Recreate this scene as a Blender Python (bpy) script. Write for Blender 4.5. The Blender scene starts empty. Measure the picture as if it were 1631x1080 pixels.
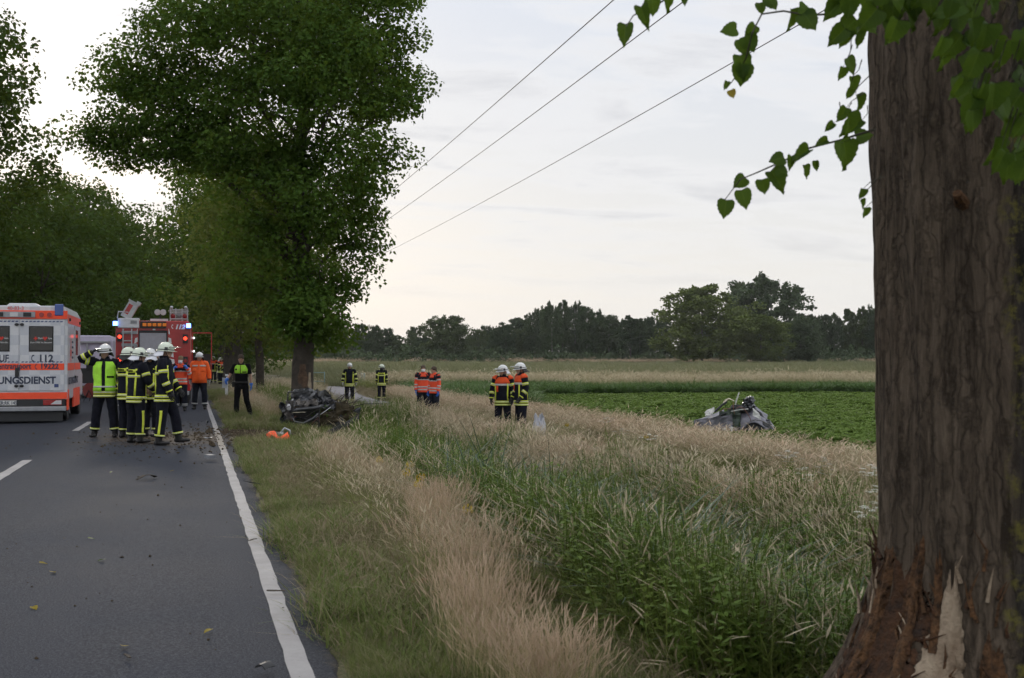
import bpy, bmesh, math, random
import numpy as np
from mathutils import Vector, Matrix, noise as mnoise

SC = bpy.context.scene
COL = SC.collection
PI = math.pi
rnd = random.Random(7)
rng = np.random.default_rng(11)
def R(d): return math.radians(d)

# ------------------------------------------------------------------ camera
F_PX, CAM_H, YAW = 1980.0, 1.55, R(14.44)
CX, CY, HOR = 815.5, 540.0, 573.0
cam = bpy.data.cameras.new('camera'); cam_o = bpy.data.objects.new('camera', cam); COL.objects.link(cam_o)
cam.sensor_width = 36.0; cam.lens = 36.0 * F_PX / 1631.0
cam.clip_start = 0.1; cam.clip_end = 6000
cam_o.location = (0, 0, CAM_H)
cam_o.rotation_euler = (R(90) + math.atan((HOR - CY) / F_PX), 0, -YAW)
cam.dof.use_dof = True; cam.dof.focus_distance = 27.0; cam.dof.aperture_fstop = 6.3
SC.camera = cam_o

# ------------------------------------------------------------------ sky, sun, exposure
SUN_EL, SUN_AZ = R(11), R(-6)          # azimuth from the road direction (+Y) towards +X
w = bpy.data.worlds.new('World'); SC.world = w; w.use_nodes = True
nt = w.node_tree; nt.nodes.clear()
def N(t, **k):
    n = nt.nodes.new(t)
    for a, b in k.items(): setattr(n, a, b)
    return n
def mth(nt, op, a, b=None, c=None):
    n = nt.nodes.new('ShaderNodeMath'); n.operation = op
    for i, v in enumerate((a, b, c)):
        if v is None: continue
        if isinstance(v, (int, float)): n.inputs[i].default_value = v
        else: nt.links.new(v, n.inputs[i])
    return n.outputs[0]
def mixc(nt, f, a, b, blend='MIX'):
    n = nt.nodes.new('ShaderNodeMix'); n.data_type = 'RGBA'; n.blend_type = blend
    for i, v in ((0, f), (6, a), (7, b)):
        if isinstance(v, (int, float)): n.inputs[i].default_value = v
        elif isinstance(v, (tuple, list)): n.inputs[i].default_value = tuple(v)[:3] + (1,)
        else: nt.links.new(v, n.inputs[i])
    return n.outputs[2]
def ramp(nt, f, stops):
    n = nt.nodes.new('ShaderNodeValToRGB')
    el = n.color_ramp.elements
    while len(el) < len(stops): el.new(0.5)
    for e, (p, c) in zip(el, stops):
        e.position = p; e.color = (c, c, c, 1) if isinstance(c, (int, float)) else tuple(c)[:3] + (1,)
    nt.links.new(f, n.inputs[0]); return n.outputs[0]
sky = N('ShaderNodeTexSky'); sky.sky_type = 'NISHITA'; sky.sun_disc = False
sky.sun_elevation = SUN_EL; sky.sun_rotation = SUN_AZ
sky.air_density = 1.0; sky.dust_density = 3.0; sky.ozone_density = 1.0
tc = N('ShaderNodeTexCoord'); sep = N('ShaderNodeSeparateXYZ'); nt.links.new(tc.outputs['Generated'], sep.inputs[0])
el = mth(nt, 'MAXIMUM', sep.outputs[2], 0.0)
# thin high cloud: a grey-blue sheet, its unseen top brightened to light the ground, clearer and warmer to the horizon, with torn streaks
den = mth(nt, 'ADD', el, 0.12)
cx = mth(nt, 'DIVIDE', sep.outputs[0], den); cy = mth(nt, 'DIVIDE', sep.outputs[1], den)
comb = N('ShaderNodeCombineXYZ'); nt.links.new(cx, comb.inputs[0]); nt.links.new(cy, comb.inputs[1])
mp = N('ShaderNodeMapping'); mp.inputs['Rotation'].default_value = (0, 0, R(25)); mp.inputs['Scale'].default_value = (0.8, 1.5, 1)
nt.links.new(comb.outputs[0], mp.inputs[0])
n1 = N('ShaderNodeTexNoise'); n1.inputs['Scale'].default_value = 1.5; n1.inputs['Detail'].default_value = 9; n1.inputs['Roughness'].default_value = 0.62
n1.inputs['Distortion'].default_value = 0.35
nt.links.new(mp.outputs[0], n1.inputs[0])
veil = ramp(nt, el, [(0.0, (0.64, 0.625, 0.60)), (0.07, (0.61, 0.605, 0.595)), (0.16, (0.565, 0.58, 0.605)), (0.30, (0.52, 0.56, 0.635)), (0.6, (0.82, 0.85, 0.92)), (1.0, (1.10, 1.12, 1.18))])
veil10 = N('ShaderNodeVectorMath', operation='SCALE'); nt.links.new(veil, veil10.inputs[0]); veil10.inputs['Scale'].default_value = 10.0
cl = ramp(nt, n1.outputs[0], [(0.45, 0.0), (0.56, 1.0)])
clf = mth(nt, 'MULTIPLY', cl, ramp(nt, el, [(0.03, 0.0), (0.12, 0.6), (0.35, 0.75)]))
cloudc = N('ShaderNodeVectorMath', operation='SCALE')
nt.links.new(ramp(nt, n1.outputs[0], [(0.42, (0.72, 0.72, 0.725)), (0.54, (0.64, 0.64, 0.65)), (0.68, (0.47, 0.475, 0.50))]), cloudc.inputs[0]); cloudc.inputs['Scale'].default_value = 10.0
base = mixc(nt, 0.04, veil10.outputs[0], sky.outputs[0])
# the glow of the low sun behind the cloud
sdir = (math.sin(SUN_AZ) * math.cos(SUN_EL), math.cos(SUN_AZ) * math.cos(SUN_EL), math.sin(SUN_EL))
dt = N('ShaderNodeVectorMath', operation='DOT_PRODUCT'); nt.links.new(tc.outputs['Generated'], dt.inputs[0]); dt.inputs[1].default_value = sdir
glow = mth(nt, 'POWER', mth(nt, 'MAXIMUM', dt.outputs['Value'], 0.0), 240.0)
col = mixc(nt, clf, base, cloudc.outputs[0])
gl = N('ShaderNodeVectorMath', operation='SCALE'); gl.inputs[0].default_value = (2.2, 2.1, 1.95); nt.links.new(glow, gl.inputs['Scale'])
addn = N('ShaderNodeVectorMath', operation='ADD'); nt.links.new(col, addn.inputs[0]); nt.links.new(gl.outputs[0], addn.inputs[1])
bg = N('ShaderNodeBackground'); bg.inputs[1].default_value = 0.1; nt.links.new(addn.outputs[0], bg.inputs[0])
wo = N('ShaderNodeOutputWorld'); nt.links.new(bg.outputs[0], wo.inputs[0])
w.cycles.sampling_method = 'MANUAL'; w.cycles.sample_map_resolution = 512

sun = bpy.data.lights.new('sun', 'SUN'); sun.energy = 1.5; sun.angle = R(10); sun.color = (1.0, 0.9, 0.76)
sun_o = bpy.data.objects.new('sun', sun); COL.objects.link(sun_o)
sun_o.rotation_euler = Vector(sdir).to_track_quat('Z', 'Y').to_euler()

vs = SC.view_settings
vs.view_transform = 'Standard'; vs.look = 'None'; vs.exposure = 0.47; vs.gamma = 1.0; vs.use_curve_mapping = False
SC.cycles.max_bounces = 4; SC.cycles.diffuse_bounces = 2; SC.cycles.glossy_bounces = 2; SC.cycles.transmission_bounces = 3; SC.cycles.transparent_max_bounces = 8
SC.cycles.adaptive_threshold = 0.03
SC.cycles.caustics_reflective = False; SC.cycles.caustics_refractive = False

# ------------------------------------------------------------------ where a pixel of the 1631-wide frame falls
_s, _c = math.sin(YAW), math.cos(YAW)
def at_depth(px, zc, z=0.0):                       # along the view direction, metres
    xc = (px - CX) / F_PX * zc
    return Vector((xc * _c + zc * _s, zc * _c - xc * _s, z))
def at(px, py, z=0.0):                             # on a horizontal plane at height z
    return at_depth(px, (CAM_H - z) * F_PX / (py - HOR), z)
def smooth(a, b, x):
    t = np.clip((x - a) / (b - a), 0, 1); return t * t * (3 - 2 * t)

# ------------------------------------------------------------------ materials
MATS = {}
def mat(name, col, rough=0.7, metal=0.0, bump=0.0, bscale=40.0, var=0.0, vscale=6.0, emit=None, estr=0.0, coat=0.0, trans=0.0, alpha=1.0, spec=0.5, col2=None, objvar=0.0):
    if name in MATS: return MATS[name]
    m = bpy.data.materials.new(name); m.use_nodes = True; t = m.node_tree
    b = t.nodes['Principled BSDF']
    b.inputs['Base Color'].default_value = tuple(col) + (1,)
    b.inputs['Roughness'].default_value = rough; b.inputs['Metallic'].default_value = metal
    b.inputs['Coat Weight'].default_value = coat; b.inputs['Coat Roughness'].default_value = 0.12
    b.inputs['Transmission Weight'].default_value = trans; b.inputs['Alpha'].default_value = alpha
    b.inputs['Specular IOR Level'].default_value = spec
    if emit: b.inputs['Emission Color'].default_value = tuple(emit) + (1,); b.inputs['Emission Strength'].default_value = estr
    if var or bump or col2:
        c = t.nodes.new('ShaderNodeTexCoord')
    if var or col2:
        n = t.nodes.new('ShaderNodeTexNoise'); n.inputs['Scale'].default_value = vscale; n.inputs['Detail'].default_value = 6; n.inputs['Roughness'].default_value = 0.65
        t.links.new(c.outputs['Object'], n.inputs[0])
        f = ramp(t, n.outputs[0], [(0.34, 0.0), (0.66, 1.0)])
        lo = tuple(x * (1 - var) for x in col); hi = tuple(min(1, x * (1 + var)) for x in col)
        if col2: lo, hi = col, col2
        o = mixc(t, f, lo, hi)
        t.links.new(o, b.inputs['Base Color'])
    if bump:
        n2 = t.nodes.new('ShaderNodeTexNoise'); n2.inputs['Scale'].default_value = bscale; n2.inputs['Detail'].default_value = 4
        t.links.new(c.outputs['Object'], n2.inputs[0])
        bp = t.nodes.new('ShaderNodeBump'); bp.inputs['Strength'].default_value = bump; bp.inputs['Distance'].default_value = 0.02
        t.links.new(n2.outputs[0], bp.inputs['Height']); t.links.new(bp.outputs[0], b.inputs['Normal'])
    MATS[name] = m; return m

def leafmat(name, c1, c2, trans=0.35, nscale=1.2, rough=0.75, objr=0.5, tcol=None, spec=0.10):
    """foliage: two leaf colours mixed by place and by plant, some light passing through"""
    if name in MATS: return MATS[name]
    m = bpy.data.materials.new(name); m.use_nodes = True; t = m.node_tree
    b = t.nodes['Principled BSDF']; out = t.nodes['Material Output']
    g = t.nodes.new('ShaderNodeNewGeometry'); oi = t.nodes.new('ShaderNodeObjectInfo')
    n = t.nodes.new('ShaderNodeTexNoise'); n.inputs['Scale'].default_value = nscale; n.inputs['Detail'].default_value = 5; n.inputs['Roughness'].default_value = 0.7
    t.links.new(g.outputs['Position'], n.inputs[0])
    f = ramp(t, n.outputs[0], [(0.3, 0.0), (0.7, 1.0)])
    f2 = mth(t, 'ADD', mth(t, 'MULTIPLY', f, 1 - objr), mth(t, 'MULTIPLY', oi.outputs['Random'], objr))
    c = mixc(t, f2, c1, c2)
    t.links.new(c, b.inputs['Base Color'])
    b.inputs['Roughness'].default_value = rough; b.inputs['Specular IOR Level'].default_value = spec
    tr = t.nodes.new('ShaderNodeBsdfTranslucent')
    if tcol: c = mixc(t, 0.6, c, tcol)
    t.links.new(c, tr.inputs[0])
    ms = t.nodes.new('ShaderNodeMixShader'); ms.inputs[0].default_value = trans
    t.links.new(b.outputs[0], ms.inputs[1]); t.links.new(tr.outputs[0], ms.inputs[2]); t.links.new(ms.outputs[0], out.inputs[0])
    MATS[name] = m; return m

# ------------------------------------------------------------------ objects
def link(o, parent=None):
    COL.objects.link(o)
    if parent is not None: o.parent = parent
    return o
def tag(o, label=None, cat=None, group=None, kind=None):
    if label: o['label'] = label
    if cat: o['category'] = cat
    if group: o['group'] = group
    if kind: o['kind'] = kind
    return o
def empty(name, loc=(0, 0, 0), rz=0.0, label=None, cat=None, group=None):
    o = bpy.data.objects.new(name, None); o.location = loc; o.rotation_euler = (0, 0, rz); o.empty_display_size = 0.2
    link(o); tag(o, label, cat, group); return o
def np_mesh(name, V, Fs, mats, midx=None, smooth_=False):
    """V (n,3); Fs list of (m,k) index arrays; midx list of ints per array"""
    me = bpy.data.meshes.new(name)
    V = np.asarray(V, dtype=np.float32)
    me.vertices.add(len(V)); me.vertices.foreach_set('co', V.ravel())
    loops = np.concatenate([np.asarray(f, dtype=np.int32).ravel() for f in Fs])
    sizes = np.concatenate([np.full(len(f), np.asarray(f).shape[1], dtype=np.int32) for f in Fs])
    starts = np.concatenate([[0], np.cumsum(sizes)[:-1]]).astype(np.int32)
    me.loops.add(len(loops)); me.loops.foreach_set('vertex_index', loops)
    me.polygons.add(len(sizes)); me.polygons.foreach_set('loop_start', starts)
    try: me.polygons.foreach_set('loop_total', sizes)
    except Exception: pass
    for m in (mats if isinstance(mats, (list, tuple)) else [mats]): me.materials.append(m)
    if midx is not None:
        me.polygons.foreach_set('material_index', np.concatenate([np.full(len(f), i, dtype=np.int32) for f, i in zip(Fs, midx)]))
    me.polygons.foreach_set('use_smooth', np.full(len(sizes), smooth_, dtype=bool))
    me.update(calc_edges=True); me.validate()
    return me
def mobj(name, me, parent=None):
    return link(bpy.data.objects.new(name, me), parent)

class MB:
    """collects shapes, builds one mesh object"""
    def __init__(s): s.v = []; s.f = []
    def add(s, vs, fs):
        o = len(s.v); s.v += [tuple(v) for v in vs]; s.f += [tuple(i + o for i in f) for f in fs]; return s
    def box(s, x0, x1, y0, y1, z0, z1, M=None):
        vs = [Vector((x, y, z)) for x in (x0, x1) for y in (y0, y1) for z in (z0, z1)]
        if M: vs = [M @ v for v in vs]
        return s.add(vs, [(0, 1, 3, 2), (4, 6, 7, 5), (0, 4, 5, 1), (2, 3, 7, 6), (0, 2, 6, 4), (1, 5, 7, 3)])
    def prism(s, poly, axis, a, b):
        """polygon extruded along an axis: x: poly=(y,z); y: poly=(x,z); z: poly=(x,y)"""
        def p(u, v, h): return (h, u, v) if axis == 'x' else ((u, h, v) if axis == 'y' else (u, v, h))
        n = len(poly)
        vs = [p(u, v, a) for u, v in poly] + [p(u, v, b) for u, v in poly]
        return s.add(vs, [tuple(range(n)), tuple(range(2 * n - 1, n - 1, -1))] + [(i, (i + 1) % n, n + (i + 1) % n, n + i) for i in range(n)])
    def loft(s, rings, cap=True):
        n = len(rings[0]); vs = [p for r in rings for p in r]; fs = []
        for i in range(len(rings) - 1):
            for j in range(n): fs.append((i * n + j, i * n + (j + 1) % n, (i + 1) * n + (j + 1) % n, (i + 1) * n + j))
        if cap: fs.append(tuple(range(n - 1, -1, -1))); fs.append(tuple((len(rings) - 1) * n + j for j in range(n)))
        return s.add(vs, fs)
    def tube(s, pts, rad, n=8, cap=True):
        pts = [Vector(p) for p in pts]
        if isinstance(rad, (int, float)): rad = [rad] * len(pts)
        rings = []; up = None
        for i, p in enumerate(pts):
            d = (pts[min(i + 1, len(pts) - 1)] - pts[max(i - 1, 0)]).normalized()
            if up is None:
                up = Vector((0, 0, 1)) if abs(d.z) < 0.9 else Vector((0, 1, 0))
            u = d.cross(up).normalized(); up = u.cross(d).normalized()
            rings.append([p + (u * math.cos(2 * PI * k / n) + up * math.sin(2 * PI * k / n)) * rad[i] for k in range(n)])
        return s.loft(rings, cap)
    def cyl(s, p0, p1, r, n=16, r2=None): return s.tube([p0, p1], [r, r if r2 is None else r2], n)
    def sphere(s, c, r, n=12, m=8):
        if isinstance(r, (int, float)): r = (r, r, r)
        rings = []
        for i in range(m + 1):
            t = PI * (i + 0.02) / (m + 0.04)
            rings.append([(c[0] + r[0] * math.sin(t) * math.cos(2 * PI * k / n), c[1] + r[1] * math.sin(t) * math.sin(2 * PI * k / n), c[2] - r[2] * math.cos(t)) for k in range(n)])
        return s.loft(rings)
    def grid(s, fn, nu, nv):
        vs = [fn(i / nu, j / nv) for j in range(nv + 1) for i in range(nu + 1)]
        return s.add(vs, [(j * (nu + 1) + i, j * (nu + 1) + i + 1, (j + 1) * (nu + 1) + i + 1, (j + 1) * (nu + 1) + i) for j in range(nv) for i in range(nu)])
    def mesh(s, name, m, smooth_=False):
        me = bpy.data.meshes.new(name); me.from_pydata(s.v, [], s.f)
        for x in (m if isinstance(m, (list, tuple)) else [m]): me.materials.append(x)
        bm = bmesh.new(); bm.from_mesh(me); bmesh.ops.recalc_face_normals(bm, faces=bm.faces); bm.to_mesh(me); bm.free()
        if smooth_: me.polygons.foreach_set('use_smooth', [True] * len(me.polygons))
        return me
    def build(s, name, m, parent=None, smooth_=False, bevel=0.0, seg=2, solid=0.0):
        o = mobj(name, s.mesh(name, m, smooth_), parent)
        if solid:
            b = o.modifiers.new('solid', 'SOLIDIFY'); b.thickness = solid; b.offset = 0
        if bevel:
            b = o.modifiers.new('bevel', 'BEVEL'); b.width = bevel; b.segments = seg; b.limit_method = 'ANGLE'; b.angle_limit = R(40)
        return o

_fontcache = {}
def text(name, s, size, m, parent, loc, rot, squash=1.0, shear=0.0, bold=0.0, align='LEFT'):
    """flat lettering as a mesh a few millimetres thick; the text lies in its local XY plane"""
    cu = bpy.data.curves.new('t', 'FONT'); cu.body = s; cu.size = size; cu.extrude = 0.002; cu.align_x = align; cu.shear = shear; cu.offset = bold
    cu.resolution_u = 3
    to = bpy.data.objects.new('t', cu); COL.objects.link(to)
    dg = bpy.context.evaluated_depsgraph_get()
    me = bpy.data.meshes.new_from_object(to.evaluated_get(dg))
    bpy.data.objects.remove(to); bpy.data.curves.remove(cu)
    me.materials.clear(); me.materials.append(m)
    o = mobj(name, me, parent); o.location = loc; o.rotation_euler = rot; o.scale = (squash, 1, 1); return o

# ------------------------------------------------------------------ terrain shape
TREES_R = [(3.31, 4.72, 0.9), (2.66, 30.97, 1.2)]
def ground_z(x, y):
    x = np.asarray(x, dtype=float); y = np.asarray(y, dtype=float)
    ditch = 1.0 - 0.6 * smooth(23, 31, y)
    z = -0.08 * smooth(0.8, 2.2, x)
    z = z - 0.80 * ditch * smooth(2.3, 4.3, x) * 1.0
    z = z + (0.80 * ditch - 0.32) * smooth(4.5, 6.6, x)
    z = z - 0.10 * smooth(8.9, 11.5, x)
    zc = x * _s + y * _c
    z = z + 0.75 * smooth(50, 300, zc) * smooth(8, 14, x)
    z = z - 0.25 * smooth(-6.2, -9, x)
    for tx, ty, r in TREES_R:
        d = np.hypot(x - tx, y - ty); k = np.exp(-(d / r) ** 2)
        z = z * (1 - k) + (-0.06) * k
    return z
def gz(x, y): return float(ground_z(x, y))
# ================================================================== THE SETTING
# ground: one sheet, fine near the road, coarse towards the horizon
xs = np.unique(np.concatenate([np.array([-2500, -1200, -600, -300, -150, -80, -40, -25]), np.arange(-16, -5.4, 0.6), np.arange(-5, 0.5, 1.5), np.arange(0.6, 14, 0.2), np.arange(14, 40, 2), np.array([45, 55, 70, 90, 120, 160, 220, 300, 420, 600, 900, 1500, 3000])]))
ys = np.unique(np.concatenate([np.array([-200, -80, -40, -20, -12, -8]), np.arange(-6, 50, 0.4), np.arange(50, 100, 2), np.array([110, 125, 145, 170, 200, 240, 290, 350, 420, 520, 700, 1000, 1600, 3200])]))
GX, GY = np.meshgrid(xs, ys)
GZ = ground_z(GX, GY)
GZ = GZ + np.where((GX > 0.75), 0.02 * np.sin(GX * 7.3 + GY * 3.1) * np.sin(GY * 5.7 - GX * 2.2), 0) * smooth(0.8, 1.5, GX) * (GX < 20)
GZ = np.where((GX > -5.85) & (GX < 0.65), -0.06, GZ) - 0.004
nx = len(xs)
idx = np.arange(len(ys) * nx).reshape(len(ys), nx)
q = np.stack([idx[:-1, :-1], idx[:-1, 1:], idx[1:, 1:], idx[1:, :-1]], -1).reshape(-1, 4)
gm = bpy.data.materials.new('soil and turf'); gm.use_nodes = True; t = gm.node_tree; b = t.nodes['Principled BSDF']
g = t.nodes.new('ShaderNodeNewGeometry')
n1 = t.nodes.new('ShaderNodeTexNoise'); n1.inputs['Scale'].default_value = 0.9; n1.inputs['Detail'].default_value = 10; n1.inputs['Roughness'].default_value = 0.75; t.links.new(g.outputs['Position'], n1.inputs[0])
n2 = t.nodes.new('ShaderNodeTexNoise'); n2.inputs['Scale'].default_value = 25; n2.inputs['Detail'].default_value = 6; t.links.new(g.outputs['Position'], n2.inputs[0])
c = mixc(t, ramp(t, n1.outputs[0], [(0.35, 0.0), (0.62, 1.0)]), (0.085, 0.068, 0.046), (0.090, 0.095, 0.045))
c = mixc(t, ramp(t, n2.outputs[0], [(0.45, 0.0), (0.7, 0.6)]), c, (0.17, 0.135, 0.09))
t.links.new(c, b.inputs['Base Color']); b.inputs['Roughness'].default_value = 0.95; b.inputs['Specular IOR Level'].default_value = 0.15
bp = t.nodes.new('ShaderNodeBump'); bp.inputs['Strength'].default_value = 0.6; bp.inputs['Distance'].default_value = 0.03; t.links.new(n2.outputs[0], bp.inputs['Height']); t.links.new(bp.outputs[0], b.inputs['Normal'])
ground = mobj('ground', np_mesh('ground', np.stack([GX, GY, GZ], -1).reshape(-1, 3), [q], gm, smooth_=True)); tag(ground, kind='structure', label='earth and turf under the verge, ditch and fields')

# road ------------------------------------------------------------
am = bpy.data.materials.new('asphalt'); am.use_nodes = True; t = am.node_tree; b = t.nodes['Principled BSDF']
g = t.nodes.new('ShaderNodeNewGeometry')
def tnoise(t, sc, det=6, rough=0.6, src=None, dist=0.0):
    n = t.nodes.new('ShaderNodeTexNoise'); n.inputs['Scale'].default_value = sc; n.inputs['Detail'].default_value = det; n.inputs['Roughness'].default_value = rough; n.inputs['Distortion'].default_value = dist
    if src is not None: t.links.new(src, n.inputs[0])
    return n.outputs[0]
POS = g.outputs['Position']
mpp = t.nodes.new('ShaderNodeMapping'); mpp.inputs['Scale'].default_value = (1.0, 0.12, 1); t.links.new(POS, mpp.inputs[0])
wheel = tnoise(t, 1.4, 4, 0.5, mpp.outputs[0])
grain = tnoise(t, 75, 5, 0.85, POS); patch = tnoise(t, 0.6, 8, 0.65, POS)
vor = t.nodes.new('ShaderNodeTexVoronoi'); vor.inputs['Scale'].default_value = 120; t.links.new(POS, vor.inputs[0])
c = mixc(t, ramp(t, patch, [(0.3, 0.0), (0.7, 1.0)]), (0.015, 0.018, 0.028), (0.026, 0.031, 0.043))
c = mixc(t, ramp(t, wheel, [(0.4, 0.0), (0.7, 0.5)]), c, (0.016, 0.018, 0.022))
c = mixc(t, ramp(t, grain, [(0.44, 0.0), (0.62, 0.9)]), c, (0.075, 0.080, 0.094))
c = mixc(t, ramp(t, vor.outputs['Distance'], [(0.05, 0.35), (0.22, 0.0)]), c, (0.15, 0.145, 0.14))
# mud thrown over the carriageway beside the wreck
vm = t.nodes.new('ShaderNodeVectorMath'); vm.operation = 'SUBTRACT'; t.links.new(POS, vm.inputs[0]); vm.inputs[1].default_value = (-0.4, 25.5, 0)
vm2 = t.nodes.new('ShaderNodeVectorMath'); vm2.operation = 'MULTIPLY'; t.links.new(vm.outputs[0], vm2.inputs[0]); vm2.inputs[1].default_value = (0.36, 0.25, 0)
ln = t.nodes.new('ShaderNodeVectorMath'); ln.operation = 'LENGTH'; t.links.new(vm2.outputs[0], ln.inputs[0])
mud = mth(t, 'ADD', mth(t, 'MULTIPLY', ln.outputs['Value'], -0.5), tnoise(t, 1.8, 9, 0.75, POS))
c = mixc(t, ramp(t, mud, [(0.18, 0.0), (0.42, 0.75)]), c, (0.105, 0.078, 0.052))
# dust along the right edge
sx = t.nodes.new('ShaderNodeSeparateXYZ'); t.links.new(POS, sx.inputs[0])
edge = mth(t, 'ADD', mth(t, 'MULTIPLY', mth(t, 'SUBTRACT', sx.outputs[0], 0.72), 4.0), tnoise(t, 6, 6, 0.7, POS))
c = mixc(t, ramp(t, edge, [(0.3, 0.0), (0.75, 0.75)]), c, (0.085, 0.072, 0.05))
t.links.new(c, b.inputs['Base Color'])
t.links.new(ramp(t, patch, [(0.3, 0.82), (0.7, 0.92)]), b.inputs['Roughness']); b.inputs['Specular IOR Level'].default_value = 0.10
bp = t.nodes.new('ShaderNodeBump'); bp.inputs['Strength'].default_value = 0.55; bp.inputs['Distance'].default_value = 0.006
t.links.new(mth(t, 'ADD', grain, mth(t, 'MULTIPLY', vor.outputs['Distance'], -0.8)), bp.inputs['Height']); t.links.new(bp.outputs[0], b.inputs['Normal'])
# carriageway sheet with a crumbling edge
ry = np.concatenate([np.arange(-30, 60, 0.15), np.arange(60, 420, 4)])
er = 0.74 + 0.04 * np.sin(ry * 1.7) + 0.03 * np.sin(ry * 4.9 + 1) + rng.normal(0, 0.018, len(ry))
cols = [-5.9 + 0 * ry, -5.4 + 0 * ry, -2.4 + 0 * ry, 0.4 + 0 * ry, er, er + 0.06]
zc_ = [-0.03, 0.0, 0.03, 0.0, -0.004, -0.07]
V = np.stack([np.stack([cc, ry, np.full_like(ry, zz)], -1) for cc, zz in zip(cols, zc_)], 1)
k = len(cols); idx = np.arange(len(ry) * k).reshape(len(ry), k)
q = np.stack([idx[:-1, :-1], idx[:-1, 1:], idx[1:, 1:], idx[1:, :-1]], -1).reshape(-1, 4)
road = mobj('road', np_mesh('road', V.reshape(-1, 3), [q], am, smooth_=True)); tag(road, kind='structure', label='grey asphalt country road with mud beside the wreck')

pm = bpy.data.materials.new('worn road paint'); pm.use_nodes = True; t = pm.node_tree; b = t.nodes['Principled BSDF']; g = t.nodes.new('ShaderNodeNewGeometry'); POS = g.outputs['Position']
c = mixc(t, ramp(t, tnoise(t, 2.2, 8, 0.7, POS), [(0.35, 0.0), (0.7, 1.0)]), (0.29, 0.285, 0.29), (0.19, 0.185, 0.19))
c = mixc(t, ramp(t, tnoise(t, 55, 5, 0.75, POS), [(0.60, 0.0), (0.70, 0.75)]), c, (0.10, 0.10, 0.105))
vm = t.nodes.new('ShaderNodeVectorMath'); vm.operation = 'DISTANCE'; t.links.new(POS, vm.inputs[0]); vm.inputs[1].default_value = (0.5, 25.0, 0)
mud = mth(t, 'ADD', mth(t, 'MULTIPLY', vm.outputs['Value'], -0.10), tnoise(t, 4.0, 6, 0.7, POS))
c = mixc(t, ramp(t, mud, [(0.05, 0.0), (0.35, 0.72)]), c, (0.14, 0.115, 0.085))
t.links.new(c, b.inputs['Base Color']); b.inputs['Roughness'].default_value = 0.75
def marking(name, x0, x1, ya, yb, label):
    yy = np.arange(ya, yb + 0.01, min(0.25, (yb - ya) / 4))
    def zr(x): return np.interp(x, [-5.4, -2.4, 0.4, 0.74], [0, 0.03, 0, -0.004])
    j = lambda: rng.normal(0, 0.004, len(yy))
    V = np.stack([np.stack([x0 + j(), yy, np.full_like(yy, zr(x0) + 0.005)], -1), np.stack([x1 + j(), yy, np.full_like(yy, zr(x1) + 0.005)], -1)], 1).reshape(-1, 3)
    i = np.arange(len(yy) - 1) * 2
    o = mobj(name, np_mesh(name, V, [np.stack([i, i + 1, i + 3, i + 2], -1)], pm)); o.parent = road
    return o
marking('edge_line', 0.474, 0.586, -6, 300, '')
marking('edge_line', -5.36, -5.22, -6, 300, '')
yd = at(46, 736).y
for k in range(-2, 14): marking('centre_dash', -2.47, -2.33, yd - 4 + 12 * k, yd + 12 * k, '')

# cycle path beyond the ditch
cp = mat('path asphalt', (0.20, 0.19, 0.20), 0.9, var=0.22, vscale=3.0, bump=0.3, bscale=60)
yy = np.concatenate([np.arange(-5, 60, 1.0), np.arange(60, 160, 5.0)])
def pathx(y): return 6.6 + 0.0 * y
V = []; 
for y in yy:
    wv = 0.05 * math.sin(y * 1.3)
    pc_ = 7.75 + 3.2 * float(smooth(62, 100, y))
    for xx in (pc_ - 1.0 + wv, pc_, pc_ + 1.0 - wv): V.append((xx, y, gz(xx, y) + 0.010 + (0.012 if xx == pc_ else 0)))
idx = np.arange(len(V)).reshape(-1, 3)
q = np.stack([idx[:-1, :-1], idx[:-1, 1:], idx[1:, 1:], idx[1:, :-1]], -1).reshape(-1, 4)
pth = mobj('cycle_path', np_mesh('cycle_path', V, [q], cp, smooth_=True)); tag(pth, kind='structure', label='narrow grey cycle path half hidden in tall grass')

# ================================================================== FOLIAGE TOOLS
def unit(v): return v / np.maximum(np.linalg.norm(v, axis=-1, keepdims=True), 1e-9)
def leaves(C, size, up=0.5, aspect=0.8, g=None, out=None):
    """kite-shaped leaves at C (n,3): returns verts, quads"""
    g = g or rng
    n = len(C)
    nrm = unit(g.normal(0, 0.75, (n, 3)) + np.array([0, 0, up]) + (0 if out is None else out))
    d = unit(np.cross(nrm, g.normal(0, 1, (n, 3)))); d[:, 2] -= 0.35; d = unit(d)
    s = unit(np.cross(nrm, d))
    L = size * g.uniform(0.7, 1.25, (n, 1)); W = L * aspect * 0.5
    fold = nrm * L * 0.12
    V = np.stack([C, C + d * L * 0.42 + s * W + fold, C + d * L, C + d * L * 0.42 - s * W + fold], 1).reshape(-1, 3)
    i = np.arange(n) * 4
    return V, np.stack([i, i + 1, i + 2, i + 3], -1)
def clump_points(centres, radii, per, g=None, flat=0.6):
    """points in flattened, hollow, drooping clumps"""
    g = g or rng
    out = []; od = []
    for c, r in zip(centres, radii):
        n = max(4, int(per * (r ** 2)))
        d = unit(g.normal(0, 1, (n, 3)))
        rr = g.uniform(0.25, 1.0, (n, 1)) ** 0.5
        p = d * rr * r; p[:, 2] = p[:, 2] * flat - 0.18 * (p[:, 0] ** 2 + p[:, 1] ** 2) / max(r, 0.1)
        out.append(c + p); od.append(d)
    return np.concatenate(out), np.concatenate(od)
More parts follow.
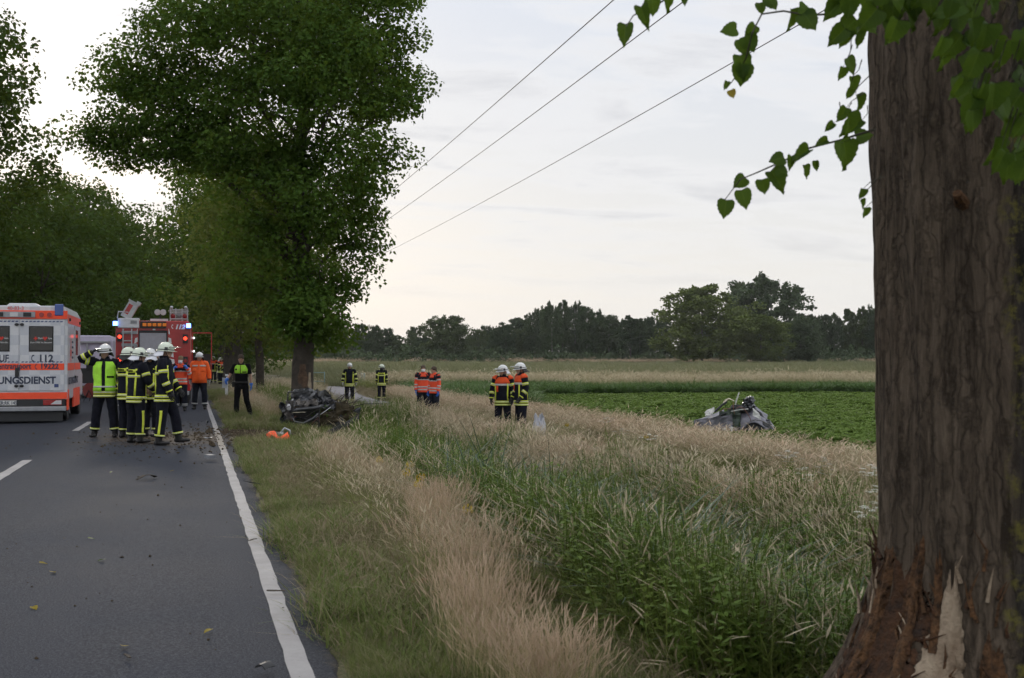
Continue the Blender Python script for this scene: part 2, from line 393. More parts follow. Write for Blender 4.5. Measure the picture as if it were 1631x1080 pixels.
def limb_tubes(mb, p0, p1, r0, r1, wob, g, seg=6, n=8):
    p0 = np.array(p0, float); p1 = np.array(p1, float); pts = []; rad = []
    off = np.zeros(3)
    for i in range(seg + 1):
        u = i / seg
        off = off + g.normal(0, wob, 3) * (0 < i < seg)
        sag = np.array([0, 0, np.linalg.norm((p1 - p0)[:2]) * 0.18 * math.sin(PI * u)])
        pts.append(tuple(p0 * (1 - u) + p1 * u + off * math.sin(PI * u) + sag)); rad.append(r0 * (1 - u) + r1 * u)
    mb.tube(pts, rad, n); return pts
bark = mat('bark', (0.085, 0.072, 0.060), 0.95, bump=1.0, bscale=14, col2=(0.045, 0.040, 0.034), vscale=5, spec=0.15)
bark_far = mat('bark in the distance', (0.10, 0.09, 0.08), 0.95, var=0.3, spec=0.1)
birch = mat('pale birch bark', (0.30, 0.28, 0.26), 0.9, var=0.35, spec=0.1)

def avenue_tree(name, base, trunk_r, lobes, label, leaf_m, leafsize, per, seed, group=None, fork=2.6, trunk_fn=None, limb_every=1, clump=0.75, cdens=1.0, flat=0.6):
    """lobes: (dx, dy, dz, rx, ry, rz) ellipsoids of the crown relative to base"""
    g = np.random.default_rng(seed)
    t = empty(name, base, label=label, cat='tree', group=group)
    top = max(l[2] for l in lobes)
    mb = MB()
    if trunk_fn is None:
        pts = []; rad = []
        hh = [0, 0.15, 0.4, 0.8, 1.5, fork, fork + (top - fork) * 0.4, fork + (top - fork) * 0.75, top]
        ff = [1.55, 1.3, 1.12, 1.03, 1.0, 0.93, 0.6, 0.35, 0.08]
        for h, f in zip(hh, ff):
            pts.append((g.normal(0, 0.02 + 0.012 * h), g.normal(0, 0.02 + 0.012 * h), h - (0.15 if h == 0 else 0))); rad.append(trunk_r * f)
        mb.tube(pts, rad, 14)
    else:
        trunk_fn(t)
    for k, l in enumerate(lobes):
        if k % limb_every: continue
        h0 = min(top * 0.8, max(fork, l[2] - 0.55 * math.hypot(l[0], l[1]) - 0.5))
        limb_tubes(mb, (0, 0, h0), (l[0], l[1], l[2]), max(0.03, trunk_r * 0.22), 0.02, 0.10, g)
        for _ in range(3 if min(l[3:]) > 0.5 else 0):
            d = g.normal(0, 1, 3); d /= np.linalg.norm(d)
            q = np.array(l[:3]) + d * np.array(l[3:]) * 0.75
            limb_tubes(mb, tuple(np.array(l[:3]) * 0.75 + np.array([0, 0, h0]) * 0.25), tuple(q), max(0.02, trunk_r * 0.10), 0.012, 0.06, g, 4, 5)
    mb.build('trunk' if trunk_fn is None else 'limb', bark, t, True)
    CC = []; RR = []
    for l in lobes:
        l = np.array(l, float); r = l[3:]
        vol = (r[0] * r[1] + r[1] * r[2] + r[0] * r[2]) / 3
        n = int(max(6, vol * 6.0 * cdens / clump ** 2))
        d = unit(g.normal(0, 1, (n, 3)))
        rr = g.uniform(0.30, 1.06, (n, 1)) ** 0.55
        CC.append(l[:3] + d * rr * r); RR.append(g.uniform(0.45, 1.15, n) * clump)
    CC = np.concatenate(CC); RR = np.concatenate(RR)
    P, D = clump_points(CC, RR, per, g, flat)
    V, Q = leaves(P, leafsize, 0.75, 0.82, g, D * 0.8)
    cr = mobj('crown', np_mesh('crown', V, [Q], leaf_m), t)
    return t
# ================================================================== AVENUE TREES
lime = leafmat('lime leaves', (0.024, 0.064, 0.011), (0.090, 0.160, 0.026), 0.34, 0.8, 0.75, 0.15, tcol=(0.16, 0.20, 0.02))
lime2 = leafmat('fresh lime leaves', (0.080, 0.115, 0.026), (0.150, 0.180, 0.045), 0.34, 0.7, 0.75, 0.15, tcol=(0.20, 0.22, 0.03))
lime3 = leafmat('dull lime leaves', (0.019, 0.046, 0.011), (0.066, 0.112, 0.021), 0.28, 0.6, 0.75, 0.15, tcol=(0.14, 0.17, 0.02))

def lobe(base, px, py, rx, ry, dd=0.0, rd=None, zc=None):
    """crown lobe given by where its middle is seen, its half-width and half-height and its depth from the trunk"""
    z0 = base.x * _s + base.y * _c
    zz = z0 + dd
    p = at_depth(px, zz, CAM_H + (HOR - py) * zz / F_PX)
    k = zz / F_PX
    q = p - base
    return (q.x, q.y, q.z, rx * k, (rd if rd else rx * k), ry * k)

# the big lime with the wreck at its foot
B2 = Vector((2.66, 30.97, -0.06))
L2 = []
for px, py, rx, ry, dd in [(500, -60, 150, 110, 0), (400, -90, 130, 100, 1), (590, 20, 95, 85, -0.5), (610, 110, 80, 75, 0.4), (500, 70, 130, 110, -1.6), (400, 60, 120, 100, -0.8), (300, 50, 95, 80, 0.6),
                           (255, 110, 85, 60, 1.0), (180, 125, 42, 24, 1.5), (600, 190, 72, 65, -0.4), (520, 180, 110, 95, -1.8), (420, 180, 110, 90, -0.8), (320, 170, 90, 65, 0.6), (235, 215, 70, 26, 1.2), (150, 208, 42, 9, 1.2), (190, 240, 50, 20, 1.6),
                           (580, 275, 72, 52, 0.3), (500, 290, 95, 75, -1.4), (410, 285, 85, 70, -0.5), (545, 345, 72, 44, 0.2), (565, 385, 48, 24, 0.5), (470, 370, 82, 66, -0.9), (395, 370, 62, 58, 0.2), (520, 430, 55, 38, 0.2), (450, 455, 55, 48, -0.6), (400, 440, 42, 40, 0.6), (505, 482, 48, 34, -0.2), (540, 455, 30, 22, 0.5), (470, 505, 36, 26, -0.5), (515, 520, 36, 20, 0.3), (500, 480, 26, 40, -0.9),
                           (240, 165, 75, 42, 0.4), (290, 215, 70, 45, 0.2), (330, 250, 70, 50, 0.8), (200, 185, 50, 26, 1.3), (560, -130, 110, 70, 1), (350, -20, 100, 70, 2.2), (460, 0, 120, 90, 2.5), (560, 130, 80, 90, 2.4)]:
    L2.append(lobe(B2, px, py, rx * 0.93, ry * 0.93, dd))
t_wreck = avenue_tree('lime_tree', B2, 0.265, L2, 'large leafy lime tree with bark torn off above the black wreck', lime, 0.108, 420, 21, fork=1.9, clump=0.80, cdens=1.3, flat=0.65, limb_every=1)

# the bark torn from the far tree: pale wood facing the road and brown scrape
wood = mat('bare sapwood', (0.30, 0.24, 0.165), 0.7, var=0.3, vscale=9, bump=0.5, bscale=30)
scrape = mat('torn inner bark', (0.085, 0.052, 0.032), 0.9, var=0.5, vscale=12, bump=0.8, bscale=30)
def patch_on_trunk(name, m, r, cx, cy, a0, a1, z0, z1, parent, seed, off=0.012, flare=True):
    g = random.Random(seed); mb = MB()
    ph = g.uniform(0, 9)
    def fn(u, v):
        z = z0 + (z1 - z0) * v
        wv = 0.16 * math.sin(v * 9 + ph) + 0.10 * math.sin(v * 23 + ph * 2)
        mid = (a0 + a1) / 2; hw = (a1 - a0) / 2 * (0.35 + 0.65 * math.sin(PI * min(1, 0.12 + 0.85 * v)) ** 0.6) * (1 + wv)
        a = mid + hw * (2 * u - 1)
        rr = r * float(np.interp(z, [0, 0.15, 0.4, 0.8, 1.5], [1.5, 1.3, 1.12, 1.03, 1.0])) + off * (1 - (2 * u - 1) ** 4) - 0.004
        return (cx + rr * math.cos(a), cy + rr * math.sin(a), z)
    mb.grid(fn, 10, 24)
    return mb.build(name, m, parent, True)
aa = math.atan2(-B2.y, -B2.x)                       # towards the camera
patch_on_trunk('bare_wood', wood, 0.265, 0, 0, aa + 0.42, aa + 0.82, 0.35, 1.30, t_wreck, 3, 0.02)
patch_on_trunk('torn_bark', scrape, 0.265, 0, 0, aa - 0.55, aa + 0.45, 0.3, 1.5, t_wreck, 4, 0.02)

# the younger, fresher lime behind it and the rest of both rows
def ellip_lobes(g, h0, h1, rad, n, base_w=0.75):
    L = [(0, 0, (h0 + h1) / 2, rad * 0.6, rad * 0.6, (h1 - h0) * 0.46)]
    for i in range(n):
        u = (i + 0.5) / n; a = i * 2.4 + g.uniform(-0.4, 0.4)
        z = h0 + (h1 - h0) * (0.08 + 0.84 * u)
        prof = math.sin(PI * (0.22 + 0.70 * u)) ** 0.7
        d = rad * prof * g.uniform(0.5, 0.75)
        r = rad * prof * g.uniform(0.36, 0.52) + 0.35
        L.append((d * math.cos(a), d * math.sin(a), z, r, r, r * g.uniform(0.7, 0.95)))
    return L
def row_pos(x, zc): return Vector((x, (zc - x * _s) / _c, 0))
ROW = [  # x, depth, trunk radius, h0, h1, crown radius, leaves, leaf size, per, label
    (2.75, 52, 0.17, 2.0, 11.2, 3.3, lime2, 0.15, 110, 'young lime tree with fresh light green crown beyond the big lime'),
    (2.4, 66, 0.26, 2.4, 14.0, 4.6, lime, 0.20, 66, 'slim dark lime tree just beyond the light green one'),
    (2.5, 84, 0.32, 2.4, 16, 5.6, lime3, 0.24, 46, 'lime tree third beyond the wreck in the right-hand row'),
    (2.5, 108, 0.32, 2.2, 17, 6.2, lime3, 0.30, 30, 'small far lime tree at the end of the right-hand row'),
    (-8.6, 34.5, 0.42, 4.2, 17, 4.2, lime3, 0.15, 210, 'dark lime crown at the upper left edge of the picture'),
    (-8.4, 53, 0.40, 2.0, 10.4, 4.4, lime3, 0.19, 80, 'lime tree rising straight above the ambulance'),
    (-8.2, 72, 0.38, 2.0, 12.8, 5.6, lime3, 0.23, 54, 'lime tree behind the fire engine in the left-hand row'),
    (-7.8, 95, 0.36, 2.2, 15.5, 6.4, lime3, 0.28, 36, 'distant lime tree in the left-hand row above the red ladder case'),
    (-7.4, 125, 0.36, 1.8, 18.0, 7.5, lime3, 0.34, 26, 'farthest lime tree of the left-hand row'),
    (-1.5, 165, 0.36, 0.5, 18.0, 9.0, lime3, 0.42, 18, 'dark tree closing the far end of the avenue'),
    (4.5, 150, 0.36, 0.5, 15.0, 7.5, lime3, 0.40, 18, 'dark tree right of the far end of the avenue'),
    (-9.5, 150, 0.36, 0.4, 15.0, 8.0, lime3, 0.40, 18, 'low dark tree left of the far end of the avenue'),
    (-17, 120, 0.36, 0.4, 14.0, 8.0, lime3, 0.36, 18, 'broad tree in the fields left of the avenue'),
    (-24, 118, 0.36, 0.4, 14.0, 8.0, lime3, 0.36, 18, 'broad tree in the fields at the left edge'),
]
for k, (x, zc, tr, h0, h1, rad, lm, ls, per, lab) in enumerate(ROW):
    g = random.Random(100 + k); p = row_pos(x, zc); p.z = gz(p.x, p.y)
    avenue_tree('lime_tree', p, tr, ellip_lobes(g, h0, h1, rad, 16), lab, lm, ls, per, 50 + k, group='limes lining the road', fork=h0 + 0.6, clump=1.05, cdens=1.0, flat=0.62, limb_every=2)

# ------------------------------------------------------------------ the near tree at the right edge
BN = Vector((3.35, 4.74, -0.08))
bn = bpy.data.materials.new('near bark'); bn.use_nodes = True; t = bn.node_tree; b = t.nodes['Principled BSDF']
tcn = t.nodes.new('ShaderNodeTexCoord'); OB = tcn.outputs['Object']
mpz = t.nodes.new('ShaderNodeMapping'); mpz.inputs['Scale'].default_value = (1, 1, 0.13); t.links.new(OB, mpz.inputs[0])
fibn = tnoise(t, 16, 9, 0.78, mpz.outputs[0], 0.9)
vb = t.nodes.new('ShaderNodeTexVoronoi'); vb.feature = 'DISTANCE_TO_EDGE'; vb.inputs['Scale'].default_value = 19; mpv = t.nodes.new('ShaderNodeVectorMath'); mpv.operation = 'MULTIPLY_ADD'; nv_ = t.nodes.new('ShaderNodeTexNoise'); nv_.inputs['Scale'].default_value = 9; nv_.inputs['Detail'].default_value = 5; t.links.new(OB, nv_.inputs[0]); t.links.new(nv_.outputs['Color'], mpv.inputs[0]); mpv.inputs[1].default_value = (0.10, 0.10, 0.05); t.links.new(mpz.outputs[0], mpv.inputs[2]); t.links.new(mpv.outputs[0], vb.inputs[0])
crk = ramp(t, vb.outputs['Distance'], [(0.0, 0.0), (0.16, 1.0)])
fib = mth(t, 'MULTIPLY', fibn, mth(t, 'ADD', mth(t, 'MULTIPLY', crk, 0.20), 0.80)); blot = tnoise(t, 3.0, 8, 0.7, OB); fine = tnoise(t, 90, 5, 0.7, OB)
c = mixc(t, ramp(t, fib, [(0.35, 0.0), (0.65, 1.0)]), (0.034, 0.026, 0.019), (0.165, 0.128, 0.094))
# one side: much darker, bluish bark with moss and yellow lichen (further round the trunk, to the right)
sxn = t.nodes.new('ShaderNodeSeparateXYZ'); t.links.new(OB, sxn.inputs[0])
side = mth(t, 'ADD', mth(t, 'MULTIPLY', mth(t, 'ADD', mth(t, 'MULTIPLY', sxn.outputs[0], _c), mth(t, 'MULTIPLY', sxn.outputs[1], -_s)), 4.0), mth(t, 'MULTIPLY', blot, 0.7))
sf = ramp(t, side, [(0.02, 0.0), (0.42, 1.0)])
grey = mixc(t, ramp(t, fib, [(0.35, 0.0), (0.65, 1.0)]), (0.008, 0.009, 0.010), (0.034, 0.038, 0.042))
c = mixc(t, sf, c, grey)
lich = mth(t, 'MULTIPLY', ramp(t, tnoise(t, 9, 8, 0.75, OB), [(0.50, 0.0), (0.60, 1.0)]), ramp(t, side, [(-0.15, 0.0), (0.15, 0.85), (0.7, 0.35)]))
c = mixc(t, lich, c, (0.16, 0.145, 0.035))
c = mixc(t, mth(t, 'MULTIPLY', ramp(t, fine, [(0.58, 0.0), (0.68, 0.5)]), 1.0), c, (0.075, 0.072, 0.066))
t.links.new(c, b.inputs['Base Color']); b.inputs['Roughness'].default_value = 0.95; b.inputs['Specular IOR Level'].default_value = 0.15
bp = t.nodes.new('ShaderNodeBump'); bp.inputs['Strength'].default_value = 0.9; bp.inputs['Distance'].default_value = 0.02
t.links.new(mth(t, 'ADD', mth(t, 'ADD', fib, mth(t, 'MULTIPLY', crk, 0.22)), mth(t, 'MULTIPLY', fine, 0.35)), bp.inputs['Height']); t.links.new(bp.outputs[0], b.inputs['Normal'])
A_CAM = math.atan2(-BN.y, -BN.x)                    # angle round the trunk that faces the camera
def near_r(a, z):
    r = 0.455 - 0.012 * z + 0.03 * math.exp(-((z - 0.75) / 0.12) ** 2) * 0.3
    fl = max(0.0, 0.80 - z)
    butt = 0.5 + 0.5 * math.cos((a - A_CAM + 1.15) * 1.0)
    r += fl ** 1.6 * (0.08 + 0.44 * butt ** 3) + 0.10 * fl * max(0, math.cos(a * 5 + 1))
    v = Vector((math.cos(a) * 3.0, math.sin(a) * 3.0, z * 0.45))
    r += 0.022 * mnoise.fractal(v * 1.1, 0.9, 2.1, 4)
    r += 0.012 * mnoise.noise(Vector((math.cos(a) * 9, math.sin(a) * 9, z * 0.35)))
    r += 0.010 * max(0.0, mnoise.noise(Vector((math.cos(a) * 5, math.sin(a) * 5, z * 2.5))))
    r += 0.010 * (0.5 - abs(mnoise.noise(Vector((math.cos(a) * 13, math.sin(a) * 13, z * 1.1))))) + 0.008 * mnoise.noise(Vector((math.cos(a) * 30, math.sin(a) * 30, z * 5)))
    return r
def near_c(z): return (-0.030 * (z - 1.0), 0.0)
def near_p(a, z, off=0.0):
    cx_, cy_ = near_c(z); r = near_r(a, z) + off
    return (cx_ + r * math.cos(a), cy_ + r * math.sin(a), z)
def near_trunk(parent):
    mb = MB(); na = 260; zs = list(np.arange(-0.25, 3.5, 0.02)) + [4.2, 5, 6, 7.5]
    mb.loft([[near_p(2 * PI * k / na, z) for k in range(na)] for z in zs])
    mb.build('trunk', bn, parent, True)
LN = []
for k in range(20):
    g = rnd
    a = k * 2.4; rr_ = 1.4 + 2.4 * g.random(); zz = 5.0 + 7.0 * (k / 20)
    LN.append((rr_ * math.cos(a), rr_ * math.sin(a), zz, 1.7, 1.7, 1.1))
t_near = avenue_tree('lime_tree', BN, 0.42, LN, 'thick near lime trunk at the right edge, bark ripped off its foot', lime, 0.15, 30, 77, group=None, fork=3.4, trunk_fn=near_trunk, clump=0.9, cdens=0.7)
def near_patch(name, m, a_mid, hw, z0, z1, seed, off, nu=26, nv=60, taper=True):
    """a ragged torn patch following the trunk, a_mid(z) and hw(z) in radians"""
    g = random.Random(seed); ph = g.uniform(0, 20)
    def fn(u, v):
        z = z0 + (z1 - z0) * v
        e = 2 * u - 1
        jag = 1 + 0.22 * mnoise.noise(Vector((z * 70, ph, 4 if e < 0 else 9))) + 0.28 * mnoise.noise(Vector((z * 9, ph, 3 if e < 0 else 8))) + 0.16 * mnoise.noise(Vector((z * 31, ph, 1 if e < 0 else 5)))
        zz = z + (0.10 * mnoise.noise(Vector((u * 7, ph, 2))) + 0.05 * mnoise.noise(Vector((u * 21, ph, 2)))) * v
        a = a_mid(z) + hw(z) * e * jag
        o = off * (1 - abs(e) ** 6) * (1 - v ** 10) - 0.004 + 0.010 * mnoise.noise(Vector((a * 24, ph, z * 3))) * (1 - abs(e) ** 4)
        return near_p(a, zz, o)
    mb = MB(); mb.grid(fn, nu, nv); return mb.build(name, m, t_near, True)
dark_in = mat('dark torn bast', (0.034, 0.024, 0.019), 0.95, var=0.5, vscale=18, bump=1.0, bscale=45, spec=0.15, col2=(0.085, 0.042, 0.022))
rust = mat('rust-brown inner bark', (0.135, 0.070, 0.034), 0.9, vscale=26, bump=1.0, bscale=50, spec=0.15, col2=(0.030, 0.020, 0.014))
bare = mat('splintered pale sapwood', (0.36, 0.29, 0.21), 0.75, vscale=7, bump=0.6, bscale=60, spec=0.2, col2=(0.17, 0.12, 0.08))
near_patch('torn_bark', dark_in, lambda z: A_CAM - 0.92, lambda z: 0.62 - 0.18 * z, -0.1, 0.80, 1, 0.012)
near_patch('torn_bark', rust, lambda z: A_CAM - 1.05 + 0.1 * z, lambda z: 0.06 + 0.02 * z, 0.05, 0.83, 2, 0.030, 10)
near_patch('torn_bark', rust, lambda z: A_CAM - 0.62, lambda z: 0.05 + 0.03 * z, 0.25, 0.86, 5, 0.034, 8)
near_patch('torn_bark', rust, lambda z: A_CAM + 0.02, lambda z: 0.16 - 0.15 * z, -0.1, 0.50, 6, 0.016, 16)
near_patch('torn_bark', rust, lambda z: A_CAM - 0.40, lambda z: 0.05 - 0.02 * z, 0.45, 0.84, 8, 0.024, 8)
near_patch('bare_wood', bare, lambda z: A_CAM - 0.34 + 0.18 * (z - 0.4), lambda z: max(0.03, 0.30 - 0.33 * z), -0.1, 0.79, 3, 0.020, 16)
for k in range(46):                                  # splinters standing off the wound
    g_ = random.Random(700 + k); a_ = A_CAM + g_.choice([-1.45, -1.05, -0.62, -0.45, -0.2, 0.0]) + g_.gauss(0, 0.07); z_ = g_.uniform(0.15, 0.80); ln_ = g_.uniform(0.05, 0.20)
    q0 = Vector(near_p(a_, z_, 0.008)); q1 = Vector(near_p(a_ + g_.gauss(0, 0.05), z_ + ln_ * 0.5, 0.018)); q2 = Vector(near_p(a_ + g_.gauss(0, 0.08), z_ + ln_, g_.uniform(0.015, 0.06)))
    MB().tube([q0, q1, q2], [g_.uniform(0.006, 0.014), 0.007, 0.0015], 4).build('splinter', g_.choice([rust, rust, bare, dark_in]), t_near)
# stub of a broken twig on the trunk
sm = MB(); p0 = Vector(near_p(A_CAM - 0.12, 2.26, -0.02)); p1 = Vector(near_p(A_CAM - 0.14, 2.30, 0.05))
sm.tube([p0, (p0 + p1) / 2, p1], [0.035, 0.026, 0.018], 8); sm.build('broken_stub', rust, t_near)

# the twigs hanging into the picture, leaf by leaf
def leaf_mesh(curl=1.0, wave=0.0, wd=1.0):
    pts = [(0, 0)]
    prof = [(0.02, 0.20), (-0.06, 0.36), (0.02, 0.50), (0.16, 0.57), (0.30, 0.54), (0.38, 0.56), (0.48, 0.47), (0.56, 0.48), (0.66, 0.36), (0.74, 0.34), (0.82, 0.20), (0.90, 0.12), (1.04, 0.0)]
    V = []; 
    mid = [(x, 0.0, 0.05 * math.sin(x * 3)) for x, _ in prof]
    F = []
    for sgn in (1, -1):
        o = len(V)
        for (x, yv) in prof:
            V.append((max(0, min(1, x)), 0, -0.05 * x * x * curl)); V.append((x, sgn * yv * 0.92 * wd, (0.12 + 0.3 * (curl - 1)) * yv - 0.16 * curl * x * x + wave * math.sin(x * 9 + sgn)))
        for i in range(len(prof) - 1):
            F.append((o + 2 * i, o + 2 * i + 1, o + 2 * i + 3, o + 2 * i + 2) if sgn > 0 else (o + 2 * i, o + 2 * i + 2, o + 2 * i + 3, o + 2 * i + 1))
    me = bpy.data.meshes.new('leaf'); me.from_pydata(V, [], F); me.materials.append(near_leaf)
    me.polygons.foreach_set('use_smooth', [True] * len(F)); return me
near_leaf = leafmat('near lime leaves', (0.022, 0.048, 0.012), (0.055, 0.105, 0.020), 0.38, 3.0, 0.45, 0.6, tcol=(0.20, 0.32, 0.02))
yel_leaf = leafmat('yellowed leaf', (0.30, 0.24, 0.04), (0.36, 0.28, 0.05), 0.4, 3.0)
_t = near_leaf.node_tree; _b = _t.nodes['Principled BSDF']; _tc = _t.nodes.new('ShaderNodeTexCoord'); _sp = _t.nodes.new('ShaderNodeSeparateXYZ'); _t.links.new(_tc.outputs['Object'], _sp.inputs[0])
_ay = mth(_t, 'ABSOLUTE', _sp.outputs[1]); _st = mth(_t, 'ABSOLUTE', mth(_t, 'SINE', mth(_t, 'MULTIPLY', mth(_t, 'SUBTRACT', _sp.outputs[0], mth(_t, 'MULTIPLY', _ay, 0.8)), 19.0)))
_vein = mth(_t, 'MAXIMUM', ramp(_t, _ay, [(0.0, 1.0), (0.035, 0.0)]), ramp(_t, _st, [(0.0, 0.8), (0.22, 0.0)]))
_old = _b.inputs['Base Color'].links[0].from_socket; _bl = tnoise(_t, 7.0, 5, 0.7, _tc.outputs['Object'])
_nc = mixc(_t, mth(_t, 'MULTIPLY', _vein, 0.55), mixc(_t, ramp(_t, _bl, [(0.55, 0.0), (0.75, 0.5)]), _old, (0.10, 0.11, 0.02)), (0.13, 0.19, 0.05))
for _l in list(_old.links): _t.links.new(_nc, _l.to_socket) if _l.to_node.type in ('BSDF_PRINCIPLED', 'BSDF_TRANSLUCENT') else None
LM = leaf_mesh(); LV = [LM, leaf_mesh(2.2, 0.03, 0.9), leaf_mesh(1.6, 0.05, 0.78), leaf_mesh(0.4, 0.04, 1.05), leaf_mesh(2.8, 0.02, 0.7)]; LMY = LM.copy(); LMY.materials.clear(); LMY.materials.append(yel_leaf)
twig_m = mat('green twig bark', (0.05, 0.045, 0.03), 0.8)
boughs = bpy.data.objects.new('hanging_boughs', None); link(boughs, t_near)
def to_local(px, py, zc): 
    return at_depth(px, zc, CAM_H + (HOR - py) * zc / F_PX) - BN
def put_leaf(p, d, size, seed, me=LM, face=None):
    g = random.Random(seed)
    d = Vector(d).normalized(); n = Vector((g.gauss(0, 0.8), -1.0 + g.gauss(0, 0.6), 0.6 + g.gauss(0, 0.6))) if face is None else Vector(face)
    y = n.cross(d).normalized(); n2 = d.cross(y).normalized()
    M = Matrix((d, y, n2)).transposed().to_4x4(); M.translation = p
    if me is LM: me = g.choice(LV)
    o = bpy.data.objects.new('leaf', me); link(o, boughs); o.matrix_local = M @ Matrix.Diagonal((size, size * g.uniform(0.85, 1.05), size, 1)); return o
right_v = Vector((_c, -_s, 0)); fwd_v = Vector((_s, _c, 0)); upv = Vector((0, 0, 1))
def twig(pix, zc, leafpx, seed, thick=0.005):
    pts = [to_local(x, y, zc + 0.15 * math.sin(i)) for i, (x, y) in enumerate(pix)]
    MB().tube(pts, [thick * (1 - 0.65 * i / (len(pts) - 1)) for i in range(len(pts))], 5).build('twig', twig_m, boughs)
    for k, (x, y, s, ang, me) in enumerate(leafpx):
        p = to_local(x, y, zc + random.Random(seed + k).uniform(-0.12, 0.12)); a = R(ang)
        d = right_v * math.cos(a) - upv * math.sin(a) + fwd_v * random.Random(k).uniform(-0.35, 0.35)
        put_leaf(p, d, s * 0.80 * random.Random(seed * 7 + k).uniform(0.75, 1.15) * zc / F_PX, seed * 31 + k, me, (-fwd_v * 1.0 + right_v * random.Random(k * 3).uniform(-0.5, 0.5) + upv * random.Random(k * 5).uniform(-0.3, 0.6)))
Y = LMY
twig([(1395, 205), (1340, 222), (1290, 235), (1250, 255), (1205, 275), (1180, 285), (1155, 318)], 4.7,
     [(1340, 222, 58, 70, LM), (1365, 218, 40, -10, LM), (1320, 222, 30, 160, LM), (1290, 238, 42, 150, LM), (1262, 248, 30, 100, LM), (1283, 262, 30, 75, LM), (1300, 255, 26, 80, LM), (1250, 250, 40, 165, LM), (1228, 272, 44, 55, LM), (1215, 285, 34, 80, LM), (1188, 282, 32, 140, LM), (1182, 302, 48, 75, LM), (1158, 318, 36, 100, LM), (1240, 268, 22, 40, LM)], 1)
twig([(1370, 5), (1320, 20), (1290, 22), (1250, 15), (1215, 20), (1200, 50), (1190, 90), (1170, 125), (1158, 140)], 4.7,
     [(1262, 12, 54, 85, LM), (1282, 18, 38, 60, LM), (1275, 8, 34, 20, LM), (1225, -8, 34, 60, LM), (1212, 2, 30, 80, LM), (1205, 38, 30, 130, LM), (1190, 55, 32, 60, LM), (1182, 60, 46, 70, LM), (1175, 44, 30, 170, LM), (1180, 86, 46, 80, LM), (1185, 100, 42, 95, LM), (1160, 128, 20, 110, LM), (1165, 142, 16, 70, Y)], 2)
twig([(1110, -60), (1070, -10), (1040, 10), (1010, 22), (998, 40)], 4.5,
     [(1040, -5, 42, 85, LM), (1022, 8, 40, 75, LM), (1055, -20, 44, 60, LM), (997, 36, 44, 95, LM), (1090, -8, 20, 80, LM)], 3)
# foliage along the left flank of the trunk and across its top
g = random.Random(5)
for k in range(12): twig([(1400, -30 + 0 * k), (1370, 0)], 4.6, [(1352 + g.uniform(-12, 30), g.uniform(-30, 48), g.uniform(40, 60), g.uniform(40, 140), LM)], 40 + k, 0.003)
for (x, y, s, a) in [(1352, 90, 34, 60), (1345, 105, 30, 100), (1360, 120, 34, 80), (1358, 140, 28, 110), (1365, 150, 40, 70), (1350, 170, 30, 120), (1352, 178, 46, 80), (1376, 300, 26, 100), (1372, 318, 24, 60), (1380, 330, 22, 90), (1330, 195, 30, 140), (1345, 225, 60, 75), (1375, 190, 56, 150)]:
    twig([(x + g.uniform(6, 34), y - g.uniform(14, 40)), (x + g.uniform(0, 14), y - 10), (x, y)], 4.55, [(x, y, s, a, LM)], int(x + y), 0.0022)
for k in range(80):
    x = g.uniform(1385, 1700); top = 60 if x < 1500 else 95 + (x - 1500) * 1.9
    y = g.uniform(-60, min(340, top) ) - 30
    if x > 1530 and 250 < y < 330: x += 30
    twig([(x + 25, y - 60), (x + 8, y - 20), (x, y)], 4.25 + g.uniform(-0.25, 0.1), [(x, y, g.uniform(42, 66), g.gauss(85, 30), LM)], 300 + k, 0.0022)
for k in range(22):
    x = g.uniform(1545, 1665); y = g.uniform(120, 190 + (x - 1545) * 1.0)
    twig([(x + 20, y - 70), (x + 6, y - 25), (x, y)], 4.15 + g.uniform(-0.2, 0.1), [(x, y, g.uniform(46, 70), g.gauss(90, 25), LM)], 500 + k, 0.0022)

# ================================================================== THE WOOD ACROSS THE FIELDS
wood_l = [leafmat('wood foliage a', (0.045, 0.072, 0.036), (0.085, 0.115, 0.056), 0.2, 0.25, 0.7, 0.4), leafmat('wood foliage b', (0.058, 0.085, 0.036), (0.100, 0.130, 0.054), 0.2, 0.25, 0.7, 0.4), leafmat('wood foliage c', (0.078, 0.112, 0.032), (0.140, 0.170, 0.050), 0.2, 0.25, 0.7, 0.4)]
def wood_crown(seed, kind, m):
    """unit crown: 1 wide (radius 0.5), 1 tall"""
    g = np.random.default_rng(seed); rg = random.Random(seed)
    CC = []; RR = []
    n = 26
    for i in range(n):
        u = (i + 0.5) / n; a = i * 2.4 + rg.uniform(-0.5, 0.5)
        prof = {0: math.sin(PI * (0.18 + 0.72 * u)) ** 0.6, 1: math.sin(PI * (0.10 + 0.84 * u)) ** 0.8, 2: 0.75 * math.sin(PI * (0.30 + 0.62 * u)) ** 0.8}[kind]
        d = 0.5 * prof * rg.uniform(0.35, 0.80); r = 0.5 * prof * rg.uniform(0.28, 0.46) + 0.03
        c0 = np.array([d * math.cos(a), d * math.sin(a), 0.06 + 0.86 * u])
        for _ in range(11):
            q = g.normal(0, 1, 3); q /= np.linalg.norm(q)
            CC.append(c0 + q * r * np.array([1, 1, 0.7]) * g.uniform(0.5, 1.05)); RR.append(r * rg.uniform(0.25, 0.5))
    CC = np.array(CC); RR = np.array(RR)
    out = []
    for c, r in zip(CC, RR):
        k = 64; d = unit(g.normal(0, 1, (k, 3))); out.append(c + d * r * g.uniform(0.3, 1, (k, 1)) * np.array([1, 1, 0.75]))
    P = np.concatenate(out)
    V, Q = leaves(P, 0.029, 0.5, 0.9, g)
    return np_mesh('crown', V, [Q], m)
WC = {}
for kind in range(3):
    for mi in range(3): WC[(kind, mi)] = [wood_crown(900 + kind * 10 + mi * 3 + v, kind, wood_l[mi]) for v in range(1 if mi != 0 else 2)]
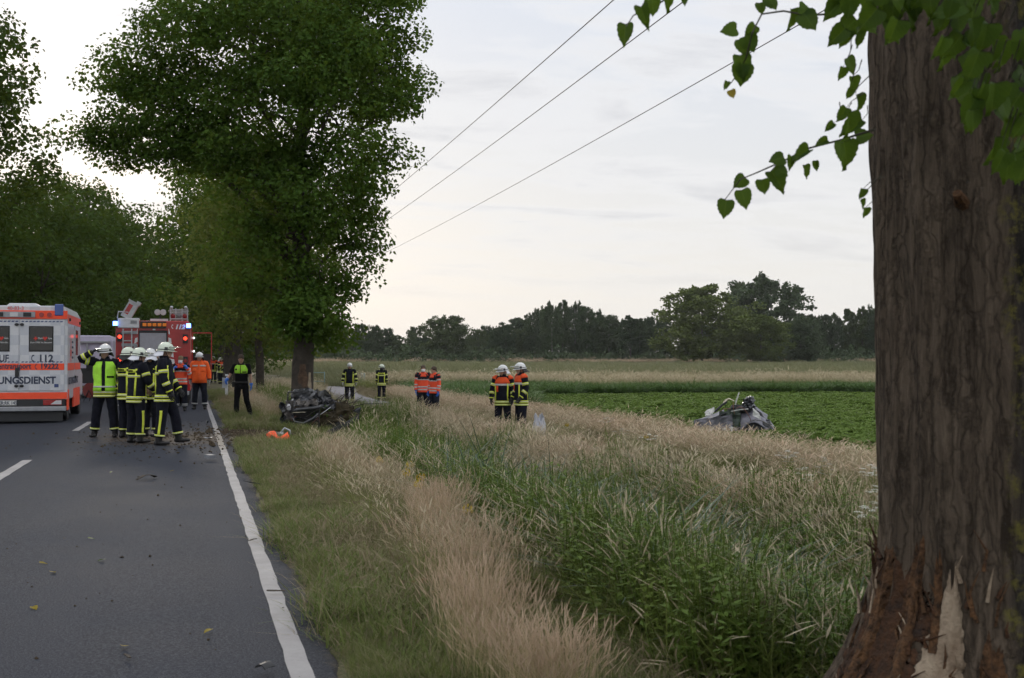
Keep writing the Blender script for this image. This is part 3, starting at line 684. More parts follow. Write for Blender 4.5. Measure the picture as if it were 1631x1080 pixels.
def trunk_unit(m):
    mb = MB(); mb.tube([(0, 0, -0.02), (0.004, 0, 0.3), (-0.004, 0.003, 0.6), (0, 0, 0.9)], [0.022, 0.016, 0.011, 0.003], 7); return mb.mesh('trunk', m, True)
TU = trunk_unit(bark_far); TB = trunk_unit(birch)
WOOD_N = 0
def wood_tree(px, top, wpx, zc, kind, mi, label, name='woodland_tree', low=0.06, tm=None):
    global WOOD_N
    WOOD_N += 1
    p = at_depth(px, zc); z0 = gz(p.x, p.y); h = CAM_H + (HOR - top) * zc / F_PX - z0; wd = wpx * zc / F_PX
    t = empty(name, (p.x, p.y, z0), label=label, cat='tree', group='trees of the wood across the fields')
    var = WC[(kind, mi)]
    cr = mobj('crown', var[WOOD_N % len(var)], t); cr.scale = (wd, wd * 0.9, h * (1 - low)); cr.location = (0, 0, h * low); cr.rotation_euler = (0, 0, WOOD_N * 1.7)
    tk = mobj('trunk', tm or TU, t); tk.scale = (h * 0.8, h * 0.8, h); tk.rotation_euler = (0, 0, WOOD_N)
    return t
g = random.Random(9)
def grp(pxs, f): 
    for i, px in enumerate(pxs): f(i, px)
# named ones first
wood_tree(710, 500, 98, 300, 0, 1, 'round-crowned tree standing out of the low wood, left of middle')
wood_tree(1118, 447, 178, 265, 1, 2, 'broad full oak standing in front of the wood')
wood_tree(1212, 496, 112, 270, 1, 2, 'lower yellowish green tree just right of the broad oak')
wood_tree(1228, 436, 160, 315, 0, 0, 'tallest dark tree behind the broad oak')
wood_tree(1175, 444, 80, 330, 2, 1, 'thin-topped tree peeping over the broad oak')
wood_tree(1275, 500, 90, 285, 1, 0, 'dark tree right of the yellowish tree at the wood edge')
ORD = ['first', 'second', 'third', 'fourth', 'fifth', 'sixth', 'seventh', 'eighth', 'ninth', 'tenth', 'eleventh', 'twelfth', 'thirteenth', 'fourteenth', 'fifteenth', 'sixteenth']
xs_ = list(range(404, 700, 21))
for i, px in enumerate(xs_):
    px += g.uniform(-6, 6)
    wood_tree(px, 527 + g.uniform(-10, 8) - (6 if 520 < px < 620 else 0), g.uniform(36, 52), g.uniform(315, 345), g.choice([0, 1, 1]), g.choice([0, 0, 1]), ORD[i] + ' from the left of the low dark trees left of the round-crowned tree', low=0.03)
for i in range(6):
    px = 762 + i * 15
    wood_tree(px + g.uniform(-3, 3), 520 + g.uniform(-6, 8), g.uniform(34, 46), g.uniform(305, 330), g.choice([0, 1]), g.choice([0, 0, 1]), ORD[i] + ' low dark tree rightward from the round-crowned tree', low=0.03)
for i in range(13):
    px = 848 + i * 17
    tp = 493 - 12 * math.sin(i * 0.5) + g.uniform(-7, 7)
    wood_tree(px + g.uniform(-5, 5), tp, g.uniform(40, 58), g.uniform(290, 320), g.choice([0, 2, 0]), 0, ORD[i] + ' from the left of the slender trees left of the broad oak', low=0.18, tm=TB if i % 3 else TU)
for i in range(9):
    px = 1290 + i * 20
    wood_tree(px + g.uniform(-5, 5), 492 + g.uniform(-8, 10), g.uniform(40, 60), g.uniform(295, 330), g.choice([0, 1, 2]), g.choice([0, 1, 0]), ORD[i] + ' tree of the wood counting from the broad oak towards the near trunk', low=0.05)
for i in range(12):
    px = 410 + i * 88
    wood_tree(px + g.uniform(-20, 20), (535 if px < 820 else 508) + g.uniform(-6, 8), g.uniform(90, 120), g.uniform(350, 385), 1, 0, ORD[i] + ' from the left of the broad dark trees at the back of the wood', low=0.0)
# undergrowth along the edge of the wood, one dark mass
P = []
for i in range(5200):
    px = rng.uniform(330, 1700); zc = rng.uniform(283, 345); p = at_depth(px, zc)
    P.append((p.x, p.y, gz(p.x, p.y) + abs(rng.normal(0, 1.5)) ** 1.0))
C_, D_ = clump_points(np.array(P), np.full(len(P), 0.9), 22)
V, Q = leaves(C_, 0.65, 0.4, 0.9)
tag(mobj('undergrowth', np_mesh('undergrowth', V, [Q], wood_l[0])), 'dark undergrowth along the foot of the far wood', 'undergrowth', kind='stuff')
# ================================================================== GRASSES, HERBS AND CROPS
def blades(g, n, rad, h, wdt, lean, droop, seg=3, hvar=0.35, base_z=0.0):
    """curved tapering blades; returns verts, faces"""
    V = []; F = []
    for _ in range(n):
        a = g.uniform(0, 2 * PI); r = rad * math.sqrt(g.random()); x, y = r * math.cos(a), r * math.sin(a)
        hh = h * (1 + g.uniform(-hvar, hvar)); dirn = g.uniform(0, 2 * PI); ln = abs(g.gauss(0, lean)); dr = abs(g.gauss(droop, droop * 0.5))
        sx, sy = math.cos(dirn + PI / 2 + g.uniform(-0.6, 0.6)), math.sin(dirn + PI / 2 + g.uniform(-0.6, 0.6))
        o = len(V)
        for i in range(seg + 1):
            u = i / seg
            off = hh * (ln * u + dr * u * u); zz = base_z + hh * (u - 0.45 * dr * u * u)
            wv = wdt * (1 - u ** 2.2) * 0.5 + 0.0002
            cx_, cy_ = x + math.cos(dirn) * off, y + math.sin(dirn) * off
            V.append((cx_ - sx * wv, cy_ - sy * wv, zz)); V.append((cx_ + sx * wv, cy_ + sy * wv, zz))
        for i in range(seg): F.append((o + 2 * i, o + 2 * i + 1, o + 2 * i + 3, o + 2 * i + 2))
    return V, F
def stems(g, n, rad, h, wdt, lean, head_l, head_w, nod=0.3, fuzzy=3):
    """thin stalks with seed heads: (V, F stalk, F head)"""
    V = []; F1 = []; F2 = []
    for _ in range(n):
        a = g.uniform(0, 2 * PI); r = rad * math.sqrt(g.random()); x, y = r * math.cos(a), r * math.sin(a)
        hh = h * g.uniform(0.72, 1.2); d = g.uniform(0, 2 * PI); ln = abs(g.gauss(0, lean)); nd = nod * g.uniform(0.3, 1.4)
        def pos(u):
            off = hh * (ln * u + nd * u ** 4); return (x + math.cos(d) * off, y + math.sin(d) * off, hh * (u - 0.35 * nd * u ** 4))
        s = (math.cos(d + PI / 2), math.sin(d + PI / 2))
        o = len(V)
        us = [0, 0.4, 0.75, 1.0]
        for u in us:
            p = pos(u); wv = wdt * 0.5 * (1 - 0.5 * u)
            V.append((p[0] - s[0] * wv, p[1] - s[1] * wv, p[2])); V.append((p[0] + s[0] * wv, p[1] + s[1] * wv, p[2]))
        for i in range(3): F1.append((o + 2 * i, o + 2 * i + 1, o + 2 * i + 3, o + 2 * i + 2))
        u0 = 1 - head_l / hh
        for k in range(fuzzy):
            aa_ = d + PI * k / fuzzy + g.uniform(-0.3, 0.3); sx, sy = math.cos(aa_), math.sin(aa_)
            o = len(V); hw = head_w * g.uniform(0.6, 1.2)
            for u, f in ((u0, 0.1), (u0 + (1 - u0) * 0.35, 1.0), (u0 + (1 - u0) * 0.7, 0.7), (1.0, 0.08)):
                p = pos(u); wv = hw * 0.5 * f
                V.append((p[0] - sx * wv, p[1] - sy * wv, p[2])); V.append((p[0] + sx * wv, p[1] + sy * wv, p[2]))
            for i in range(3): F2.append((o + 2 * i, o + 2 * i + 1, o + 2 * i + 3, o + 2 * i + 2))
    return V, F1, F2
def join(parts):
    """parts: list of (V, [(F, mat index)])"""
    V = []; Fs = {}
    for v, fl in parts:
        o = len(V); V += v
        for f, mi in fl: Fs.setdefault(mi, []).extend([tuple(i + o for i in q) for q in f])
    return V, Fs
def proto(name, parts, mats):
    V, Fs = join(parts); ks = sorted(Fs)
    me = np_mesh(name, V, [np.array(Fs[k]) for k in ks], mats, ks)
    return bpy.data.objects.new(name, me)
def protos(name, fn, n, mats, seed):
    c = bpy.data.collections.new(name)
    for i in range(n): c.objects.link(proto(name, fn(random.Random(seed + i)), mats))
    return c
def scatter(name, col, P, scale, label, cat, zs=None, tilt=0.12, seed=1):
    """one stuff object: the plants of a collection spread over points by geometry nodes"""
    g = np.random.default_rng(seed); P = np.asarray(P, dtype=np.float32); n = len(P)
    me = bpy.data.meshes.new(name); me.vertices.add(n); me.vertices.foreach_set('co', P.ravel())
    a = me.attributes.new('rot', 'FLOAT_VECTOR', 'POINT'); a.data.foreach_set('vector', np.stack([g.normal(0, tilt, n), g.normal(0, tilt, n), g.uniform(0, 6.283, n)], -1).astype(np.float32).ravel())
    a = me.attributes.new('siz', 'FLOAT_VECTOR', 'POINT'); sc_ = np.asarray(scale, dtype=np.float32) * np.ones(n, dtype=np.float32)
    zz = sc_ if zs is None else np.asarray(zs, dtype=np.float32) * np.ones(n, dtype=np.float32)
    a.data.foreach_set('vector', np.stack([sc_, sc_, zz], -1).ravel())
    a = me.attributes.new('pick', 'INT', 'POINT'); a.data.foreach_set('value', g.integers(0, len(col.objects), n).astype(np.int32))
    o = mobj(name, me); tag(o, label, cat, kind='stuff')
    ng = bpy.data.node_groups.new(name, 'GeometryNodeTree'); ng.interface.new_socket('Geometry', in_out='INPUT', socket_type='NodeSocketGeometry'); ng.interface.new_socket('Geometry', in_out='OUTPUT', socket_type='NodeSocketGeometry')
    gi = ng.nodes.new('NodeGroupInput'); go = ng.nodes.new('NodeGroupOutput')
    ip = ng.nodes.new('GeometryNodeInstanceOnPoints'); ci = ng.nodes.new('GeometryNodeCollectionInfo')
    ci.inputs['Collection'].default_value = col; ci.inputs['Separate Children'].default_value = True; ci.inputs['Reset Children'].default_value = True
    def na(nm, dt):
        x = ng.nodes.new('GeometryNodeInputNamedAttribute'); x.data_type = dt; x.inputs[0].default_value = nm; return x.outputs[0]
    ng.links.new(gi.outputs[0], ip.inputs['Points']); ng.links.new(ci.outputs[0], ip.inputs['Instance']); ip.inputs['Pick Instance'].default_value = True
    ng.links.new(na('pick', 'INT'), ip.inputs['Instance Index'])
    er_ = ng.nodes.new('FunctionNodeEulerToRotation'); ng.links.new(na('rot', 'FLOAT_VECTOR'), er_.inputs[0]); ng.links.new(er_.outputs[0], ip.inputs['Rotation'])
    ng.links.new(na('siz', 'FLOAT_VECTOR'), ip.inputs['Scale']); ng.links.new(ip.outputs[0], go.inputs[0])
    md = o.modifiers.new('plants', 'NODES'); md.node_group = ng
    return o

def fnoise(x, y, s, seed=0.0):
    return np.array([mnoise.noise(Vector((a * s + seed, b * s - seed, seed))) for a, b in zip(x, y)])

green_b = leafmat('verge grass', (0.095, 0.150, 0.034), (0.200, 0.220, 0.075), 0.3, 2.0, 0.6, 0.55)
straw_b = leafmat('dry verge grass', (0.22, 0.185, 0.115), (0.34, 0.29, 0.185), 0.3, 2.0, 0.7, 0.5)
pink_b = leafmat('ripe fescue heads', (0.50, 0.38, 0.275), (0.68, 0.54, 0.41), 0.25, 1.0, 0.8, 0.6)
pink_s = leafmat('ripe fescue stalks', (0.42, 0.345, 0.20), (0.54, 0.46, 0.28), 0.3, 1.0, 0.8, 0.6)
tan_h = leafmat('tall grass plumes', (0.46, 0.395, 0.27), (0.64, 0.56, 0.41), 0.25, 0.6, 0.8, 0.6)
tall_b = leafmat('tall meadow grass', (0.135, 0.180, 0.042), (0.27, 0.29, 0.100), 0.32, 0.5, 0.6, 0.6)
herb_l = leafmat('ditch herbs', (0.085, 0.150, 0.026), (0.180, 0.240, 0.050), 0.32, 0.8, 0.5, 0.6)
reed_b = leafmat('reed canary leaves', (0.045, 0.085, 0.045), (0.095, 0.145, 0.080), 0.25, 1.0, 0.4, 0.6, spec=0.5)
white_f = mat('white umbels', (0.62, 0.63, 0.56), 0.8); yellow_f = mat('yellow flower heads', (0.55, 0.40, 0.02), 0.7)
crop_l = leafmat('beet leaves', (0.100, 0.165, 0.034), (0.155, 0.225, 0.055), 0.3, 0.4, 0.5, 0.5)
maize_l = leafmat('maize leaves', (0.060, 0.115, 0.030), (0.105, 0.165, 0.050), 0.3, 0.3, 0.5, 0.5)
grain_l = leafmat('unripe grain', (0.150, 0.170, 0.085), (0.220, 0.215, 0.120), 0.3, 0.1, 0.7, 0.5)

def p_short(g):
    return [(lambda v: (v[0], [(v[1], 0)]))(blades(g, 150, 0.21, 0.10, 0.0042, 0.5, 0.5, 3, 0.5)), (lambda v: (v[0], [(v[1], 1)]))(blades(g, 84, 0.22, 0.09, 0.0035, 0.8, 0.5, 2, 0.6))]
def p_dry(g):
    V, a, b = stems(g, 20, 0.22, 0.26, 0.0022, 0.25, 0.06, 0.009, 0.4, 2)
    return [(lambda v: (v[0], [(v[1], 1)]))(blades(g, 130, 0.23, 0.07, 0.0038, 1.0, 0.7, 2, 0.6)), (V, [(a, 1), (b, 1)])]
def p_pink(g):
    V, a, b = stems(g, 46, 0.16, 0.60, 0.0016, 0.14, 0.11, 0.0055, 0.10, 2)
    return [(V, [(a, 1), (b, 0)]), (lambda v: (v[0], [(v[1], 2)]))(blades(g, 36, 0.15, 0.28, 0.004, 0.3, 0.5, 3))]
def p_tall(g):
    V, a, b = stems(g, 30, 0.36, 1.0, 0.0022, 0.16, 0.16, 0.016, 0.30, 2)
    return [(V, [(a, 1), (b, 0)]), (lambda v: (v[0], [(v[1], 2)]))(blades(g, 170, 0.36, 0.66, 0.0048, 0.28, 0.7, 4))]
def p_herb(g):
    V = []; F = []; S = MB()
    for _ in range(9):
        a = g.uniform(0, 6.28); r = 0.2 * math.sqrt(g.random()); x, y = r * math.cos(a), r * math.sin(a); h = g.uniform(0.45, 0.85); lx, ly = g.gauss(0, 0.12), g.gauss(0, 0.12)
        S.tube([(x, y, 0), (x + lx * h, y + ly * h, h)], [0.004, 0.002], 3, False)
        for i in range(22):
            u = (i + 2) / 24; aa_ = i * 2.4; px_, py_, pz_ = x + lx * h * u, y + ly * h * u, h * u
            L = g.uniform(0.05, 0.095) * (1.15 - 0.6 * u); d = Vector((math.cos(aa_), math.sin(aa_), g.uniform(-0.3, 0.5))).normalized(); s = d.cross(Vector((0, 0, 1))).normalized() * L * 0.22
            o = len(V); p = Vector((px_, py_, pz_)); V += [tuple(p), tuple(p + d * L * 0.5 + s), tuple(p + d * L), tuple(p + d * L * 0.5 - s)]; F.append((o, o + 1, o + 2, o + 3))
    return [(V, [(F, 0)]), (S.v, [(S.f, 0)]), (lambda v: (v[0], [(v[1], 1)]))(blades(g, 14, 0.2, 0.6, 0.006, 0.25, 0.6, 3))]
def p_reed(g):
    return [(lambda v: (v[0], [(v[1], 0)]))(blades(g, 22, 0.24, 0.98, 0.019, 0.30, 0.75, 6, 0.35))]
def p_umbel(g):
    S = MB(); V = []; F = []
    for _ in range(2):
        x, y = g.gauss(0, 0.07), g.gauss(0, 0.07); h = g.uniform(0.85, 1.1); S.tube([(x, y, 0), (x + 0.03, y, h)], [0.005, 0.003], 4, False)
        for k in range(3):
            cx_, cy_, cz_ = x + 0.03 + (g.gauss(0, 0.10) if k else 0), y + (g.gauss(0, 0.10) if k else 0), h - (0.1 * g.random() if k else 0)
            if k: S.tube([(x + 0.02, y, h * 0.75), (cx_, cy_, cz_)], [0.003, 0.002], 3, False)
            for i in range(38):
                a = g.uniform(0, 6.28); r = 0.055 * math.sqrt(g.random()); px_, py_, pz_ = cx_ + r * math.cos(a), cy_ + r * math.sin(a), cz_ - r * r * 4 + 0.012
                q = 0.007; o = len(V); V += [(px_ - q, py_ - q, pz_), (px_ + q, py_ - q, pz_ + 0.002), (px_ + q, py_ + q, pz_), (px_ - q, py_ + q, pz_ + 0.003)]; F.append((o, o + 1, o + 2, o + 3))
    return [(S.v, [([f for f in S.f], 1)]), (V, [(F, 0)])]
def p_yellow(g):
    S = MB(); V = []; F = []
    h = g.uniform(0.55, 0.75); S.tube([(0, 0, 0), (0.02, 0, h)], [0.005, 0.003], 4, False)
    for i in range(44):
        d = Vector((g.gauss(0, 1), g.gauss(0, 1), g.gauss(0, 0.6))).normalized() * 0.055; q = 0.010; o = len(V); x, y, z = 0.02 + d.x, d.y, h + d.z
        V += [(x - q, y, z - q), (x + q, y, z - q), (x + q, y + q, z + q), (x - q, y - q, z + q)]; F.append((o, o + 1, o + 2, o + 3))
    return [(S.v, [(S.f, 1)]), (V, [(F, 0)])]
def p_crop(g):
    V = []; F = []
    for _ in range(9):
        bx, by = g.uniform(-0.45, 0.45), g.uniform(-0.2, 0.2)
        for i in range(16):
            a = i * 2.4 + g.random(); L = g.uniform(0.07, 0.15); d = Vector((math.cos(a), math.sin(a), g.uniform(0.6, 1.6))).normalized(); s = d.cross(Vector((0, 0, 1))).normalized() * L * 0.32
            p = Vector((bx, by, 0.01)); o = len(V); V += [tuple(p), tuple(p + d * L * 0.6 + s), tuple(p + d * L + Vector((0, 0, -0.02))), tuple(p + d * L * 0.6 - s)]; F.append((o, o + 1, o + 2, o + 3))
    return [(V, [(F, 0)])]
def p_maize(g): return [(lambda v: (v[0], [(v[1], 0)]))(blades(g, 40, 0.6, 0.75, 0.055, 0.3, 0.8, 4, 0.3))]
def p_grain(g): return [(lambda v: (v[0], [(v[1], 0)]))(blades(g, 420, 2.0, 0.80, 0.03, 0.12, 0.3, 2, 0.15))]

C_short = protos('short_grass', p_short, 4, [green_b, straw_b], 10); C_dry = protos('dry_grass', p_dry, 3, [green_b, straw_b], 20)
C_pink = protos('fescue', p_pink, 4, [pink_b, pink_s, green_b], 30); C_tall = protos('meadow_grass', p_tall, 5, [tan_h, straw_b, tall_b], 40)
C_tallp = protos('meadow_grass_ripe', p_tall, 4, [pink_b, pink_s, straw_b], 45)
C_herb = protos('herbs', p_herb, 4, [herb_l, tall_b], 50); C_reed = protos('reeds', p_reed, 4, [reed_b], 60)
C_umb = protos('umbel', p_umbel, 3, [white_f, tall_b], 70); C_yel = protos('yellow_flower', p_yellow, 2, [yellow_f, herb_l], 80)
C_crop = protos('crop', p_crop, 4, [crop_l], 90); C_maize = protos('maize', p_maize, 3, [maize_l], 95); C_grain = protos('grain', p_grain, 3, [grain_l], 97)

def wreck_view(x, y, z0=19.5):
    zc = x * _s + y * _c; px = CX + F_PX * (x * _c - y * _s) / np.maximum(zc, 0.5)
    return (px > 425) & (px < 572) & (zc > z0) & (zc < 33)
def path_view(x, y):
    zc = x * _s + y * _c; px = CX + F_PX * (x * _c - y * _s) / np.maximum(zc, 0.5)
    return (px > 512) & (px < 622 + 0.0 * zc) & (zc > 36) & (zc < 100) & (x > 3.2)
def not_near(x, y): return ~path_view(x, y) & ~wreck_view(x, y) & (np.hypot(x - 3.35, y - 4.74) > 0.95) & ~((y < 7.0) & (x > 2.35) & (x * _s + y * _c < 6.3))
def field_pts(n, x0, x1, y0, y1, seed, keep=None, near=True):
    """points denser near the camera"""
    g = np.random.default_rng(seed)
    x = g.uniform(x0, x1, n); u = g.random(n)
    y = y0 + (y1 - y0) * (u ** 1.7 if near else u)
    if keep is not None:
        k = keep(x, y, g); x, y = x[k], y[k]
    k = not_near(x, y); x, y = x[k], y[k]
    z = ground_z(x, y) - 0.01
    return np.stack([x, y, z], -1)
def bare_spot(x, y):   # churned earth where the car slid off
    return (((x - 1.6) / 1.1) ** 2 + ((y - 26.5) / 2.2) ** 2 < 1) 
# mown verge right of the road
def kv(x, y, g):
    n = fnoise(x, y, 0.9, 3.3); return (x > 0.97 + 0.06 * np.sin(y * 2.3)) & (g.random(len(x)) < np.clip(0.85 + 1.1 * n, 0.25, 1)) & ~bare_spot(x, y)
P = field_pts(5000, 0.72, 2.35, 3.0, 62, 1, kv); n = fnoise(P[:, 0], P[:, 1], 0.5, 9.1); 
edge_boost = np.clip(1.5 - (P[:, 0] - 0.8) * 0.9, 0.75, 1.5)
scatter('verge_grass', C_short, P, np.clip(0.95 + 0.7 * n, 0.5, 1.6) * edge_boost, 'short green and straw coloured grass of the roadside verge', 'grass', tilt=0.15)
P = field_pts(1700, 0.98, 2.6, 3.0, 50, 2, lambda x, y, g: (fnoise(x, y, 0.7, 5.5) > -0.1) & ~bare_spot(x, y))
scatter('dry_verge_grass', C_dry, P, rng.uniform(0.6, 1.25, len(P)), 'dry bleached grass among the verge', 'grass', tilt=0.2)
P = field_pts(900, -9.5, -5.75, 14, 90, 3, None, False)
scatter('left_verge_grass', C_short, np.concatenate([P, field_pts(5200, -12, -5.8, 20, 120, 33, None, False)]), 1.5, 'short green grass along the left side of the road', 'grass')
g_ = np.random.default_rng(91); xx_ = g_.uniform(1.0, 5.5, 1500); yy_ = g_.uniform(17, 33, 1500); kk_ = wreck_view(xx_, yy_) & ~bare_spot(xx_, yy_) & (np.hypot(xx_ - 3.0, yy_ - 30.2) > 1.3)
P = np.stack([xx_[kk_], yy_[kk_], ground_z(xx_[kk_], yy_[kk_])], -1)
scatter('trampled_grass', C_short, P, g_.uniform(1.0, 2.0, len(P)), 'trampled low grass round the black wreck', 'grass')
xx_ = g_.uniform(3.2, 10.5, 2600); yy_ = g_.uniform(34, 96, 2600); kk_ = path_view(xx_, yy_) & (np.abs(xx_ - 7.75 - 3.2 * smooth(62, 100, yy_)) > 1.15)
P = np.stack([xx_[kk_], yy_[kk_], ground_z(xx_[kk_], yy_[kk_])], -1)
scatter('path_edge_grass', C_dry, P, g_.uniform(0.9, 1.7, len(P)), 'low dry grass along the open stretch of cycle path', 'grass')
xx_ = g_.uniform(0.80, 1.06, 900); yy_ = 4.6 + 30 * g_.random(900) ** 1.6; kk_ = ~bare_spot(xx_, yy_)
P = np.stack([xx_[kk_], yy_[kk_], ground_z(xx_[kk_], yy_[kk_])], -1)
scatter('kerb_tufts', C_short, P, g_.uniform(0.22, 0.55, len(P)), 'small grass tufts creeping over the asphalt edge', 'grass', zs=g_.uniform(0.35, 0.9, len(P)))
# pale fescue strip on the lip of the ditch
def kp(x, y, g):
    c = 2.10 + 0.09 * np.sin(y * 0.55 + 1) + 0.06 * np.sin(y * 1.7) - 0.52 * smooth(11.5, 5.0, y); wd = 0.17 + 0.06 * np.sin(y * 0.9)
    d = np.abs(x - c) / wd; return (g.random(len(x)) < np.exp(-d ** 2 * 1.4) * np.clip(0.85 + 1.0 * fnoise(x, y, 1.1, 6.6), 0.40, 1)) & ~((y > 27.5) & (x > 1.5) & (y < 31))
P = field_pts(4200, 1.1, 2.7, 5.3, 62, 4, kp)
scatter('fescue_strip', C_pink, P, rng.uniform(0.75, 1.12, len(P)), 'pale pinkish ripe grass in a strip along the lip of the ditch', 'grass', tilt=0.10, zs=rng.uniform(0.55, 0.95, len(P)) * np.clip(0.92 + 0.55 * fnoise(P[:, 0], P[:, 1], 0.8, 2.9), 0.5, 1.2))
P = field_pts(420, 1.5, 2.7, 5.2, 60, 44, lambda x, y, g: (np.abs(x - 2.05) < 0.45) & (y > 8))
scatter('strip_weeds', C_tall, P, rng.uniform(0.35, 0.7, len(P)), 'greener tufts standing in the pale strip', 'grass', tilt=0.15, zs=rng.uniform(0.35, 0.62, len(P)))
# ditch: herbs, meadow grass, reeds
def kh(x, y, g): return (fnoise(x, y, 0.33, 1.7) + 0.25 * smooth(20, 8, y) - 0.25 * smooth(5.2, 6.2, x) > -0.16) & ~((np.hypot(x - 3.0, y - 30.5) < 2.2))
P = field_pts(5200, 2.5, 6.2, 4.5, 48, 5, kh)
scatter('ditch_herbs', C_herb, P, rng.uniform(0.7, 1.2, len(P)), 'leafy green herbs growing up the sides of the ditch', 'herbs')
def kt(x, y, g): return (g.random(len(x)) < 0.75 + 0.5 * fnoise(x, y, 0.4, 7.7)) & ~(np.hypot(x - 3.0, y - 30.5) < 2.0)
P = field_pts(1900, 2.6, 6.4, 4.2, 75, 6, kt)
scatter('ditch_grass', C_tall, P, rng.uniform(0.65, 1.0, len(P)), 'tall green meadow grass with tan plumes filling the ditch', 'grass', zs=rng.uniform(0.5, 0.85, len(P)))
def kr(x, y, g): return (np.hypot((x - 3.6) / 0.85, (y - 12.3) / 3.2) < 1) | (np.hypot((x - 3.3) / 0.5, (y - 8.0) / 2.0) < 1) | (np.hypot((x - 3.5) / 0.5, (y - 18.5) / 2.0) < 0.8)
P = field_pts(620, 2.5, 5.2, 5, 24, 8, kr)
scatter('reed_leaves', C_reed, P, rng.uniform(0.75, 1.15, len(P)), 'broad dark bluish green reed leaves arching in the ditch bottom', 'reeds')
# tall ripe grass on the bank by the path and beyond it
P1 = field_pts(1300, 5.4, 6.6, 5, 90, 12, lambda x, y, g: ~((x > 6.1) & (y > 36) & (y < 62)))
scatter('bank_grass', C_tall, P1, rng.uniform(0.75, 1.05, len(P1)), 'tall mixed grass on the bank this side of the cycle path', 'grass', zs=rng.uniform(0.45, 0.75, len(P1)))
P1 = field_pts(1100, 5.7, 6.7, 12, 90, 13, lambda x, y, g: (fnoise(x, y, 0.5, 2.2) > -0.05) & ~((x > 6.0) & (y > 36) & (y < 62)))
scatter('bank_ripe_grass', C_tallp, P1, rng.uniform(0.7, 1.0, len(P1)), 'tall ripe pinkish grass on the bank beside the cycle path', 'grass', zs=rng.uniform(0.42, 0.72, len(P1)))
P2 = field_pts(2400, 8.9, 11.8, 6, 110, 14, lambda x, y, g: g.random(len(x)) < 0.55 + 0.7 * fnoise(x, y, 0.35, 4.4))
scatter('far_bank_grass', C_tall, P2, rng.uniform(0.8, 1.1, len(P2)), 'tall plumed grass between the cycle path and the fields', 'grass', zs=rng.uniform(0.36, 0.62, len(P2)))
P3 = field_pts(2700, 9.1, 12.2, 8, 90, 15, lambda x, y, g: g.random(len(x)) < 0.75 + 0.9 * fnoise(x, y, 0.3, 8.1))
scatter('far_bank_ripe_grass', C_tallp, P3, rng.uniform(0.8, 1.1, len(P3)), 'ripe pinkish brown grass along the edge of the bright green field', 'grass', zs=rng.uniform(0.36, 0.60, len(P3)))
# flowers
FL = [at(1245, 800, -0.3), at(1275, 810, -0.3), at(1290, 830, -0.3), at(1265, 850, -0.3), at(1380, 840, -0.3), at(1370, 880, -0.3), at(980, 745, -0.3), at(1010, 760, -0.3), at(960, 720, -0.3), at(1385, 900, -0.3)]
FL = [(p.x + dx, p.y + dy, gz(p.x + dx, p.y + dy)) for p in FL for dx, dy in ((0, 0), (0.25, 0.3))]
scatter('umbel_flowers', C_umb, FL, 0.7, 'white umbel flowers scattered through the tall grass', 'flowers')
YF = [at(650, 790), at(600, 775), at(672, 815), at(676, 822), at(747, 875), at(1045, 960), at(640, 800), at(905, 700, -0.3), at(1030, 720, -0.3)]
scatter('yellow_flowers', C_yel, [(p.x, p.y, gz(p.x, p.y) - 0.05) for p in YF], 0.75, 'single yellow ragwort heads at the edge of the ditch', 'flowers')
# fields (laid out along the view of the lane: rows run across)
def zone(n, px0, px1, z0, z1, seed, pw=1.5):
    g = np.random.default_rng(seed); px = g.uniform(px0, px1, n); zc = z0 + (z1 - z0) * g.random(n) ** pw; zc = zc * (1 + 0.022 * np.sin(px * 0.011) + 0.012 * np.sin(px * 0.043 + 1))
    xc = (px - CX) / F_PX * zc; x = xc * _c + zc * _s; y = zc * _c - xc * _s
    k = x > 11.6; x, y = x[k], y[k]
    return np.stack([x, y, ground_z(x, y)], -1)
P = zone(26000, 500, 1750, 17, 74, 20, 1.0)
# sown rows
rr_ = np.round((P[:, 0] * 0.97 + P[:, 1] * 0.25) / 0.5) * 0.5; d_ = (P[:, 0] * 0.97 + P[:, 1] * 0.25) - rr_
P[:, 0] -= d_ * 0.9; P[:, 2] = ground_z(P[:, 0], P[:, 1]) 
mz = P[:, 0] < 0
scatter('beet_crop', C_crop, P[~mz], rng.uniform(0.8, 1.3, int((~mz).sum())), 'low bright green crop covering the near field', 'crop', tilt=0.08)
P = zone(9000, 480, 905, 52, 120, 21, 1.0)
zc_m = P[:, 0] * _s + P[:, 1] * _c; px_m = CX + F_PX * (P[:, 0] * _c - P[:, 1] * _s) / zc_m
k = (P[:, 0] > 13) & ((px_m < 835) | (zc_m > 70))
scatter('maize_crop', C_maize, P[k], rng.uniform(0.9, 1.2, int(k.sum())), 'taller dark green maize left of the bright green field', 'crop', zs=rng.uniform(0.7, 1.0, int(k.sum())))
# weedy strip between the fields
P = zone(4200, 820, 1750, 74, 80, 22, 1.0)
scatter('field_margin', C_maize, P, rng.uniform(0.7, 1.2, len(P)), 'dark green weedy strip between the two fields', 'weeds', zs=rng.uniform(0.45, 0.95, len(P)))
P = zone(2200, 430, 1750, 79, 95, 23, 1.0)
scatter('margin_grass', C_tall, P, rng.uniform(1.6, 2.4, len(P)), 'tall pale grass along the weedy strip', 'grass', zs=rng.uniform(0.8, 1.1, len(P)))
P = zone(5200, 380, 1750, 92, 286, 24, 1.6)
scatter('grain_field', C_grain, P, rng.uniform(1.1, 1.6, len(P)), 'pale green grain field reaching to the far wood', 'grain', zs=rng.uniform(0.75, 1.0, len(P)))
P = zone(2600, 380, 1750, 282, 292, 25, 1.0)
scatter('wood_edge_grass', C_tallp, P, rng.uniform(3.0, 4.5, len(P)), 'thin line of dry grass along the foot of the wood', 'grass', zs=rng.uniform(0.9, 1.5, len(P)))
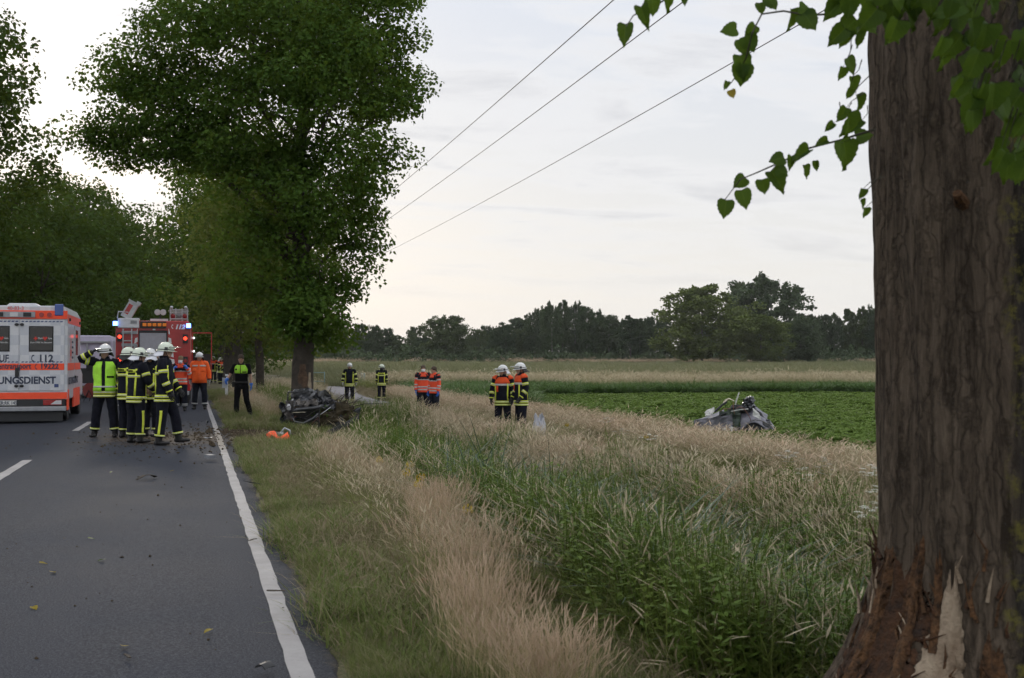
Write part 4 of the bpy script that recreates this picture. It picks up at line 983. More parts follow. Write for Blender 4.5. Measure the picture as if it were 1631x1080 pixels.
# ================================================================== VEHICLES
def checker_white(name, c1, c2, sc=4.2):
    m = bpy.data.materials.new(name); m.use_nodes = True; t = m.node_tree; b = t.nodes['Principled BSDF']
    tcx = t.nodes.new('ShaderNodeTexCoord'); ck = t.nodes.new('ShaderNodeTexChecker'); ck.inputs['Scale'].default_value = sc
    ck.inputs['Color1'].default_value = tuple(c1) + (1,); ck.inputs['Color2'].default_value = tuple(c2) + (1,)
    mp_ = t.nodes.new('ShaderNodeMapping'); mp_.inputs['Location'].default_value = (0.013, 0.017, 0.021); t.links.new(tcx.outputs['Object'], mp_.inputs[0]); t.links.new(mp_.outputs[0], ck.inputs[0])
    n = tnoise(t, 3.0, 7, 0.7, tcx.outputs['Object'])
    t.links.new(mixc(t, ramp(t, n, [(0.5, 0.0), (0.8, 0.25)]), ck.outputs[0], (0.25, 0.24, 0.22)), b.inputs['Base Color']); b.inputs['Roughness'].default_value = 0.38; b.inputs['Coat Weight'].default_value = 0.3
    return m
amb_white = checker_white('ambulance white', (0.62, 0.63, 0.66), (0.52, 0.54, 0.59))
paint_w = mat('white vehicle paint', (0.66, 0.67, 0.70), 0.35, var=0.10, vscale=2.5, coat=0.4)
day_orange = mat('daylight orange film', (0.98, 0.085, 0.025), 0.45, var=0.08, vscale=3)
dark_glass = mat('dark tinted glass', (0.008, 0.009, 0.011), 0.08, spec=0.6)
rubber = mat('black rubber', (0.018, 0.018, 0.019), 0.8, bump=0.2, bscale=60)
plast = mat('black plastic', (0.022, 0.023, 0.025), 0.55)
alu = mat('brushed aluminium', (0.46, 0.47, 0.49), 0.42, 0.8, var=0.12, vscale=8)
greyp = mat('grey painted metal', (0.30, 0.31, 0.33), 0.5, var=0.15)
navy_ink = mat('dark blue lettering', (0.030, 0.040, 0.075), 0.5)
navy_tape = mat('blue hatch tape', (0.045, 0.07, 0.19), 0.5)
red_ink = mat('red lettering', (0.60, 0.03, 0.02), 0.5); white_ink = mat('white lettering', (0.75, 0.75, 0.76), 0.5)
blue_glass = mat('blue lamp glass', (0.02, 0.07, 0.30), 0.2, coat=0.5)
red_glass = mat('red lamp glass', (0.30, 0.012, 0.012), 0.25, coat=0.5); clear_glass = mat('clear lamp glass', (0.55, 0.55, 0.57), 0.2, coat=0.5)
blue_lit = mat('lit blue beacon', (0.05, 0.15, 0.9), 0.3, emit=(0.10, 0.28, 1.0), estr=7.0)
red_lit = mat('lit red lamp', (0.6, 0.02, 0.02), 0.3, emit=(1.0, 0.05, 0.02), estr=2.2)
amber = mat('amber lamp', (0.65, 0.17, 0.01), 0.3, emit=(1.0, 0.28, 0.02), estr=0.12)
white_lit = mat('lit white lamp', (0.8, 0.8, 0.8), 0.3, emit=(0.9, 0.95, 1.0), estr=1.3)
fire_red = mat('fire engine red', (0.40, 0.012, 0.014), 0.35, var=0.12, vscale=2.0, coat=0.5)
plate_m = mat('number plate', (0.62, 0.62, 0.60), 0.5); plate_blue = mat('plate blue band', (0.02, 0.06, 0.35), 0.5)

def wheel(parent, x, y, r, wd, side):
    """one wheel: tyre with rounded shoulders > rim"""
    mb = MB(); n = 28; prof = [(-wd / 2, r * 0.62), (-wd / 2, r * 0.90), (-wd * 0.36, r), (wd * 0.36, r), (wd / 2, r * 0.90), (wd / 2, r * 0.62)]
    mb.loft([[(px_, rr * math.cos(2 * PI * k / n), rr * math.sin(2 * PI * k / n)) for k in range(n)] for px_, rr in prof])
    o = mb.build('wheel', rubber, parent, False); o.location = (x, y, r)
    m2 = MB(); xo = side * wd * 0.40
    m2.loft([[(xo + d, rr * math.cos(2 * PI * k / n), rr * math.sin(2 * PI * k / n)) for k in range(n)] for d, rr in ((0.0, r * 0.63), (side * wd * 0.10, r * 0.62), (side * wd * 0.04, r * 0.45), (side * wd * 0.10, r * 0.2), (side * wd * 0.12, r * 0.05))])
    m2.build('rim', greyp, o, False); return o
def rear_sheet(name, m, parent, x0, x1, z0, z1, y=-0.004, t_=0.004, bevel=0.0):
    return MB().box(x0, x1, y - t_, y, z0, z1).build(name, m, parent, bevel=bevel)
def side_sheet(name, m, parent, y0, y1, z0, z1, x, t_=0.004, bevel=0.0):
    return MB().box(x, x + t_, y0, y1, z0, z1).build(name, m, parent, bevel=bevel)
REAR = (R(90), 0, 0)                    # lettering read from behind the vehicle
SIDE_R = (R(90), 0, R(90))              # lettering on the right flank
def handset(name, m, parent, loc, s, rot=REAR):
    """telephone receiver sign"""
    mb = MB(); pts = [(0.10 * math.sin(a), 0.5 + 0.46 * -math.cos(a), 0) for a in np.linspace(0.35, PI - 0.35, 9)]
    pts = [(-0.30 * math.sin(a), -0.46 * math.cos(a), 0) for a in np.linspace(0.3, PI - 0.3, 10)]
    mb.tube(pts, [0.11, 0.09, 0.07, 0.06, 0.06, 0.06, 0.06, 0.07, 0.09, 0.11], 6)
    mb.box(-0.16, 0.06, -0.52, -0.34, -0.05, 0.05); mb.box(-0.16, 0.06, 0.34, 0.52, -0.05, 0.05)
    o = mb.build(name, m, parent); o.location = loc; o.rotation_euler = rot; o.scale = (s, s, s * 0.06); return o

# ------------------------------------------------------------------ ambulance, left lane
AMB = empty('ambulance', (-4.03, 32.0, 0.02), R(0.5), 'white ambulance with orange bands seen from behind at the left edge', 'ambulance')
W2 = 1.10
mb = MB(); mb.prism([(-W2, 0.56), (W2, 0.56), (W2, 2.66), (W2 - 0.10, 2.84), (-W2 + 0.10, 2.84), (-W2, 2.66)], 'y', 0.0, 4.0)
mb.build('body', amb_white, AMB, bevel=0.03)
mb = MB(); mb.prism([(4.0, 0.5), (6.15, 0.5), (6.2, 1.15), (5.5, 1.32), (4.9, 2.05), (4.0, 2.35)], 'x', -1.0, 1.0); mb.build('cab', paint_w, AMB, bevel=0.05)
MB().prism([(4.35, 1.35), (5.30, 1.35), (4.85, 1.95), (4.35, 2.05)], 'x', 1.001, 1.012).build('cab_window', dark_glass, AMB)
MB().box(-0.98, 0.98, 0.15, 6.0, 0.30, 0.56).build('chassis', plast, AMB)
rear_sheet('orange_band', day_orange, AMB, -W2 + 0.005, W2 - 0.005, 0.58, 0.74, -0.003, 0.004)
rear_sheet('orange_band', day_orange, AMB, -W2 + 0.005, W2 - 0.005, 2.52, 2.72, -0.003, 0.03)
side_sheet('orange_band', day_orange, AMB, 0.02, 3.98, 2.42, 2.64, W2 + 0.001)
side_sheet('orange_band', day_orange, AMB, 0.02, 3.98, 1.27, 1.45, W2 + 0.001)
# rear doors
for s in (-1, 1):
    d = MB().box(min(0.012 * s, (W2 - 0.07) * s), max(0.012 * s, (W2 - 0.07) * s), -0.022, -0.002, 0.78, 2.50).build('rear_door', amb_white, AMB, bevel=0.008)
    xa, xb = sorted((0.24 * s, 0.75 * s))
    fr = MB().box(xa - 0.025, xb + 0.025, -0.030, -0.021, 1.725, 2.345).build('window_frame', rubber, d, bevel=0.02)
    MB().box(xa, xb, -0.036, -0.029, 1.75, 2.32).build('window', dark_glass, d, bevel=0.01)
    MB().box(min(0.012 * s, (W2 - 0.075) * s), max(0.012 * s, (W2 - 0.075) * s), -0.0255, -0.0215, 1.28, 1.44).build('orange_band', day_orange, d)
    for z in (0.90, 2.38):
        MB().sphere((0.06 * s, -0.045, z), (0.05, 0.03, 0.035)).build('door_buffer', plast, d, True)
    for k in range(11):
        x0 = 0.04 + k * 0.088
        MB().prism([(s * x0, 1.462), (s * (x0 + 0.055), 1.462), (s * (x0 + 0.055) + 0.02, 1.49), (s * x0 + 0.02, 1.49)], 'y', -0.0255, -0.0215).build('hatch_mark', navy_tape, d)
        MB().prism([(s * x0, 2.440), (s * (x0 + 0.055), 2.440), (s * (x0 + 0.055) + 0.02, 2.47), (s * x0 + 0.02, 2.47)], 'y', -0.0255, -0.0215).build('hatch_mark', navy_tape, d)
    # red heart line and cross printed on the panes
    cxp = (xa + xb) / 2
    MB().box(cxp - 0.17, cxp - 0.08, -0.0385, -0.0355, 2.03, 2.06).box(cxp - 0.14, cxp - 0.11, -0.0385, -0.0355, 2.0, 2.03).box(cxp - 0.14, cxp - 0.11, -0.0385, -0.0355, 2.06, 2.09).build('red_cross', red_ink, d)
    MB().prism([(cxp + 0.09, 1.99), (cxp + 0.15, 2.06), (cxp + 0.12, 2.09), (cxp + 0.09, 2.07), (cxp + 0.06, 2.09), (cxp + 0.03, 2.06)], 'y', -0.0385, -0.0355).build('red_heart', red_ink, d)
    text('pane_print', 'Dein', 0.06, white_ink, d, (cxp - 0.07, -0.037, 2.03), REAR); text('pane_print', 'fürs', 0.06, white_ink, d, (cxp + 0.16, -0.037, 2.03), REAR)
    text('pane_print', 'Dein DRK im Norden', 0.055, white_ink, d, (cxp, -0.037, 1.93), REAR, align='CENTER')
MB().box(-0.09, -0.005, -0.055, -0.024, 1.12, 1.34).build('door_handle', plast, AMB, bevel=0.01)
handset('phone_sign', navy_ink, AMB, (0.33, -0.025, 1.565), 0.16)
text('lettering', '112', 0.235, navy_ink, AMB, (0.43, -0.024, 1.485), REAR, 0.98, 0, 0.008)
text('lettering', 'NOTRUF', 0.235, navy_ink, AMB, (-1.0, -0.024, 1.485), REAR, 0.82, 0, 0.006)
text('lettering', 'RETTUNGSDIENST', 0.235, navy_ink, AMB, (0.835, -0.024, 0.955), REAR, 0.93, 0, 0.008, 'RIGHT')
text('lettering', 'Krankentransport', 0.18, navy_ink, AMB, (0.27, -0.027, 1.315), REAR, 0.86, 0, 0.005, 'RIGHT')
handset('phone_sign', navy_ink, AMB, (0.40, -0.028, 1.36), 0.12)
text('lettering', '19222', 0.175, navy_ink, AMB, (0.47, -0.027, 1.315), REAR, 0.98, 0, 0.006)
text('lettering', '40-83-3', 0.12, red_ink, AMB, (-0.28, -0.004, 2.735), REAR, 1.0)
rear_sheet('sticker', navy_tape, AMB, 0.80, 0.90, 0.86, 0.94, -0.023, 0.003)
# rear light housing, lamps and blue corner light
MB().box(-0.62, 0.36, -0.065, -0.034, 2.55, 2.69).build('light_panel', greyp, AMB, bevel=0.008)
for x in (-0.45, -0.12, 0.18): MB().box(x - 0.09, x + 0.09, -0.075, -0.064, 2.57, 2.67).build('warning_lamp', plast if x != -0.12 else clear_glass, AMB)
for x in (0.50, 0.68): MB().cyl((x, -0.034, 2.62), (x, -0.055, 2.62), 0.055, 16).build('round_lamp', red_glass, AMB)
MB().box(0.80, 1.0, -0.05, 0.28, 2.60, 2.88).build('blue_light', blue_glass, AMB, bevel=0.02); MB().box(-1.0, -0.80, -0.05, 0.28, 2.60, 2.88).build('blue_light', blue_glass, AMB, bevel=0.02)
MB().prism([(-0.4, 2.84), (0.4, 2.84), (0.3, 2.92), (-0.3, 2.92)], 'y', 0.6, 1.4).build('roof_vent', paint_w, AMB, bevel=0.02)
# bumper, plate, tail lamps, tail lift plate
MB().box(-1.04, 1.04, -0.03, 0.05, 0.40, 0.575).build('rear_panel', plast, AMB)
MB().box(-1.08, 1.08, -0.16, 0.02, 0.29, 0.40).build('bumper', greyp, AMB, bevel=0.02)
MB().box(-1.0, 1.0, -0.05, 0.0, 0.04, 0.285).build('lift_plate', plast, AMB, bevel=0.01)
pl = MB().box(-0.57, -0.05, -0.050, -0.031, 0.435, 0.55).build('number_plate', plate_m, AMB, bevel=0.004)
MB().box(-0.565, -0.52, -0.053, -0.0495, 0.44, 0.545).build('plate_band', plate_blue, pl); text('plate_number', 'VER:RK 145', 0.118, navy_ink, pl, (-0.505, -0.052, 0.452), REAR, 0.80, 0, 0.002)
for s in (-1, 1):
    xa, xb = sorted((0.55 * s, 0.98 * s)); MB().box(xa, xb, -0.055, -0.031, 0.43, 0.56).build('tail_lamp', red_glass, AMB, bevel=0.008)
    xa, xb = sorted((0.72 * s, 0.97 * s)); MB().prism([(xa, 0.45), (xb, 0.45), (xb, 0.545), ((xa + xb) / 2, 0.545)], 'y', -0.059, -0.054).build('reverse_lamp', clear_glass, AMB)
# right flank: lower orange skirts, door, window, lettering, steps
for y0, y1 in ((0.06, 0.40), (1.72, 2.5), (2.55, 3.7)): MB().box(W2 - 0.03, W2 + 0.012, y0, y1, 0.32 if y0 > 1 else 0.30, 0.80).build('side_skirt', day_orange, AMB, bevel=0.01)
sd = MB().box(W2, W2 + 0.014, 1.9, 3.3, 0.80, 2.40).build('side_door', amb_white, AMB, bevel=0.006)
MB().box(W2 + 0.013, W2 + 0.020, 2.2, 2.9, 1.65, 2.30).build('window', dark_glass, sd, bevel=0.01); MB().box(W2 + 0.014, W2 + 0.05, 1.95, 2.1, 1.05, 1.12).build('handle', plast, sd)
MB().box(W2 + 0.013, W2 + 0.018, 1.9, 3.3, 1.27, 1.45).build('orange_band', day_orange, sd)
text('lettering', 'RETTUNGSDIENST', 0.24, navy_ink, AMB, (W2 + 0.016, 0.15, 0.93), SIDE_R, 1.45, 0, 0.006)
MB().box(W2 + 0.001, W2 + 0.004, 0.75, 1.10, 1.62, 1.78).box(W2 + 0.001, W2 + 0.004, 0.86, 0.99, 1.48, 1.615).box(W2 + 0.001, W2 + 0.004, 0.86, 0.99, 1.785, 2.06).build('red_cross', red_ink, AMB)
for z in (1.95, 1.82, 1.69, 1.56): text('side_print', 'Deutsches Rotes Kreuz', 0.08, navy_ink, AMB, (W2 + 0.004, 1.2, z), SIDE_R, 0.55)
for y in (0.4, 3.5): MB().box(W2, W2 + 0.04, y - 0.06, y + 0.06, 2.48, 2.55).build('marker_lamp', plast, AMB)
mi = MB().tube([(1.0, 5.0, 1.45), (1.18, 5.05, 1.5), (1.25, 5.05, 1.45)], 0.018, 6).box(1.18, 1.42, 5.02, 5.12, 1.22, 1.62).build('mirror', plast, AMB, bevel=0.02)
for x, s in ((0.90, 1), (-0.90, -1)):
    for y in (1.15, 4.95): wheel(AMB, x, y, 0.34, 0.24, s)

# ------------------------------------------------------------------ fire engine, right lane
FE = empty('fire_engine', (-1.23, 42.6, 0.015), R(-0.6), 'red fire engine with grey roller shutter and lit blue beacons', 'fire engine')
FW = 1.19
mb = MB(); mb.prism([(-FW, 0.50), (FW, 0.50), (FW, 2.70), (FW - 0.08, 2.82), (-FW + 0.08, 2.82), (-FW, 2.70)], 'y', 0.0, 4.6); mb.build('body', fire_red, FE, bevel=0.025)
mb = MB(); mb.prism([(4.7, 0.55), (6.9, 0.55), (7.0, 1.3), (6.8, 2.55), (6.5, 2.72), (4.7, 2.72)], 'x', -1.12, 1.12); mb.build('cab', fire_red, FE, bevel=0.06)
MB().box(-1.0, 1.0, 0.1, 6.8, 0.35, 0.50).build('chassis', plast, FE)
MB().box(-1.15, 1.15, -0.10, 0.02, 0.36, 0.50).build('bumper', greyp, FE, bevel=0.02)
sh = MB()
for k in range(44): sh.box(-0.43, 0.41, -0.012 - 0.004 * (k % 2), 0.0, 0.78 + k * 0.0372, 0.78 + k * 0.0372 + 0.0352)
sh.build('roller_shutter', mat('shutter slats', (0.42, 0.42, 0.47), 0.45, 0.4, var=0.06), FE)['kind'] = 'stuff'
MB().box(-0.47, 0.45, -0.030, -0.001, 2.42, 2.50).box(-0.47, -0.43, -0.030, -0.001, 0.72, 2.42).box(0.41, 0.45, -0.030, -0.001, 0.72, 2.42).box(-0.43, 0.41, -0.035, -0.001, 0.70, 0.775).build('shutter_frame', plast, FE)
# amber traffic lamps
ab = MB().box(-0.42, 0.40, -0.06, -0.002, 2.57, 2.80).build('traffic_warner', plast, FE, bevel=0.01)
for k in range(5):
    MB().prism([(-0.34 + k * 0.158, 2.635), (-0.22 + k * 0.158, 2.635), (-0.22 + k * 0.158, 2.74), (-0.34 + k * 0.158, 2.74)], 'y', -0.075, -0.058).build('amber_lamp', amber, ab, bevel=0.02)
MB().box(-0.02, 0.06, -0.05, -0.002, 2.51, 2.55).build('plate_lamp', clear_glass, FE)
handset('phone_sign', white_ink, FE, (0.62, -0.004, 2.63), 0.13); text('lettering', '112', 0.20, white_ink, FE, (0.68, -0.004, 2.555), REAR, 1.05, 0.25, 0.012)
wb = MB().box(-1.12, -0.45, -0.05, 0.5, 2.58, 2.90).build('ladder_box', paint_w, FE, bevel=0.015); MB().box(-0.72, -0.52, -0.056, -0.049, 2.72, 2.82).build('vent_grille', greyp, wb)
for x, z in ((-1.20, 2.72), (1.12, 2.66)):
    bl = MB().cyl((x, -0.05, z - 0.07), (x, -0.05, z + 0.07), 0.07, 16).build('blue_beacon', blue_lit, FE, True); MB().cyl((x, -0.05, z - 0.10), (x, -0.05, z - 0.07), 0.085, 16).build('beacon_base', plast, bl)
for x, z, m in ((-1.06, 2.29, red_lit), (-1.06, 1.54, red_lit), (1.02, 2.24, red_lit), (1.02, 1.50, red_glass)):
    hs = MB().box(x - 0.08, x + 0.08, -0.045, -0.001, z - 0.16, z + 0.14).build('lamp_housing', plast, FE, bevel=0.01); MB().cyl((x, -0.045, z), (x, -0.060, z), 0.060, 16).build('tail_lamp', m, hs)
# access ladder
lad = MB()
for x in (-0.95, -0.68): lad.box(x - 0.018, x + 0.018, -0.10, -0.065, 0.75, 2.55)
lad.build('ladder_rail', alu, FE)
for k in range(6): MB().box(-0.932, -0.698, -0.098, -0.067, 0.98 + k * 0.29, 1.01 + k * 0.29).build('ladder_rung', alu, FE)
for z in (2.43, 2.02): MB().box(-1.0, -0.52, -0.063, -0.003, z - 0.05, z + 0.05).build('ladder_bracket', greyp, FE)
# white reflective chevrons beside the shutter
for sx_, x0 in ((-1, -0.50), (1, 0.48)):
    for k in range(6):
        z = 2.12 - k * 0.23; w0 = 0.10 + 0.035 * k
        MB().prism([(x0, z), (x0 + sx_ * w0, z - 0.05), (x0 + sx_ * (w0 - 0.02), z + 0.12), (x0, z + 0.15)], 'y', -0.006, -0.001).build('chevron', white_ink, FE)
    MB().prism([(x0, 2.38), (x0 + sx_ * 0.05, 2.38), (x0 + sx_ * 0.01, 2.56), (x0, 2.56)], 'y', -0.006, -0.001).build('chevron', white_ink, FE)
pl = MB().box(0.12, 0.38, -0.115, -0.100, 0.38, 0.48).build('number_plate', plate_m, FE)
# roof: tilted hinged ladder case, floodlights, hose basket
M_ = Matrix.Translation((-0.92, 0.35, 2.90)) @ Matrix.Rotation(R(30), 4, 'Y')
lc = MB().box(-0.17, 0.17, -0.15, 0.15, 0.02, 0.58, M_).build('tilted_case', alu, FE, bevel=0.01)
MB().box(-0.12, 0.02, -0.158, -0.149, 0.15, 0.50, M_).build('red_panel', fire_red, lc); MB().box(-0.20, 0.20, -0.18, 0.18, 0.58, 0.63, M_).box(0.06, 0.20, -0.16, 0.16, 0.631, 0.70, M_).build('case_lid', alu, lc)
MB().tube([(-1.15, 0.2, 2.9), (-1.12, 0.2, 3.12), (-0.80, 0.2, 3.10)], 0.02, 6).build('rail', alu, FE)
fl = MB().cyl((0.2, 0.5, 2.82), (0.2, 0.5, 3.02), 0.03, 8).build('floodlight_mast', plast, FE)
for x in (0.11, 0.29): 
    h = MB().cyl((x, 0.42, 3.12), (x, 0.56, 3.12), 0.10, 18).build('floodlight', alu, FE, False); MB().cyl((x, 0.415, 3.12), (x, 0.40, 3.12), 0.085, 18).build('lens', clear_glass, h)
MB().box(-0.12, 0.45, 0.45, 0.55, 2.83, 2.90).build('lamp_tray', paint_w, FE)
bk = MB()
for z in (2.90, 3.10, 3.20): bk.tube([(0.52, 0.4, z), (1.08, 0.4, z), (1.08, 1.6, z), (0.52, 1.6, z), (0.52, 0.4, z)], 0.018, 6)
for x in (0.52, 0.70, 0.90, 1.08): bk.tube([(x, 0.4, 2.83), (x, 0.4, 3.25)], 0.018, 6)
bk.build('roof_rack', alu, FE)
for k, x in enumerate((0.60, 0.80, 0.98)): MB().cyl((x, 0.45, 3.0), (x, 1.5, 3.0), 0.075, 12).build('hose_roll', fire_red if k != 1 else greyp, FE, True)
for x in (0.56, 1.02): MB().sphere((x, 0.40, 3.28), 0.055).build('rack_knob', alu, FE, True)
# open cab door on the right
dr = MB()
dr.box(1.16, 1.90, 5.45, 5.50, 2.52, 2.56).box(1.87, 1.90, 5.45, 5.50, 0.9, 2.50).box(1.16, 1.21, 5.45, 5.50, 0.9, 2.50); dr.build('cab_door', fire_red, FE)
MB().box(1.21, 1.85, 5.455, 5.495, 0.85, 1.75).build('door_lining', plast, FE)
for z in (1.85, 2.35): MB().sphere((1.24, 5.42, z), 0.04).build('door_lamp', white_lit, FE, True)
for x, s in ((0.98, 1), (-0.98, -1)):
    for y in (1.35, 5.9): wheel(FE, x, y, 0.48, 0.30, s)
for x in (0.72, -0.72): wheel(FE, x, 1.35, 0.48, 0.22, -1 if x > 0 else 1)

# ------------------------------------------------------------------ equipment van behind, left of the engine
VN = empty('equipment_van', (-4.05, 52.0, 0.015), 0, 'pale van with raised side flap half hidden behind the vest-wearing man', 'van')
lil = mat('pale lilac panel', (0.50, 0.47, 0.60), 0.5, var=0.06)
mb = MB(); mb.prism([(-1.0, 0.5), (1.0, 0.5), (1.0, 2.3), (0.9, 2.5), (-0.9, 2.5), (-1.0, 2.3)], 'y', 0.0, 4.8); mb.build('body', lil, VN, bevel=0.04)
MB().box(-0.9, 0.9, -0.012, -0.001, 0.6, 1.2).build('tail_board', plast, VN)
MB().box(-0.75, 0.9, -0.10, -0.002, 2.20, 2.27).build('tool_rail', greyp, VN); MB().box(0.0, 0.06, -0.09, -0.003, 1.5, 2.195).build('rail_post', greyp, VN)
MB().box(-0.78, -0.35, -0.14, -0.003, 1.35, 1.75).build('yellow_case', mat('yellow plastic case', (0.55, 0.33, 0.02), 0.5), VN, bevel=0.03)
MB().box(-0.75, -0.40, -0.12, -0.003, 1.0, 1.32).build('green_case', mat('dull green case', (0.06, 0.11, 0.10), 0.5), VN, bevel=0.02)
for x in (-0.9, 0.9): MB().box(x - 0.06, x + 0.06, -0.03, -0.002, 1.25, 1.34).build('tail_lamp', red_glass, VN)
for x, s in ((0.85, 1), (-0.85, -1)):
    for y in (0.9, 4.0): wheel(VN, x, y, 0.34, 0.22, s)
hr = empty('hose_reel', (-5.2, 46.0, 0.015), 0, 'dark red hose reel on the road beside the ambulance front', 'hose reel')
mb = MB(); mb.cyl((-0.10, 0, 0.42), (0.10, 0, 0.42), 0.16, 20); mb.build('hose_coil', mat('dark red hose', (0.22, 0.02, 0.015), 0.8), hr, False)
for x in (-0.14, 0.14): 
    o = MB().cyl((x - 0.012, 0, 0.42), (x + 0.012, 0, 0.42), 0.27, 28).build('flange', mat('dull red flange', (0.16, 0.012, 0.010), 0.6), hr, False)
MB().tube([(-0.18, -0.22, 0.02), (-0.16, 0, 0.42), (-0.18, 0.22, 0.02)], 0.018, 6).build('stand', plast, hr); MB().tube([(0.18, -0.22, 0.02), (0.16, 0, 0.42), (0.18, 0.22, 0.02)], 0.018, 6).build('stand', plast, hr)
hr.rotation_euler = (0, 0, R(60)); hr.location = at(146, 640, 0.015)

# ------------------------------------------------------------------ patrol car beyond the engine
PC = empty('patrol_car', (-0.05, 74, 0.015), 0, 'silver estate car with yellow and blue stripe beyond the orange jacket', 'car')
silver = mat('silver car paint', (0.42, 0.43, 0.46), 0.3, 0.3, coat=0.5)
prof = [(-2.2, 0.35), (-2.25, 0.75), (-2.1, 1.0), (-1.75, 1.42), (0.55, 1.45), (1.2, 1.02), (2.1, 0.88), (2.25, 0.6), (2.2, 0.35)]
rings = []
for xx, k in ((-0.86, 0.90), (-0.82, 1.0), (-0.60, 1.02), (0.60, 1.02), (0.82, 1.0), (0.86, 0.90)): rings.append([(xx * (0.86 if z > 1.1 else 1), y * (0.99 if abs(xx) > 0.8 else 1), 0.35 + (z - 0.35) * (k if z > 1.1 else 1)) for y, z in prof])
MB().loft(rings).build('body', silver, PC, bevel=0.04)
MB().prism([(-0.62, 1.05), (0.62, 1.05), (0.52, 1.36), (-0.52, 1.36)], 'y', -2.12, -2.0).build('rear_window', dark_glass, PC)
MB().box(-0.80, 0.80, -2.27, -2.24, 0.72, 0.86).build('yellow_stripe', mat('neon yellow film', (0.60, 0.68, 0.05), 0.5), PC); MB().box(-0.80, 0.80, -2.27, -2.24, 0.56, 0.70).build('blue_stripe', plate_blue, PC)
for x in (-0.72, 0.72): MB().box(x - 0.12, x + 0.12, -2.28, -2.24, 0.88, 1.0).build('tail_lamp', red_glass, PC)
MB().box(-0.55, 0.55, -0.2, 0.1, 1.47, 1.60).build('blue_light_bar', blue_glass, PC, bevel=0.03)
for x, s in ((0.78, 1), (-0.78, -1)):
    for y in (-1.4, 1.4): wheel(PC, x, y, 0.32, 0.2, s)
# ================================================================== PEOPLE
class Loft:
    """a tapering tube of elliptical rings through points; P(t, a, off) gives its surface"""
    def __init__(s, pts, rad, ref=(1, 0, 0), noise=0.006, nf=9.0, seed=0.0, box=1.0):
        s.p = [Vector(p) for p in pts]; s.r = [(r, r) if isinstance(r, (int, float)) else r for r in rad]
        s.ref = Vector(ref); s.n = len(pts) - 1; s.noise = noise; s.nf = nf; s.seed = seed; s.box = box
    def c(s, t):
        x = min(max(t, 0), 1) * s.n; i = min(int(x), s.n - 1); u = x - i
        p0, p1, p2, p3 = s.p[max(i - 1, 0)], s.p[i], s.p[i + 1], s.p[min(i + 2, s.n)]
        c = 0.5 * ((2 * p1) + (p2 - p0) * u + (2 * p0 - 5 * p1 + 4 * p2 - p3) * u * u + (3 * p1 - p0 - 3 * p2 + p3) * u ** 3)
        r0, r1 = s.r[i], s.r[i + 1]; uu = u * u * (3 - 2 * u)
        return c, r0[0] + (r1[0] - r0[0]) * uu, r0[1] + (r1[1] - r0[1]) * uu
    def P(s, t, a, off=0.0):
        c, rx, ry = s.c(t); d = (s.c(t + 0.03)[0] - s.c(t - 0.03)[0]).normalized()
        u = (s.ref - d * s.ref.dot(d)).normalized(); v = d.cross(u)
        ca, sa = math.cos(a), math.sin(a)
        if s.box != 1.0: ca = math.copysign(abs(ca) ** s.box, ca); sa = math.copysign(abs(sa) ** s.box, sa)
        q = c + u * (rx * ca) + v * (ry * sa)
        n = (u * (ca / max(rx, 1e-3)) + v * (sa / max(ry, 1e-3))).normalized()
        w_ = s.noise * (mnoise.noise(q * s.nf + Vector((s.seed, 0, 0))) + 0.6 * mnoise.noise(q * s.nf * 2.3 + Vector((0, s.seed, 0))))
        return q + n * (w_ + off)
    def add(s, mb, nt=16, na=18, t0=0.0, t1=1.0):
        mb.loft([[s.P(t0 + (t1 - t0) * i / nt, 2 * PI * k / na) for k in range(na)] for i in range(nt + 1)]); return mb
    def band(s, mb, t0, t1, a0=0.0, a1=2 * PI, off=0.006, nt=3, na=24):
        """a strip lying on the surface, closed into a thin solid"""
        def fn(o): return [[s.P(t0 + (t1 - t0) * j / nt, a0 + (a1 - a0) * i / na, o) for i in range(na + 1)] for j in range(nt + 1)]
        top = fn(off); bot = fn(-0.004); n = na + 1; V = [p for r in top for p in r] + [p for r in bot for p in r]; o = n * (nt + 1); F = []
        for j in range(nt):
            for i in range(na): F.append((j * n + i, j * n + i + 1, (j + 1) * n + i + 1, (j + 1) * n + i))
        for j in range(nt): F.append((j * n, (j + 1) * n, o + (j + 1) * n, o + j * n)); F.append((j * n + na, o + j * n + na, o + (j + 1) * n + na, (j + 1) * n + na))
        for i in range(na): F.append((i, o + i, o + i + 1, i + 1)); F.append((nt * n + i, nt * n + i + 1, o + nt * n + i + 1, o + nt * n + i))
        mb.add(V, F); return mb
    def t_at_z(s, z):
        zs = [p.z for p in s.p]; return float(np.interp(z, zs, np.linspace(0, 1, len(zs)))) if zs[0] < zs[-1] else float(np.interp(-z, [-q for q in zs], np.linspace(0, 1, len(zs))))

skin_m = mat('skin', (0.42, 0.25, 0.18), 0.55, var=0.12, vscale=20)
cloth_n = mat('navy turnout cloth', (0.011, 0.012, 0.019), 0.9, var=0.35, vscale=9, bump=0.3, bscale=120, spec=0.12)
cloth_k = mat('black uniform cloth', (0.009, 0.009, 0.011), 0.9, var=0.3, vscale=9, bump=0.3, bscale=120, spec=0.12)
cloth_t = mat('dark blue trousers cloth', (0.018, 0.020, 0.030), 0.9, var=0.3, vscale=9, bump=0.3, bscale=120, spec=0.12)
lime_t = mat('neon yellow reflective tape', (0.66, 0.74, 0.06), 0.45, var=0.10, vscale=14)
silv_t = mat('silver reflective tape', (0.50, 0.50, 0.50), 0.4, var=0.12, vscale=14)
lime_v = mat('neon yellow vest cloth', (0.42, 0.86, 0.05), 0.65, var=0.12, vscale=10)
org_c = mat('neon orange jacket cloth', (0.98, 0.095, 0.030), 0.7, var=0.12, vscale=10)
